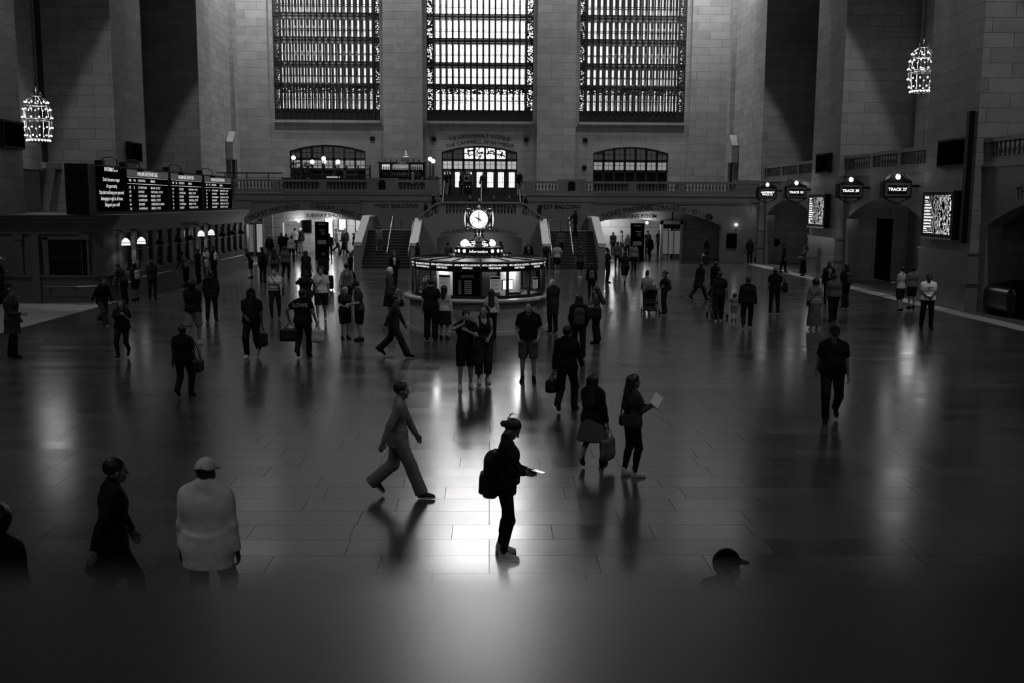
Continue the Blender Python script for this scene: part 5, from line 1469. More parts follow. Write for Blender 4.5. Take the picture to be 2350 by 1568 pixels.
ARMS = {'down': (0.275, 0.03, 0.82, 'relax'), 'fwd': (0.25, 0.26, 0.9, 'relax'), 'back': (0.27, -0.2, 0.88, 'relax'), 'phone': (0.07, 0.3, 1.1, 'hold'), 'phonehi': (0.06, 0.3, 1.28, 'hold'),
        'pocket': (0.21, 0.09, 0.93, 'grip'), 'clasp': (0.06, 0.23, 1.02, 'hold'), 'carry': (0.28, 0.02, 0.82, 'grip'), 'ear': (0.11, 0.07, 1.55, 'hold'), 'push': (0.2, 0.42, 1.02, 'grip'),
        'cross': (-0.1, 0.21, 1.17, 'grip'), 'rail': (0.22, 0.38, 1.0, 'grip'), 'camera': (0.05, 0.24, 1.5, 'hold'), 'strap': (0.13, 0.14, 1.3, 'grip'), 'wave': (0.3, 0.2, 1.2, 'flat'), 'sit': (0.12, 0.34, 0.72, 'relax'), 'lead': (0.36, 0.05, 0.72, 'grip'), 'hip': (0.24, 0.02, 1.05, 'grip')}

_mesh_cache = {}
def person(label, x, y, h, face, top='tee', tc='dark', bot='pants', bc='dark', hair='short', hc='dark', sc='black', so=None, skin='mid', la='down', ra='down', step=0.0, lean=0.0, nod=0.0, turn=0.0, w=1.0, fem=0, z=0.0, hat=None, hatc='dark', cell=0.02, sit=0.0, tpat=None, bpat=None, shoe='sneaker', inner=None, bend=0.0, hood=0, group=None, spread=0.0, arms=None):
    so = so or sc
    w = 1 + (w - 1) * 0.68
    key = (top, bot, hair, la, ra, step, lean, nod, turn, w, fem, hat, cell, sit, shoe, bend, hood, spread, repr(arms), inner)
    rad = math.radians
    hipz = 0.955 - (0.05 if abs(step) > 0.3 else 0.008 if step else 0.0)
    if sit: hipz = sit
    hip = np.array([0, -0.02 if bend else 0, hipz])
    A = Matrix.Rotation(-rad(lean), 3, 'X')
    Rt = np.array(A)
    def tof(p): return Rt @ (np.array(p, float) - np.array([0, 0, 0.93])) + hip      # torso frame to body frame
    def inv(P): return (P - hip) @ Rt + np.array([0, 0, 0.93])
    sw = (0.158 if fem else 0.176) * (1 + (w - 1) * 0.45)
    hw = 0.095 * (1 + (w - 1) * 0.4)
    sh = {s: tof((s * sw, -0.01, 1.4)) for s in (-1, 1)}
    el, wr, hk = {}, {}, {}
    custom = dict(arms) if arms else {}
    for s, nm in ((-1, la), (1, ra)):
        tx, ty, tz, hk[s] = ARMS[nm]
        if s in custom: tx, ty, tz, hk[s] = custom[s]
        tgt = np.array([s * tx, ty, tz]) if (nm in ('down', 'carry') and not lean) or sit or s in custom else tof((s * tx, ty, tz))
        pole = (s * 0.5, -0.9, -0.35) if nm not in ('ear', 'camera', 'wave') else (s * 0.9, 0.1, -0.8)
        if s in custom and tz > 1.35: pole = (s * 1.0, 0.0, -0.5)
        el[s], wr[s] = ik(sh[s], tgt, 0.285, 0.255, pole)
    hp = {s: hip + np.array([s * hw, 0, -0.02]) for s in (-1, 1)}
    kn, an, fy, fp = {}, {}, {}, {}
    for s in (-1, 1):
        f = s * step / 2
        ax = s * (0.1 + spread)
        if sit: tgt = np.array([s * 0.13, 0.42, sit - 0.42]); 
        else: tgt = np.array([ax, f - 0.04, 0.085 + (0.1 if (step and f * s > 0 and f < 0) else 0)])
        lift = 0.0
        if abs(step) > 0.3 and f < 0: lift = 0.11
        tgt[2] = (sit - 0.42 + 0.085 if sit else 0.085 + lift)
        kn[s], an[s] = ik(hp[s], tgt, 0.43, 0.425, (s * 0.12, 1, 0.1))
        fp[s] = -0.75 if lift else 0.0
    g = dict(sw=sw, hw=hw)
    SQ = 0.74
    def torso(P, o=0.0, belly=True):
        q = inv(P) * np.array([1, 1 / SQ, 1]); 
        hx = 1.08 if fem else 1.0
        d = cap(q, (-0.075 * hx * w, 0, 0.93), (0.075 * hx * w, 0, 0.93), 0.118 * w, 0.118 * w)
        d = smin(d, cap(q, (-0.05 * w, 0, 1.1), (0.05 * w, 0, 1.1), 0.105 * w * (0.93 if fem else 1), 0.105 * w * (0.93 if fem else 1)), 0.08)
        d = smin(d, cap(q, (-0.075 * w, 0, 1.3), (0.075 * w, 0, 1.3), 0.118 * w, 0.118 * w), 0.08)
        d = smin(d, cap(q, (-sw + 0.04, -0.01, 1.39), (sw - 0.04, -0.01, 1.39), 0.062, 0.062), 0.06)
        for s in (-1, 1): d = smin(d, cap(q, (s * 0.03, -0.03, 1.49), (s * (sw - 0.02), -0.02, 1.41), 0.04, 0.036), 0.04)
        if fem:
            for s in (-1, 1): d = smin(d, ell(q, (s * 0.07, 0.12, 1.27), (0.065, 0.07, 0.065)), 0.05)
        if w > 1.14: d = smin(d, ell(q, (0, 0.07 * w, 1.08), (0.12 * w, 0.1 * w, 0.15)), 0.08)
        d = smin(d, ell(q, (0, -0.05, 0.9), (0.13 * w, 0.11 * w, 0.1)), 0.06)
        return d * SQ ** 0.35 - o
    def arm(P, s, o=0.0, upto=1.0):
        k = 0.85 if fem else 1.0
        k *= 0.9 + 0.1 * w if w < 1.5 else 1.05
        d = cap(P, sh[s], el[s], 0.05 * k + o, 0.04 * k + o)
        if upto > 0.5: d = smin(d, cap(P, el[s], wr[s], 0.04 * k + o, 0.027 * k + o), 0.03)
        return d
    def leg(P, s, o=0.0, o2=None):
        o2 = o if o2 is None else o2
        k = 0.5 + 0.5 * w
        d = cap(P, hp[s], kn[s], 0.092 * k + o, 0.058 * k + o)
        d2 = cap(P, kn[s], an[s], 0.056 * k + o, 0.038 + o2)
        mid = kn[s] * 0.7 + an[s] * 0.3
        u = (an[s] - kn[s]); back = np.array([0, -1, 0]) * 0.018
        d2 = smin(d2, cap(P, mid + back - u * 0.08, mid + back + u * 0.18, 0.05 * k + o, 0.04 * k + max(o, o2 * 0.5)), 0.03)
        return smin(d, d2, 0.04)
    nb = tof((0, -0.015, 1.46)); nt = tof((0, 0.0, 1.55))
    HR = np.array(Matrix.Rotation(-rad(turn), 3, 'Z') @ Matrix.Rotation(-rad(nod + lean * 0.6), 3, 'X'))
    ho = tof((0, 0.012, 1.545))
    pts = np.array([hp[1], hp[-1], kn[1], kn[-1], an[1], an[-1], wr[1], wr[-1], el[1], el[-1], sh[1], sh[-1], nb, hip])
    lo = pts.min(0) - 0.22 * max(1, w); hi = pts.max(0) + 0.22 * max(1, w); lo[2] = max(lo[2], -0.02 if not sit else lo[2])
    if key not in _mesh_cache:
        def body(P):
            d = torso(P, -0.006)
            for s in (-1, 1):
                d = smin(d, arm(P, s), 0.03); d = smin(d, leg(P, s, -0.004), 0.03)
            d = smin(d, cap(P, nb, nt, 0.058, 0.052), 0.03)
            return d
        parts = [surface(body, lo, hi, cell) + (0,)]
        (HV, HQ), E = head_part(0.0075 if cell < 0.016 else 0.0095)
        parts.append((HV @ HR.T * 1.05 + ho, HQ, 0))
        for a, b in E: parts.append((a @ HR.T * 1.05 + ho, b, 1))
        for s in (-1, 1):
            dv = wr[s] - el[s]; dv /= np.linalg.norm(dv)
            hint = np.array([0, 1.0, 0]) if dv[2] < -0.6 else np.array([-s * 0.5, 0.1, 1.0])
            th = hint - dv * (hint @ dv); th /= np.linalg.norm(th)
            pn = np.cross(th, dv) * s
            M3 = np.stack([th, pn, dv], 1)
            V, Q = hand_part(hk[s], 0.006 if cell < 0.016 else 0.008)
            V = V @ M3.T + wr[s]
            parts.append((V, Q if np.linalg.det(M3) > 0 else Q[:, ::-1], 0))
        geo = {'body': parts}
        # --- lower garment
        if bot != 'none':
            hem = {'pants': 0.1, 'wide': 0.05, 'leggings': 0.12, 'shorts': 0.5, 'minishorts': 0.66, 'skirt': 0.5, 'longskirt': 0.14, 'crops': 0.25}[bot]
            oo = {'pants': (0.016, 0.03), 'wide': (0.03, 0.06), 'leggings': (0.006, 0.006), 'shorts': (0.035, 0.035), 'minishorts': (0.025, 0.025), 'skirt': (0.02, 0.02), 'longskirt': (0.02, 0.02), 'crops': (0.03, 0.05)}[bot]
            def lower(P):
                q = inv(P)
                d = torso(P, 0.006)
                d = np.maximum(d, q[:, 2] - 1.0)
                for s in (-1, 1):
                    l = leg(P, s, *oo)
                    if bot in ('shorts', 'minishorts'):
                        fr_ = 0.95 if bot == 'shorts' else 0.55
                        e = hp[s] + (kn[s] - hp[s]) * fr_; u = (kn[s] - hp[s]) / np.linalg.norm(kn[s] - hp[s])
                        l = smax(l, (P - e) @ u, 0.01)
                    else:
                        e = an[s] + np.array([0, 0, 0.0]); u = (an[s] - kn[s]) / np.linalg.norm(an[s] - kn[s])
                        l = smax(l, (P - e) @ u - 0.02 + max(0, hem - 0.1), 0.01)
                    d = smin(d, np.maximum(l, q[:, 2] - (0.925 if top not in ('tank', 'crop') else 0.95)), 0.02)
                if 'skirt' in bot:
                    t = np.clip((1.0 - P[:, 2]) / (1.0 - hem), 0, 1)
                    mid = np.array([0, 0, 0]) 
                    a = np.linalg.norm((P[:, :2] - hip[:2]) / np.array([1, 0.85]), axis=1) - (0.13 * w + 0.1 * np.sqrt(t) + 0.02 * t + abs(step) * 0.12 * t)
                    a = np.maximum(a, hem - P[:, 2]); a = np.maximum(a, P[:, 2] - 1.0)
                    d = smin(np.maximum(d, hem - P[:, 2]), a, 0.03)
                return d
            geo['lower'] = [surface(lower, lo, (hi[0], hi[1], hip[2] + 0.3), cell) + (0,)]
        # --- upper garment
        if top != 'none':
            hemz = {'tee': 0.9, 'tank': 0.93, 'crop': 1.06, 'shirt': 0.88, 'jacket': 0.8, 'open': 0.78, 'coat': 0.6, 'hoodie': 0.86, 'dress': 0.5, 'blouse': 0.92, 'big': 0.72}[top]
            oo = {'tee': 0.024, 'tank': 0.02, 'crop': 0.02, 'shirt': 0.024, 'jacket': 0.03, 'open': 0.03, 'coat': 0.036, 'hoodie': 0.032, 'dress': 0.02, 'blouse': 0.024, 'big': 0.045}[top]
            sl = {'tee': 0.72, 'tank': 0, 'crop': 0.6, 'dress': 0.5}.get(top, 9)
            def upper(P):
                q = inv(P)
                d = torso(P, oo)
                if top not in ('crop', 'none'):
                    fl = {'coat': 0.035, 'dress': 0.07, 'big': 0.02, 'tank': 0.0}.get(top, 0.008)
                    tt = np.clip((1.0 - q[:, 2]) / 0.5, 0, 1.2)
                    e = np.linalg.norm(q[:, :2] / np.array([1, 0.78]), axis=1) - (0.155 * w + oo * 0.7 + fl * tt + abs(step) * 0.1 * tt)
                    e = np.maximum(e, q[:, 2] - 1.05)
                    d = smin(d, e, 0.05)
                d = smax(d, hemz - q[:, 2], 0.01)
                for s in (-1, 1):
                    if sl == 0: continue
                    if sl < 1:
                        a = cap(P, sh[s], el[s], 0.05 + oo, 0.046 + oo)
                        e = sh[s] + (el[s] - sh[s]) * sl; u = (el[s] - sh[s]) / np.linalg.norm(el[s] - sh[s])
                        a = smax(a, (P - e) @ u, 0.008)
                    else:
                        a = arm(P, s, min(oo, 0.022) * 0.8)
                        u = (wr[s] - el[s]) / np.linalg.norm(wr[s] - el[s])
                        a = smax(a, (P - wr[s]) @ u + 0.005, 0.008)
                    d = smin(d, a, 0.03)
                if top == 'tank':
                    d = np.maximum(d, np.abs(q[:, 0]) - (0.125 + 0.25 * np.clip(1.3 - q[:, 2], 0, 1)))
                    d = np.maximum(d, 0.075 - np.hypot(q[:, 0], (q[:, 2] - 1.47) * 0.55) )
                ncut = 0.07 - np.linalg.norm((q - np.array([0, 0.06, 1.53])) * np.array([1, 1, 0.8]), axis=1)
                d = np.maximum(d, ncut)
                if top in ('hoodie',) or hood: d = smin(d, ell(q, (0, -0.1, 1.46), (0.1, 0.06, 0.07)), 0.03)
                if top in ('jacket', 'coat', 'open'): d = smin(d, np.maximum(cap(q, (-0.05, -0.03, 1.49), (0.05, -0.03, 1.49), 0.05, 0.05), q[:, 1] - 0.02), 0.02)
                return d
            geo['upper'] = [surface(upper, lo, hi, cell) + (0,)]
            if top == 'open':                # shirt front showing between the open sides
                def inn(P):
                    q = inv(P)
                    d = torso(P, oo + 0.008)
                    d = np.maximum(d, np.abs(q[:, 0]) - (0.02 + 0.06 * np.clip((q[:, 2] - 0.85) / 0.55, 0, 1)))
                    return np.maximum(np.maximum(d, 0.05 - q[:, 1]), np.maximum(0.9 - q[:, 2], q[:, 2] - 1.46))
                geo['inner'] = [surface(inn, lo, hi, min(cell, 0.016)) + (0,)]
        # --- hair, hat
        if hair != 'bald':
            V, Q = proto(('hair', hair), hair_field(hair), (-0.15, -0.2, -0.42 if 'longest' in hair else -0.27), (0.15, 0.1, 0.29), 0.011)
            geo['hair'] = [(V @ HR.T * 1.05 + ho, Q, 0)]
        if hat:
            V, Q = proto(('hat', hat), {'cap': cap_field, 'hat': hat_field, 'band': band_field}[hat], (-0.19, -0.21, 0.0), (0.19, 0.21, 0.24), 0.009)
            geo['hat'] = [(V @ HR.T * 1.05 + ho, Q, 0)]
        _mesh_cache[key] = geo
    geo = _mesh_cache[key]
    k = h / 1.775
    root = link(np_mesh('person', geo['body'], [SKIN[skin], M_EYE]), 'person')
    root.location = (x, y, z)
    root.rotation_euler = (0, 0, -rad(face))
    root.scale = (k, k, k)
    tag(root, label, 'person', group)
    NM = {'pants': 'trousers', 'wide': 'wide_trousers', 'leggings': 'leggings', 'shorts': 'shorts', 'minishorts': 'shorts', 'skirt': 'skirt', 'longskirt': 'long_skirt', 'crops': 'trousers'}
    NT = {'tee': 'tee_shirt', 'tank': 'tank_top', 'crop': 'cropped_top', 'shirt': 'shirt', 'jacket': 'jacket', 'open': 'open_jacket', 'coat': 'coat', 'hoodie': 'hooded_top', 'dress': 'dress', 'blouse': 'blouse', 'big': 'loose_sweater'}
    if 'lower' in geo: link(np_mesh(NM[bot], geo['lower'], [cloth(bc, bpat)]), NM[bot], root)
    if 'upper' in geo: link(np_mesh(NT[top], geo['upper'], [cloth(tc, tpat)]), NT[top], root)
    if 'inner' in geo: link(np_mesh('shirt_front', geo['inner'], [cloth(inner or 'light')]), 'shirt_front', root)
    if 'hair' in geo: link(np_mesh('hair', geo['hair'], [HAIRM[hc]]), 'hair', root)
    if 'hat' in geo: link(np_mesh({'cap': 'cap', 'hat': 'brimmed_hat', 'band': 'head_band'}[hat], geo['hat'], [cloth(hatc)]), {'cap': 'cap', 'hat': 'brimmed_hat', 'band': 'head_band'}[hat], root)
    um, sm = shoe_meshes(shoe, sc, so)
    for s in (-1, 1):
        o = link(um, 'shoe', root); o.rotation_euler = (fp[s], 0, rad(-s * 8))
        dz = an[s][2] - 0.085
        o.location = (an[s][0], an[s][1] + 0.035 + (0.02 if fp[s] else 0), dz + (0.03 if fp[s] else 0.0))
        link(sm, 'sole', o)
    root['_'] = 0
    del root['_']
    M = Matrix.Translation((x, y, z)) @ Matrix.Rotation(-rad(face), 4, 'Z') @ Matrix.Scale(k, 4)
    info = dict(root=root, M=M, wr=wr, el=el, sh=sh, tof=tof, k=k, face=face, lean=lean, ho=ho, HR=HR)
    return info
def hand_point(p, s, d=0.09):
    u = p['wr'][s] - p['el'][s]; u = u / np.linalg.norm(u)
    return p['M'] @ Vector(p['wr'][s] + u * d)
# ------------------------------------------------------------------ things people carry
M_BAG = {c: principled('bag_' + c, v, 0.7, 0, 0.25, 0.3, 12, 0, 0.2) for c, v in (('black', 0.006), ('char', 0.025), ('grey', 0.09), ('light', 0.4), ('white', 0.65))}
M_CAMO = principled('camouflage_cloth', 0.045, 0.85, 0, 0.1, 0.95, 16)
def soft(name, fn, lo, hi, mat, h=0.012, parent=None):
    V, Q = surface(fn, lo, hi, h)
    return link(np_mesh(name, [(V, Q, 0)], [mat]), name, parent)
def at_body(p, local):
    t = Matrix.Translation(Vector(local)); return p['M'] @ t
def backpack(p, label, mat, size=1.0, roll=0, pattern=None, dz=0.0):
    t = thing('backpack', label, 'backpack')
    o = Vector(p['tof']((0, -0.07, 1.17 + dz)))
    t.matrix_world = p['M'] @ Matrix.Translation(o) @ Matrix.Rotation(-math.radians(p['lean']), 4, 'X')
    s = size
    def f(P):
        d = rbox(P, (0, -0.09 * s, -0.03), (0.145 * s, 0.085 * s, 0.22 * s), 0.06)
        return smin(d, ell(P, (0, -0.09 * s, 0.16 * s), (0.14 * s, 0.08 * s, 0.1 * s)), 0.04)
    soft('bag', f, (-0.2 * s, -0.24 * s, -0.3 * s), (0.2 * s, 0.05, 0.3 * s), pattern or mat, 0.014, t)
    soft('front_pocket', lambda P: rbox(P, (0, -0.175 * s, -0.1 * s), (0.115 * s, 0.04 * s, 0.11 * s), 0.035), (-0.16 * s, -0.25 * s, -0.25 * s), (0.16 * s, -0.1 * s, 0.05 * s), pattern or mat, 0.013, t)
    for q in (-1, 1):
        MB().tube([(q * 0.09, -0.02, 0.16), (q * 0.1, 0.06, 0.245), (q * 0.1, 0.15, 0.24), (q * 0.105, 0.245, 0.1), (q * 0.12, 0.235, -0.05), (q * 0.15, 0.1, -0.15), (q * 0.12, -0.02, -0.2)], 0.022, 6).build('strap', mat, t, True)
    if roll: soft('rolled_top', lambda P: cap(P, (-0.12, -0.07, 0.25), (0.12, -0.07, 0.25), 0.045, 0.045), (-0.18, -0.13, 0.18), (0.18, 0, 0.32), mat, 0.012, t)
    MB().tube([(-0.04, -0.05, 0.24), (-0.03, -0.06, 0.29), (0.03, -0.06, 0.29), (0.04, -0.05, 0.24)], 0.01, 5).build('grab_loop', mat, t)
    return t
def held_bag(p, s, label, name, cat, mat, size=(0.34, 0.12, 0.3), drop=0.12, handle=0.2, yaw=0, round_=0.05):
    h = hand_point(p, s, 0.1)
    t = thing(name, label, cat)
    t.location = h; t.rotation_euler = (0, 0, -math.radians(p['face']) + yaw)
    hx, hy, hz = size[0] / 2, size[1] / 2, size[2] / 2
    zc = -drop - hz
    soft('bag', lambda P: smin(rbox(P, (0, 0, zc), (hy, hx, hz), round_), ell(P, (0, 0, zc - hz * 0.4), (hy * 1.15, hx * 1.05, hz * 0.62)), 0.05), (-hy - 0.06, -hx - 0.06, zc - hz - 0.06), (hy + 0.06, hx + 0.06, zc + hz + 0.06), mat, 0.014, t)
    for q in (-0.6, 0.6):
        MB().tube([(hy * q, -hx * 0.55, -drop - 0.01), (hy * q * 0.4, -hx * 0.3, -drop * 0.3), (0, 0, 0.015), (hy * q * 0.4, hx * 0.3, -drop * 0.3), (hy * q, hx * 0.55, -drop - 0.01)], 0.008, 5).build('handle', mat, t)
    return t
def shoulder_bag(p, s, label, name, cat, mat, size=(0.34, 0.12, 0.3), drop=0.42, fwd=-0.02):
    t = thing(name, label, cat)
    o = Vector(p['sh'][s]) + Vector((s * 0.02, fwd, 0.03))
    t.matrix_world = p['M'] @ Matrix.Translation(o)
    hx, hy, hz = size[0] / 2, size[1] / 2, size[2] / 2
    zc = -drop - hz; xo = s * (0.1 + hy)
    soft('bag', lambda P: smin(rbox(P, (xo, 0, zc), (hy, hx, hz), 0.05), ell(P, (xo, 0, zc - hz * 0.3), (hy * 1.1, hx * 1.05, hz * 0.7)), 0.05), (xo - hy - 0.06, -hx - 0.06, zc - hz - 0.06), (xo + hy + 0.06, hx + 0.06, zc + hz + 0.06), mat, 0.015, t)
    MB().tube([(xo, -hx * 0.7, -drop), (xo * 0.6, -0.1, -drop * 0.4), (0, -0.03, 0.04), (0, 0.04, 0.04), (xo * 0.6, 0.1, -drop * 0.4), (xo, hx * 0.7, -drop)], 0.012, 5).build('strap', mat, t)
    return t
def crossbody(p, s, label, mat, size=(0.24, 0.08, 0.18)):
    t = thing('shoulder_bag', label, 'bag')
    t.matrix_world = p['M']
    hx, hy, hz = size[0] / 2, size[1] / 2, size[2] / 2
    c = (s * 0.22, -0.02, 0.93)
    soft('bag', lambda P: rbox(P, c, (hy, hx, hz), 0.035), (c[0] - 0.12, c[1] - 0.2, c[2] - 0.16), (c[0] + 0.12, c[1] + 0.2, c[2] + 0.16), mat, 0.013, t)
    MB().tube([(s * 0.21, -0.12, 1.02), (s * 0.05, -0.17, 1.2), (-s * 0.12, -0.1, 1.46), (-s * 0.12, 0.06, 1.46), (s * 0.02, 0.165, 1.25), (s * 0.21, 0.1, 1.02)], 0.012, 5).build('strap', mat, t)
    return t
def phone(p, s, label, lit=False, up=0.0):
    h = hand_point(p, s, 0.115)
    t = thing('phone', label, 'phone')
    u = Vector(p['wr'][s] - p['el'][s]).normalized()
    q = (p['M'].to_3x3().normalized() @ u)
    fwd = Vector((q.x, q.y, q.z + up)).normalized()
    side = fwd.cross(Vector((0, 0, 1))).normalized(); nrm = side.cross(fwd)
    M3 = Matrix((side, fwd, nrm)).transposed()
    t.matrix_world = Matrix.Translation(h + Vector((0, 0, 0.022))) @ M3.to_4x4()
    MB().box(-0.036, 0.036, -0.03, 0.12, -0.004, 0.004).build('case', M_BLACK, t)
    MB().box(-0.033, 0.033, -0.026, 0.116, 0.004, 0.0055).build('screen', emitter('phone_glow', 1.0) if lit else M_DGLASS, t)
    return t
def suitcase(x, y, rz, label, h=0.62):
    t = thing('suitcase', label, 'suitcase', (x, y, 0), rz)
    soft('shell', lambda P: rbox(P, (0, 0, 0.05 + h / 2), (0.21, 0.12, h / 2), 0.05), (-0.25, -0.16, 0), (0.25, 0.16, h + 0.1), M_BAG['black'], 0.016, t)
    MB().tube([(-0.12, 0.06, h), (-0.12, 0.06, h + 0.4), (0.12, 0.06, h + 0.4), (0.12, 0.06, h)], 0.012, 6).build('pull_handle', M_STEEL, t)
    for a in (-0.16, 0.16):
        for b in (-0.08, 0.08): MB().lathe([(0.03, -0.012), (0.03, 0.012)], 10).build('wheel', M_BLACK, t).matrix_local = Matrix.Translation((a, b, 0.03)) @ Matrix.Rotation(PI / 2, 4, 'Y')
    return t
def stroller(x, y, rz, label, hood=True):
    t = thing('stroller', label, 'stroller', (x, y, 0), rz)
    soft('seat', lambda P: smin(rbox(P, (0, 0.02, 0.55), (0.21, 0.06, 0.28), 0.05), rbox(P, (0, 0.2, 0.42), (0.2, 0.2, 0.05), 0.04), 0.05), (-0.27, -0.1, 0.2), (0.27, 0.46, 0.9), M_BAG['black'], 0.016, t)
    soft('hood', lambda P: np.maximum(np.maximum(ell(P, (0, 0.1, 0.78), (0.25, 0.3, 0.3)), -ell(P, (0, 0.14, 0.74), (0.22, 0.29, 0.26))), 0.68 - P[:, 2]), (-0.28, -0.22, 0.66), (0.28, 0.42, 1.1), M_BAG['char'], 0.016, t)
    for s in (-1, 1):
        MB().tube([(s * 0.24, -0.3, 1.02), (s * 0.25, -0.05, 0.72), (s * 0.25, 0.25, 0.35), (s * 0.25, 0.5, 0.12)], 0.014, 6).build('frame_tube', M_BRONZE, t)
        MB().tube([(s * 0.25, 0.1, 0.55), (s * 0.26, -0.2, 0.12)], 0.014, 6).build('rear_tube', M_BRONZE, t)
        for yy in (-0.22, 0.5):
            w = MB().lathe([(0.06, -0.02), (0.085, -0.02), (0.09, 0), (0.085, 0.02), (0.06, 0.02)], 16).build('wheel', M_BLACK, t)
            w.matrix_local = Matrix.Translation((s * 0.27, yy, 0.09)) @ Matrix.Rotation(PI / 2, 4, 'Y')
    MB().tube([(-0.24, -0.3, 1.02), (0.24, -0.3, 1.02)], 0.017, 6).build('push_bar', M_BLACK, t)
    soft('basket', lambda P: rbox(P, (0, 0.12, 0.2), (0.2, 0.22, 0.08), 0.04), (-0.25, -0.14, 0.08), (0.25, 0.4, 0.32), M_BAG['char'], 0.018, t)
    return t

t = thing('covered_cart', 'large rounded black covered cart in the near arch at the right edge', 'cart', (19.5, 37.2, 0))
soft('cover', lambda P: smin(rbox(P, (0, 0, 0.62), (0.75, 1.1, 0.5), 0.3), ell(P, (0.1, 0, 0.9), (0.6, 0.9, 0.45)), 0.2), (-0.9, -1.3, 0.05), (0.9, 1.3, 1.5), principled('black_vinyl', 0.006, 0.25, 0, 0.5), 0.04, t)
for q in (-0.5, 0.5):
    for r_ in (-0.8, 0.8): MB().lathe([(0.1, -0.04), (0.12, -0.02), (0.12, 0.02), (0.1, 0.04)], 14).build('wheel', M_BLACK, t).matrix_local = Matrix.Translation((q, r_, 0.12)) @ Matrix.Rotation(PI / 2, 4, 'Y')
# ------------------------------------------------------------------ foreground and the middle of the hall
p = person('woman in a black jacket standing in profile looking down at her lit phone', 0.18, 11.37, 1.66, 93, top='jacket', tc='black', bot='leggings', bc='black', hair='lowbun', hc='dark', sc='light', so='light', fem=1, la='phone', ra='phone', lean=3, nod=36, w=1.08, spread=0.03, step=0.05, arms={-1: (0.035, 0.27, 1.1, 'flat'), 1: (0.03, 0.25, 1.08, 'flat')}, cell=0.011)
t = backpack(p, 'black rolltop backpack on the woman looking at her phone', M_BAG['black'], 1.15, 1, None, -0.14)
ph = phone(p, -1, 'lit phone in the hands of the woman in profile', True)
for sh_ in [o for o in p['root'].children if o.name.startswith('shoe')]:
    m = MB()
    for q in range(4): m.tube([(-0.025, 0.02 + q * 0.022, 0.098 - q * 0.008), (0.0, 0.026 + q * 0.022, 0.106 - q * 0.009), (0.025, 0.02 + q * 0.022, 0.098 - q * 0.008)], 0.0035, 4)
    m.tube([(0, 0.01, 0.108), (0.02, -0.005, 0.13), (0.012, 0.015, 0.145)], 0.003, 4).tube([(0, 0.01, 0.108), (-0.02, 0.02, 0.12)], 0.003, 4)
    m.build('laces', cloth('char'), sh_)
m = MB()
for k in range(7): m.tube([(0.01 * (k - 3), -0.12, 0.17), (0.012 * (k - 3) + 0.01, -0.13 - 0.004 * k, 0.215), (0.025 * (k - 3), -0.12 + 0.01 * k, 0.25 + 0.006 * (k % 3))], 0.004, 4, 0.001)
o = m.build('stray_hair', HAIRM['dark'], p['root']); o.matrix_local = Matrix.Translation(Vector(p['ho'])) @ Matrix([list(r) for r in p['HR']]).to_4x4()
o = MB().obox((0, -0.125, 0.15), (0.07, 0.022, 0.03), 0, 0.6).build('hair_clip', M_PAPER, p['root']); o.matrix_local = Matrix.Translation(Vector(p['ho'])) @ Matrix([list(r) for r in p['HR']]).to_4x4()
p = person('long-haired woman in a dark sweater and leggings holding a white book', 2.14, 14.87, 1.57, 72, top='hoodie', tc='char', bot='leggings', bc='black', hair='longest', sc='light', so='light', fem=1, la='phonehi', ra='phonehi', w=1.12, nod=4, step=0.1, arms={-1: (0.02, 0.3, 1.2, 'hold'), 1: (0.04, 0.28, 1.18, 'hold')}, cell=0.016)
bk = thing('book', 'white paperback held up by the long-haired woman', 'book'); hb = hand_point(p, 1, 0.1); bk.location = hb + Vector((0.05, -0.03, 0.07)); bk.rotation_euler = (-0.55, 0.7, 0.1)
MB().box(-0.065, 0.065, -0.012, 0.012, -0.08, 0.12).build('pages', M_PAPER, bk); MB().box(-0.07, 0.07, 0.012, 0.016, -0.085, 0.125).box(-0.07, 0.07, -0.016, -0.012, -0.085, 0.125).build('cover', cloth('white'), bk)
crossbody(p, -1, 'dark bag slung across the long-haired woman with the book', M_BAG['black'])
p = person('walking man in grey jacket and loose grey trousers left of the woman with the phone', -1.26, 13.76, 1.69, 88, top='jacket', tc='mid', bot='wide', bc='mid', hair='short', sc='char', so='light', la='fwd', ra='back', step=0.75, lean=4, cell=0.012)
p = person('person in a pale sweater and white cap walking away at lower left', -2.64, 9.24, 1.76, 8, top='big', tc='white', bot='pants', bc='dark', hair='short', hat='cap', hatc='white', la='down', ra='down', w=1.25, nod=6, step=0.4, skin='deep', cell=0.012)
p = person('blurred person in a black coat walking at lower left beside the pale sweater', -3.62, 9.44, 1.72, 60, top='coat', tc='black', bot='pants', bc='black', hair='short', la='fwd', ra='back', step=0.6, w=1.2, lean=6, cell=0.012)
p = person('person in black cut off by the left edge of the picture', -3.89, 7.84, 1.70, 20, top='jacket', tc='black', bot='pants', bc='black', hair='big', w=1.15, cell=0.012)
p = person('person in a dark cap whose head just shows over the parapet', 1.70, 6.95, 1.68, 60, top='jacket', tc='black', bot='pants', bc='black', hair='short', hat='cap', hatc='black', w=1.05, step=0.5, cell=0.012)
p = person('man in a black tee shirt and shorts raising a camera to his face', -0.53, 22.02, 1.76, 172, top='tee', tc='black', bot='shorts', bc='black', hair='short', sc='light', so='light', skin='light', la='camera', ra='camera', nod=14, turn=-12, step=0.16, arms={1: (0.07, 0.25, 1.49, 'hold'), -1: (0.0, 0.25, 1.34, 'hold')}, spread=0.03, cell=0.016)
cm = thing('camera', 'small camera held up by the man in black shorts', 'camera'); cm.location = hand_point(p, 1, 0.1); cm.rotation_euler = (0, 0, -math.radians(172))
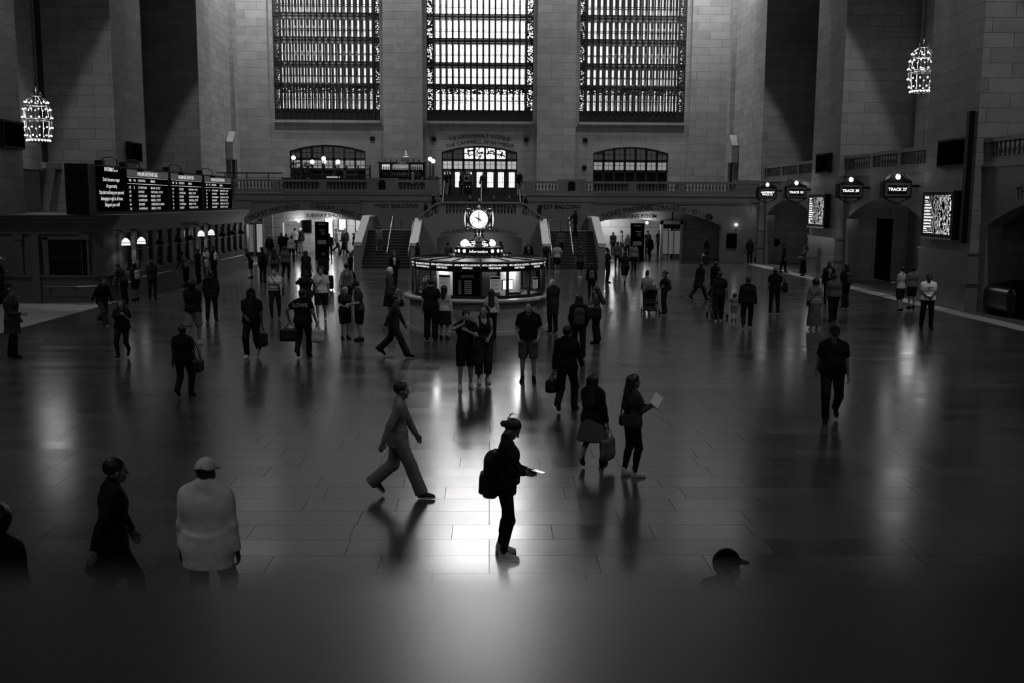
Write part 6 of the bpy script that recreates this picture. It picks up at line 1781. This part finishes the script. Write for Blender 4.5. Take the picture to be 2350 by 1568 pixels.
MB().box(-0.06, 0.06, -0.02, 0.03, -0.04, 0.04).build('camera_body', M_BLACK, cm); MB().lathe([(0.03, 0), (0.032, 0.06), (0.028, 0.07)], 14).build('lens', M_BRONZE, cm).matrix_local = Matrix.Translation((0, 0.03, 0)) @ Matrix.Rotation(-PI / 2, 4, 'X')
p = person('woman in a dark tank top and grey cargo trousers beside the man with the camera', -0.14, 22.73, 1.79, 165, top='tank', tc='dark', bot='crops', bc='char', hair='longest', sc='light', so='light', fem=1, skin='light', w=1.15, la='clasp', ra='down', turn=30, nod=-8, cell=0.016)
p = person('man in black tee shirt, grey shorts and black trainers facing us', 0.88, 22.96, 1.86, 185, top='tee', tc='black', bot='shorts', bc='grey', hair='short', sc='black', so='dark', skin='light', la='pocket', ra='pocket', w=1.12, shoe='boot', turn=10, spread=0.03, cell=0.016)
p = person('blurred walking person in black with a big black bag on the hip', 1.51, 19.60, 1.76, 20, top='jacket', tc='black', bot='pants', bc='black', hair='short', step=0.5, la='carry', ra='fwd', w=1.05, cell=0.016)
held_bag(p, -1, 'big black bag carried low by the walking person in black', 'duffel_bag', 'bag', M_BAG['black'], (0.44, 0.2, 0.26), 0.1)
p = person('blurred woman in a long black top and pale skirt walking away', 1.60, 15.40, 1.52, 30, top='coat', tc='black', bot='skirt', bc='grey', hair='longest', sc='black', fem=1, step=0.5, la='fwd', ra='carry', cell=0.016)
held_bag(p, 1, 'striped pale shopping bag hanging from the woman in black', 'shopping_bag', 'bag', M_BAG['grey'], (0.34, 0.14, 0.34), 0.16)
p = person('person in a black hoodie seen from behind with a patterned backpack', 2.33, 26.37, 1.69, 2, top='hoodie', tc='black', bot='pants', bc='black', hair='locks', sc='black', so='light', la='pocket', ra='pocket', w=1.08, spread=0.03, cell=0.016)
backpack(p, 'camouflage patterned backpack on the person in the black hoodie', M_BAG['char'], 1.0, 0, M_CAMO)
p = person('long-haired woman in a pale sleeveless top and wide dark trousers by the hoodie', 3.11, 29.37, 1.67, 290, top='crop', tc='grey', bot='wide', bc='black', hair='longest', sc='black', fem=1, skin='light', la='phone', ra='phone', nod=18, cell=0.016)
shoulder_bag(p, -1, 'dark tote bag on the shoulder of the woman in wide trousers', 'tote_bag', 'bag', M_BAG['black'], (0.4, 0.12, 0.36), 0.3)
p = person('bald man in a long dark coat standing right of the booth', 1.97, 31.62, 1.71, 335, top='coat', tc='dark', bot='pants', bc='black', hair='bald', sc='dark', so='light', skin='light', la='clasp', ra='clasp', nod=22, cell=0.02)
p = person('big man in a dark shirt and cap standing at the booth, back to us', -1.75, 30.11, 1.80, 8, top='tee', tc='black', bot='wide', bc='black', hair='short', hat='cap', hatc='char', sc='black', skin='light', w=1.22, la='down', ra='down', nod=14, spread=0.02, cell=0.02)
p = person('woman in a pale blouse and dark skirt partly hidden behind the man in the cap', -1.36, 30.12, 1.62, 15, top='blouse', tc='light', bot='skirt', bc='black', hair='long', fem=1, sc='dark', skin='light', cell=0.02)
p = person('long-haired woman in a pale top at the booth counter behind the couple', 0.05, 30.25, 1.50, 5, top='blouse', tc='light', bot='pants', bc='black', hair='longest', fem=1, skin='light', cell=0.02)
p = person('white-haired person in a dark jacket clasping hands left of the booth', -3.43, 34.74, 1.86, 95, top='jacket', tc='char', bot='skirt', bc='black', hair='short', hc='white', sc='black', skin='light', la='clasp', ra='clasp', nod=10, w=1.1, cell=0.02)
held_bag(p, 1, 'small black case hanging beside the white-haired person', 'handbag', 'bag', M_BAG['black'], (0.3, 0.1, 0.24), 0.3)
p = person('blurred person in dark clothes striding left of the booth', -2.52, 26.59, 1.71, 95, top='jacket', tc='dark', bot='wide', bc='dark', hair='short', la='fwd', ra='back', step=0.85, lean=5, cell=0.016)
p = person('man in a dark blazer and white shirt in front of the left stairs', -4.62, 49.14, 1.68, 165, top='open', tc='black', inner='light', bot='pants', bc='black', hair='short', sc='black', skin='mid', la='down', ra='down', step=0.3, cell=0.02)
p = person('woman with a head band and dark shorts looking at a phone', -4.31, 30.15, 1.57, 150, top='tee', tc='dark', bot='shorts', bc='black', hair='long', hc='grey', hat='band', hatc='light', sc='black', fem=1, skin='light', la='phone', ra='phone', nod=26, w=1.08, cell=0.02)
phone(p, -1, 'phone held by the woman with the head band')
p = person('man in a cap, tee shirt and shorts bending towards the woman with the head band', -3.82, 29.69, 1.77, 250, top='tee', tc='char', bot='shorts', bc='black', hair='short', hat='cap', hatc='dark', sc='black', skin='light', la='phone', ra='down', nod=25, lean=4, w=1.15, cell=0.016)
p = person('blurred person in a grey top walking behind the pair with the phone', -5.31, 37.74, 1.86, 345, top='tank', tc='grey', bot='shorts', bc='dark', hair='bun', fem=1, skin='mid', step=0.35, w=1.1, cell=0.02)
p = person('person in a white tee shirt and black shorts walking towards us', -5.76, 34.67, 1.86, 180, top='tee', tc='light', bot='shorts', bc='black', hair='big', sc='light', skin='mid', la='down', ra='down', step=0.3, w=1.15, cell=0.02)
crossbody(p, 1, 'dark bag slung across the person in the white tee shirt', M_BAG['black'])
p = person('person in a cap and dark jacket holding up a camera behind the jersey', -6.26, 34.53, 1.75, 178, top='jacket', tc='dark', bot='pants', bc='black', hair='short', hat='cap', hatc='dark', skin='mid', la='camera', ra='camera', w=1.1, cell=0.02)
cm = thing('camera', 'camera held up by the person in the cap and dark jacket', 'camera'); cm.location = hand_point(p, 1, 0.1); cm.rotation_euler = (0, 0, -math.radians(178))
MB().box(-0.07, 0.07, -0.02, 0.03, -0.045, 0.045).build('camera_body', M_BLACK, cm); MB().lathe([(0.035, 0), (0.037, 0.08), (0.03, 0.09)], 14).build('lens', M_BRONZE, cm).matrix_local = Matrix.Translation((0, 0.03, 0)) @ Matrix.Rotation(-PI / 2, 4, 'X')
p = person('person in a black lettered jersey seen from behind carrying two bags', -4.89, 26.47, 1.86, 4, top='tee', tc='black', bot='pants', bc='black', hair='short', sc='black', skin='mid', la='wave', ra='carry', w=1.2, step=0.35, arms={-1: (0.36, 0.06, 0.95, 'grip'), 1: (0.34, 0.02, 0.88, 'grip')}, cell=0.016)
m = MB(); flat_text(m, [('LOWE', 0, 0, 0.13)], (0, -0.205, 1.3), (1, 0, 0), (0, 0, 1), 0.02); o = m.build('jersey_lettering', cloth('light'), p['root'])
m = MB()
for s in (-1, 1):
    for q in (0.62, 0.7):
        c = p['sh'][s] + (p['el'][s] - p['sh'][s]) * q; u = Vector(p['el'][s] - p['sh'][s]).normalized(); a = u.orthogonal().normalized(); b = u.cross(a)
        m.tube([Vector(c) + (a * math.cos(w_) + b * math.sin(w_)) * 0.072 for w_ in np.linspace(0, 2 * PI, 13)], 0.006, 4)
m.build('sleeve_stripes', cloth('light'), p['root'])
held_bag(p, -1, 'big black duffel bag in the left hand of the person in the jersey', 'duffel_bag', 'bag', M_BAG['black'], (0.36, 0.5, 0.32), 0.14)
held_bag(p, 1, 'white plastic bag in the right hand of the person in the jersey', 'plastic_bag', 'bag', M_BAG['light'], (0.2, 0.3, 0.34), 0.08)
p = person('woman in a white cropped tee shirt and dark leggings walking towards us', -7.45, 35.27, 1.82, 176, top='crop', tc='light', bot='leggings', bc='black', hair='bun', sc='dark', so='light', fem=1, skin='light', la='fwd', ra='down', step=0.4, turn=25, w=1.1, cell=0.02)
crossbody(p, -1, 'dark jacket and bag tied at the hip of the woman in the cropped tee shirt', M_BAG['black'], (0.4, 0.12, 0.3))
p = person('person with long dark locks in a black tee shirt walking towards us', -6.23, 26.53, 1.86, 182, top='tee', tc='black', bot='pants', bc='black', hair='locks', hat='cap', hatc='black', sc='light', so='light', skin='deep', la='down', ra='clasp', step=0.35, w=1.22, cell=0.016)
held_bag(p, -1, 'black bag hanging from the hand of the person with long locks', 'tote_bag', 'bag', M_BAG['black'], (0.32, 0.2, 0.36), 0.12)
p = person('person in a bulky black jacket seen from behind near the ticket office', -9.46, 34.57, 1.71, 355, top='jacket', tc='black', bot='pants', bc='black', hair='short', w=1.32, la='pocket', ra='pocket', spread=0.05, hood=1, cell=0.02)
p = person('person with big hair, a dark jacket and pale shorts seen from behind', -8.40, 28.77, 1.86, 8, top='shirt', tc='black', bot='shorts', bc='mid', hair='big', sc='light', skin='mid', la='clasp', ra='clasp', step=0.3, w=1.2, cell=0.016)
p = person('man in a black tee shirt walking away with a bag at his hip', -6.37, 21.01, 1.57, 5, top='tee', tc='black', bot='pants', bc='black', hair='short', sc='black', skin='deep', la='down', ra='carry', step=0.35, w=1.12, cell=0.016)
shoulder_bag(p, 1, 'dark bag at the right hip of the man walking away', 'shoulder_bag', 'bag', M_BAG['black'], (0.4, 0.14, 0.28), 0.5)
p = person('woman in black with short sleeves walking towards us at the left', -9.55, 26.39, 1.57, 182, top='tee', tc='black', bot='leggings', bc='black', hair='long', sc='black', so='light', skin='mid', fem=1, la='strap', ra='down', step=0.35, w=1.25, cell=0.016)
p = person('blurred man with a dark bag walking along the pale floor border', -12.69, 33.37, 1.60, 120, top='jacket', tc='black', bot='wide', bc='char', hair='short', sc='black', so='light', step=0.6, la='fwd', ra='back', w=1.15, lean=8, cell=0.02)
p = person('person in a grey quilted jacket standing at the left edge', -12.39, 26.42, 1.82, 95, top='coat', tc='char', bot='pants', bc='black', hair='short', sc='black', la='pocket', ra='phone', w=1.15, step=0.25, cell=0.016)
p = person('person at the far left edge with a pale cap and folded arms', -19.10, 39.98, 1.86, 70, top='shirt', tc='dark', bot='pants', bc='black', hair='short', hat='cap', hatc='light', la='cross', ra='cross', cell=0.02)
p = person('person in dark jacket facing the ticket windows alone', -13.94, 42.15, 1.62, 350, top='jacket', tc='dark', bot='pants', bc='dark', hair='short', hc='brown', la='clasp', ra='clasp', spread=0.02, cell=0.02)
p = person('man leaning on the ticket counter with a bright watch', -14.45, 40.35, 1.62, 290, top='tee', tc='dark', bot='pants', bc='black', hair='short', la='rail', ra='rail', lean=22, nod=15, cell=0.02)
p = person('woman with a pale patterned backpack at the ticket counter', -14.45, 41.64, 1.56, 300, top='shirt', tc='dark', bot='shorts', bc='dark', hair='long', fem=1, la='clasp', ra='down', lean=4, skin='mid', cell=0.02)
backpack(p, 'pale patterned backpack on the woman at the ticket counter', M_BAG['grey'], 0.85, 0, cloth('light', 'print'))
p = person('person in a grey top leaning at the ticket counter beyond the lone person', -14.45, 48.62, 1.69, 285, top='shirt', tc='grey', bot='pants', bc='black', hair='short', la='rail', ra='rail', lean=20, cell=0.02)
p = person('person in black at the farther lit ticket window', -14.45, 50.64, 1.70, 280, top='tee', tc='black', bot='pants', bc='black', hair='bun', la='phone', ra='phone', nod=10, cell=0.026)
p = person('person in a white top and pale shorts at the farther lit ticket window', -14.45, 52.04, 1.71, 215, top='tee', tc='light', bot='minishorts', bc='light', hair='bun', fem=1, skin='mid', la='down', ra='clasp', cell=0.026)
p = person('tall person in black with a pale bag on the back by the farther lit window', -14.45, 53.50, 1.74, 295, top='jacket', tc='black', bot='pants', bc='black', hair='short', cell=0.026)
backpack(p, 'pale backpack on the tall person by the farther lit window', M_BAG['light'], 0.8)
p = person('tall dark figure standing before the last ticket window', -18.06, 73.37, 1.74, 300, top='coat', tc='black', bot='pants', bc='black', hair='short', cell=0.026)
# ------------------------------------------------------------------ before and inside the left arch
p = person('person in black stooping over a phone at the corner of the ticket office', -12.64, 54.03, 1.63, 270, top='tee', tc='black', bot='shorts', bc='black', hair='short', la='phone', ra='phone', lean=20, nod=20, cell=0.026)
p = person('person in black with a backpack left of the long-haired woman in the left arch', -11.39, 51.17, 1.70, 20, top='jacket', tc='black', bot='pants', bc='black', hair='bigbun', w=1.2, cell=0.026)
backpack(p, 'black backpack in the crowd before the left arch', M_BAG['black'], 1.0)
p = person('woman with long straight hair and a pale patterned top before the left arch', -10.96, 52.04, 1.69, 10, top='shirt', tc='grey', tpat='print', bot='shorts', bc='char', hair='longest', fem=1, cell=0.026)
p = person('person in a grey tee shirt walking into the left arch', -10.72, 53.53, 1.73, 5, top='tee', tc='grey', bot='pants', bc='black', hair='short', w=1.25, step=0.4, cell=0.026)
p = person('grey-haired man in a dark jacket and pale shirt walking out of the left arch', -15.08, 70.04, 1.74, 175, top='open', tc='black', inner='grey', bot='pants', bc='grey', hair='short', hc='white', step=0.3, cell=0.026)
p = person('man in a black shirt seen from behind in the left arch', -15.23, 74.88, 1.74, 355, top='shirt', tc='black', bot='pants', bc='black', hair='short', w=1.1, cell=0.026)
p = person('man in a pale long-sleeved shirt seen from behind in the left arch', -13.31, 68.54, 1.74, 8, top='shirt', tc='light', bot='pants', bc='black', hair='short', step=0.25, w=1.1, cell=0.026)
p = person('person in dark clothes just beside the man in the pale shirt', -14.35, 72.03, 1.74, 10, top='jacket', tc='black', bot='pants', bc='black', hair='short', cell=0.026)
p = person('tall person in a white cap and dark jacket deep in the left passage', -14.78, 80.00, 1.95, 195, top='jacket', tc='dark', bot='pants', bc='mid', hair='short', hat='cap', hatc='white', w=1.15, cell=0.026)
p = person('person in a white tee shirt deep in the left passage', -15.22, 80.00, 1.95, 10, top='tee', tc='light', bot='pants', bc='black', hair='short', cell=0.026)
p = person('slim dark figure walking on the bright floor of the left passage', -11.87, 75.65, 1.73, 355, top='shirt', tc='black', bot='pants', bc='black', hair='short', step=0.35, cell=0.026)
p = person('blurred grey figure far back in the left passage', -12.03, 80.00, 1.95, 90, top='shirt', tc='grey', bot='pants', bc='dark', hair='short', step=0.5, cell=0.026)
p = person('man in black in the left passage beside the stairs', -11.35, 80.00, 1.94, 180, top='jacket', tc='black', bot='pants', bc='black', hair='short', w=1.1, cell=0.026)
p = person('person in a long black coat walking with a phone past the left stairs', -11.11, 77.76, 1.74, 265, top='coat', tc='black', bot='pants', bc='black', hair='short', la='phone', ra='phone', step=0.7, hood=1, cell=0.026)
phone(p, 1, 'phone of the person in the long black coat')
p = person('woman with long dark hair in black seen from behind before the left arch', -8.68, 48.19, 1.75, 8, top='dress', tc='black', bot='leggings', bc='black', hair='longest', fem=1, w=1.15, step=0.3, cell=0.02)
p = person('person in black pulling a suitcase towards the left arch', -7.71, 47.27, 1.66, 5, top='jacket', tc='black', bot='pants', bc='black', hair='big', w=1.15, ra='back', cell=0.02)
g = hand_point(p, 1, 0.1); suitcase(g.x + 0.05, g.y - 0.15, 0.2, 'black wheeled suitcase pulled towards the left arch')
p = person('dark figure hurrying towards the foot of the left stairs', -6.79, 49.28, 1.66, 60, top='coat', tc='black', bot='pants', bc='black', hair='short', step=0.6, lean=8, cell=0.02)
p = person('dark figure half hidden by the outer wall of the left stairs', -10.22, 76.81, 1.74, 90, top='jacket', tc='black', bot='pants', bc='black', hair='short', step=0.4, cell=0.026)
# ------------------------------------------------------------------ behind the booth and on the stairs
p = person('person with a dark backpack behind the booth left of the clock', -2.50, 60.50, 1.72, 250, top='tee', tc='grey', bot='pants', bc='black', hair='short', skin='deep', cell=0.026)
backpack(p, 'dark backpack on the person behind the booth', M_BAG['black'], 1.0)
p = person('dark-haired person just behind the globe lamps left of the clock', -1.72, 58.50, 1.66, 0, top='tee', tc='black', bot='pants', bc='black', hair='long', cell=0.026)
p = person('dark figure behind the booth right of the clock', 0.62, 60.00, 1.80, 300, top='open', tc='black', inner='grey', bot='pants', bc='black', hair='short', cell=0.026)
p = person('man in a dark suit and pale shirt behind the right side of the booth', 2.23, 59.00, 1.80, 180, top='open', tc='black', inner='mid', bot='pants', bc='black', hair='short', w=1.1, cell=0.026)
p = person('person in black with something pale in hand at the left end of the booth', -4.26, 59.50, 1.72, 110, top='jacket', tc='black', bot='pants', bc='black', hair='long', la='clasp', ra='clasp', lean=6, cell=0.026)
p = person('person in a pale cap at the right end of the booth', 3.34, 60.80, 1.60, 200, top='tee', tc='dark', bot='pants', bc='black', hair='short', hat='cap', hatc='light', cell=0.026)
p = person('woman in a pale top and grey shorts climbing the left stairs', -6.92, 63.70, 1.66, 20, top='crop', tc='mid', bot='shorts', bc='grey', hair='bun', fem=1, step=0.3, cell=0.026, z=0.85)
p = person('man in a white tee shirt and black shorts at the foot of the right stairs', 3.87, 58.69, 1.73, 355, top='tee', tc='light', bot='shorts', bc='black', hair='short', sc='light', step=0.3, cell=0.026)
p = person('person in a grey top with a strap climbing the right stairs', 4.39, 63.30, 1.70, 350, top='tee', tc='grey', bot='shorts', bc='dark', hair='short', step=0.3, cell=0.026, z=0.68)
p = person('person in dark shorts at the foot of the right stairs by the handrail', 4.83, 54.41, 1.73, 350, top='tee', tc='char', bot='shorts', bc='black', hair='short', sc='light', step=0.3, cell=0.026)
p = person('man in black near the top of the right stairs beside the handrail', 5.47, 65.55, 1.78, 300, top='jacket', tc='black', bot='pants', bc='black', hair='bald', skin='deep', step=0.3, la='rail', cell=0.026, z=1.87)
p = person('blurred figure climbing behind the left curve of the balustrade, nearer the stairs', -4.27, 68.00, 1.60, 60, top='jacket', tc='black', bot='pants', bc='black', hair='short', step=0.4, cell=0.026, z=2.52)
p = person('blurred taller figure climbing behind the left curve of the balustrade', -3.77, 68.40, 1.70, 60, top='jacket', tc='black', bot='pants', bc='black', hair='big', step=0.4, cell=0.026, z=2.84)
p = person('dark figure behind the right curve of the balustrade, higher up', 2.35, 68.40, 1.55, 300, top='jacket', tc='black', bot='pants', bc='black', hair='short', step=0.4, cell=0.026, z=3.00)
p = person('dark figure behind the right curve of the balustrade, lower down', 3.27, 68.00, 1.66, 300, top='jacket', tc='black', bot='pants', bc='black', hair='long', step=0.4, cell=0.026, z=2.36)
# ------------------------------------------------------------------ right half
p = person('person in black with a pale backpack before the right stairs', 4.36, 43.48, 1.50, 3, top='jacket', tc='black', bot='pants', bc='black', hair='short', w=1.1, cell=0.02)
backpack(p, 'grey backpack on the person before the right stairs', M_BAG['grey'], 0.9)
p = person('person in black standing in profile by the right stairs with a walking stick', 6.02, 51.83, 1.74, 80, top='tee', tc='black', bot='pants', bc='black', hair='bigbun', fem=1, w=1.2, la='clasp', ra='clasp', cell=0.026)
tag(MB().tube([(0, 0, 0), (0, 0, 0.95), (0.0, 0.04, 0.98)], 0.014, 6).build('walking_stick', M_BLACK, None, False, (p['M'] @ Vector((0.1, 0.36, 0)))[:]), 'thin black walking stick by the person in profile', 'stick')
p = person('person in black shorts striding with feet wide before the right arch', 6.77, 50.77, 1.70, 350, top='tee', tc='black', bot='shorts', bc='black', hair='short', step=0.75, w=1.2, lean=10, la='fwd', ra='back', cell=0.026)
p = person('person in a grey top walking before the right arch left of the pale shirt', 7.83, 62.31, 1.74, 10, top='shirt', tc='grey', bot='pants', bc='black', hair='short', step=0.4, cell=0.026)
p = person('person in a pale shirt and dark trousers walking before the right arch', 8.46, 59.74, 1.74, 185, top='shirt', tc='mid', bot='pants', bc='black', hair='short', hat='cap', hatc='grey', step=0.3, cell=0.026)
p = person('dark figure with a stick walking in the right passage near the stairs', 9.67, 80.00, 1.77, 0, top='tee', tc='black', bot='pants', bc='black', hair='short', step=0.3, w=1.1, cell=0.026)
p = person('blurred pale figure far back in the right passage', 10.33, 80.00, 1.95, 90, top='shirt', tc='mid', bot='pants', bc='dark', hair='short', step=0.5, cell=0.026)
p = person('person in pale clothes beside the black sign in the right arch', 10.51, 77.66, 1.66, 180, top='shirt', tc='mid', bot='pants', bc='black', hair='long', cell=0.026)
p = person('person in a cap beside the right edge of the black sign', 12.40, 80.00, 1.87, 185, top='tee', tc='dark', bot='pants', bc='black', hair='short', hat='cap', hatc='black', cell=0.026)
p = person('dark figure walking on one leg forward before the right arch', 11.57, 73.37, 1.74, 340, top='jacket', tc='black', bot='pants', bc='black', hair='short', step=0.45, lean=8, cell=0.026)
p = person('dark figure with a long bag at the white lift doorway', 13.33, 80.00, 1.94, 10, top='tee', tc='black', bot='pants', bc='black', hair='short', la='down', ra='carry', cell=0.026)
held_bag(p, 1, 'long dark bag hanging from the figure at the lift doorway', 'garment_bag', 'bag', M_BAG['black'], (0.3, 0.1, 0.6), 0.05)
p = person('dark figure in the group at the right arch, nearest the lift doorway', 14.76, 78.98, 1.74, 20, top='coat', tc='black', bot='pants', bc='black', hair='short', cell=0.026)
p = person('dark figure in the group at the right arch, second from the left', 14.87, 76.87, 1.74, 0, top='coat', tc='black', bot='pants', bc='black', hair='long', cell=0.026)
p = person('dark figure in the group at the right arch, third from the left', 15.95, 80.00, 1.75, 340, top='coat', tc='black', bot='pants', bc='black', hair='short', w=1.15, cell=0.026)
p = person('dark broad figure at the right end of the group at the right arch', 16.57, 80.00, 1.82, 330, top='coat', tc='black', bot='pants', bc='black', hair='short', w=1.25, cell=0.026)
suitcase(14.1, 66.4, 0.1, 'black suitcase standing before the group at the right arch', 0.6)
p = person('person in a brimmed hat with a white bag before the right arch', 14.44, 67.69, 1.74, 320, top='coat', tc='black', bot='pants', bc='black', hair='short', hat='hat', hatc='char', w=1.15, la='carry', cell=0.026)
held_bag(p, -1, 'white paper bag held by the person in the brimmed hat', 'paper_bag', 'bag', M_BAG['light'], (0.22, 0.1, 0.3), 0.1)
p = person('blurred person in black striding right of the strollers', 8.80, 42.49, 1.65, 60, top='coat', tc='black', bot='pants', bc='black', hair='short', step=0.8, lean=10, w=1.2, cell=0.02)
p = person('blurred broad person in black behind the striding one', 9.75, 43.70, 1.62, 50, top='coat', tc='black', bot='pants', bc='black', hair='short', step=0.6, w=1.25, cell=0.02)
p = person('person in a pale sweater bending over the pale-topped stroller', 5.91, 37.97, 1.50, 0, top='shirt', tc='mid', bot='pants', bc='black', hair='bigbun', la='push', ra='push', w=1.1, nod=15, lean=6, cell=0.02)
stroller(5.95, 37.45, PI, 'dark stroller pushed by the person in the pale sweater')
p = person('woman with a bun and a backpack standing beside the stroller', 6.41, 37.09, 1.62, 285, top='tee', tc='black', bot='wide', bc='black', hair='bun', sc='dark', so='light', fem=1, la='clasp', ra='clasp', cell=0.02)
backpack(p, 'dark rounded backpack on the woman with the bun', M_BAG['black'], 0.95)
p = person('person in black pushing a stroller and leading a toddler by the hand', 7.94, 34.94, 1.76, 8, top='tee', tc='black', bot='pants', bc='black', hair='short', sc='light', la='push', ra='lead', w=1.15, step=0.3, cell=0.02)
stroller(8.15, 35.9, 0.05, 'black stroller with the canopy up beside the toddler')
p = person('toddler in pale clothes walking hand in hand', 8.56, 35.22, 0.95, 5, top='tee', tc='mid', bot='shorts', bc='mid', hair='big', sc='dark', skin='light', w=1.25, la='wave', ra='down', cell=0.02)
p = person('man in a dark jacket and pale shoes walking away right of the toddler', 8.42, 32.89, 1.76, 15, top='shirt', tc='black', bot='pants', bc='black', hair='short', sc='light', step=0.4, w=1.22, cell=0.02)
p = person('man in a pale bucket hat and dark clothes with a bag', 10.61, 37.52, 1.71, 10, top='tee', tc='black', bot='pants', bc='black', hair='short', hat='hat', hatc='grey', sc='black', so='light', w=1.15, spread=0.04, ra='carry', cell=0.02)
shoulder_bag(p, 1, 'dark bag at the right side of the man in the bucket hat', 'shoulder_bag', 'bag', M_BAG['black'], (0.4, 0.16, 0.42), 0.2)
p = person('woman in a pale top and long patterned skirt walking away', 10.58, 32.71, 1.67, 5, top='shirt', tc='mid', bot='longskirt', bc='grey', bpat='print', hair='big', sc='light', fem=1, skin='mid', w=1.1, cell=0.02)
crossbody(p, -1, 'dark strap bag across the woman in the long patterned skirt', M_BAG['black'])
p = person('broad man in a grey tee shirt walking beside the woman in the long skirt', 11.99, 35.06, 1.68, 5, top='tee', tc='grey', bot='pants', bc='black', hair='short', sc='black', w=1.32, step=0.3, cell=0.02)
p = person('man in a dark suit with a pale shirt and tie facing us', 13.86, 41.22, 1.75, 180, top='open', tc='black', inner='mid', bot='pants', bc='black', hair='short', skin='deep', w=1.1, cell=0.02)
p = person('person in black with a backpack facing away by the right wall', 13.96, 39.51, 1.78, 330, top='jacket', tc='black', bot='pants', bc='black', hair='short', sc='black', so='light', w=1.1, cell=0.02)
backpack(p, 'dark backpack on the person facing the track gates', M_BAG['char'], 0.95)
p = person('person in a white tee shirt and dark shorts in profile by the track gates', 15.66, 38.29, 1.73, 320, top='tee', tc='light', bot='shorts', bc='dark', hair='short', sc='dark', so='light', skin='light', la='phone', ra='phone', w=1.15, cell=0.02)
p = person('person in a pale shirt partly hidden beside the one in profile by the gates', 16.64, 39.60, 1.64, 350, top='tee', tc='mid', bot='shorts', bc='dark', hair='short', hat='cap', hatc='dark', sc='black', skin='light', w=1.1, cell=0.02)
p = person('man in a white printed tee shirt standing alone near the right wall', 14.43, 33.04, 1.83, 190, top='tee', tc='white', bot='pants', bc='black', hair='short', sc='black', so='dark', skin='deep', la='clasp', ra='clasp', w=1.18, spread=0.05, cell=0.02)
m = MB()
for q in range(6): m.box(-0.1 + q * 0.036, -0.078 + q * 0.036, 0.186, 0.19, 1.33, 1.365)
m.box(-0.02, 0.05, 0.186, 0.19, 1.285, 1.32).box(-0.03, 0.06, 0.186, 0.19, 1.262, 1.27).build('shirt_print', cloth('char'), p['root'])
p = person('large man in black with a cap walking at the right, nearest of that side', 6.49, 18.83, 1.86, 195, top='tee', tc='black', bot='pants', bc='black', hair='short', hat='cap', hatc='black', sc='black', skin='mid', step=0.5, w=1.22, la='down', ra='back', cell=0.016)
p = person('man with a pale bag leaning at the far pier of the right wall', 17.69, 68.98, 1.74, 200, top='jacket', tc='dark', bot='pants', bc='black', hair='short', skin='deep', la='down', ra='pocket', cell=0.026)
shoulder_bag(p, 1, 'pale bag hanging beside the man at the far pier', 'shoulder_bag', 'bag', M_BAG['grey'], (0.3, 0.1, 0.3), 0.45)
p = person('man in a dark cap walking with bags before the far track gate', 17.49, 60.24, 1.74, 100, top='jacket', tc='black', bot='pants', bc='black', hair='short', hat='cap', hatc='black', la='carry', ra='down', step=0.3, cell=0.026)
held_bag(p, -1, 'dark bag with pale trim carried by the man in the dark cap', 'duffel_bag', 'bag', M_BAG['char'], (0.4, 0.18, 0.26), 0.08)
p = person('woman in a long black skirt leaning against the pier below the farther screen', 17.81, 57.45, 1.71, 285, top='tee', tc='grey', tpat='print', bot='longskirt', bc='black', hair='pony', fem=1, la='clasp', ra='clasp', lean=-8, skin='mid', cell=0.026)
# ------------------------------------------------------------------ on the balcony steps
p = person('person in dark top and pale trousers at the left rail of the top steps', -3.15, 73.60, 1.72, 40, top='tee', tc='black', bot='pants', bc='mid', hair='short', la='wave', cell=0.026, z=4.50)
p = person('person in black beside the one in pale trousers at the top of the steps', -2.98, 74.00, 1.75, 330, top='tee', tc='black', bot='wide', bc='black', hair='short', cell=0.026, z=4.50)
p = person('dark figure in profile before the second glass door', -2.15, 75.50, 1.75, 90, top='coat', tc='black', bot='pants', bc='black', hair='short', w=1.2, cell=0.026, z=4.50)
p = person('person with bare arms at the top of the middle steps, left of a pair', -1.71, 74.50, 1.75, 180, top='tank', tc='black', bot='pants', bc='black', hair='long', fem=1, la='clasp', ra='clasp', cell=0.026, z=4.50)
p = person('taller person with a backpack at the top of the middle steps, right of a pair', -1.53, 74.80, 1.80, 190, top='tee', tc='grey', bot='pants', bc='black', hair='short', cell=0.026, z=4.50)
p = person('blurred grey figure starting down the middle steps', -0.50, 73.30, 1.70, 185, top='coat', tc='char', bot='pants', bc='dark', hair='short', step=0.4, cell=0.026, z=4.50)
p = person('man leaning on the right end of the balcony rail', 2.10, 72.20, 1.72, 200, top='jacket', tc='black', bot='pants', bc='mid', hair='short', la='rail', ra='down', lean=10, cell=0.026, z=4.50)
p = person('person in black seated on the middle steps', 0.27, 70.80, 1.70, 180, top='tee', tc='black', bot='pants', bc='black', hair='short', sit=0.46, la='sit', ra='sit', cell=0.026, z=3.25)
p = person('person in a grey shirt seated on the middle steps by the right handrail', 1.32, 70.80, 1.75, 180, top='shirt', tc='char', bot='pants', bc='black', hair='short', sit=0.46, la='sit', ra='sit', cell=0.026, z=3.25)
p = person('person in black seated on the middle steps above the clock', -1.38, 70.80, 1.70, 185, top='shirt', tc='black', tpat='print', bot='pants', bc='black', hair='short', sit=0.46, la='sit', ra='sit', cell=0.026, z=3.25)
p = person('blurred person in pale clothes behind the balcony rail near the plaque', -5.38, 71.50, 1.60, 90, top='shirt', tc='mid', bot='pants', bc='dark', hair='short', hc='grey', step=0.4, cell=0.026, z=4.50)
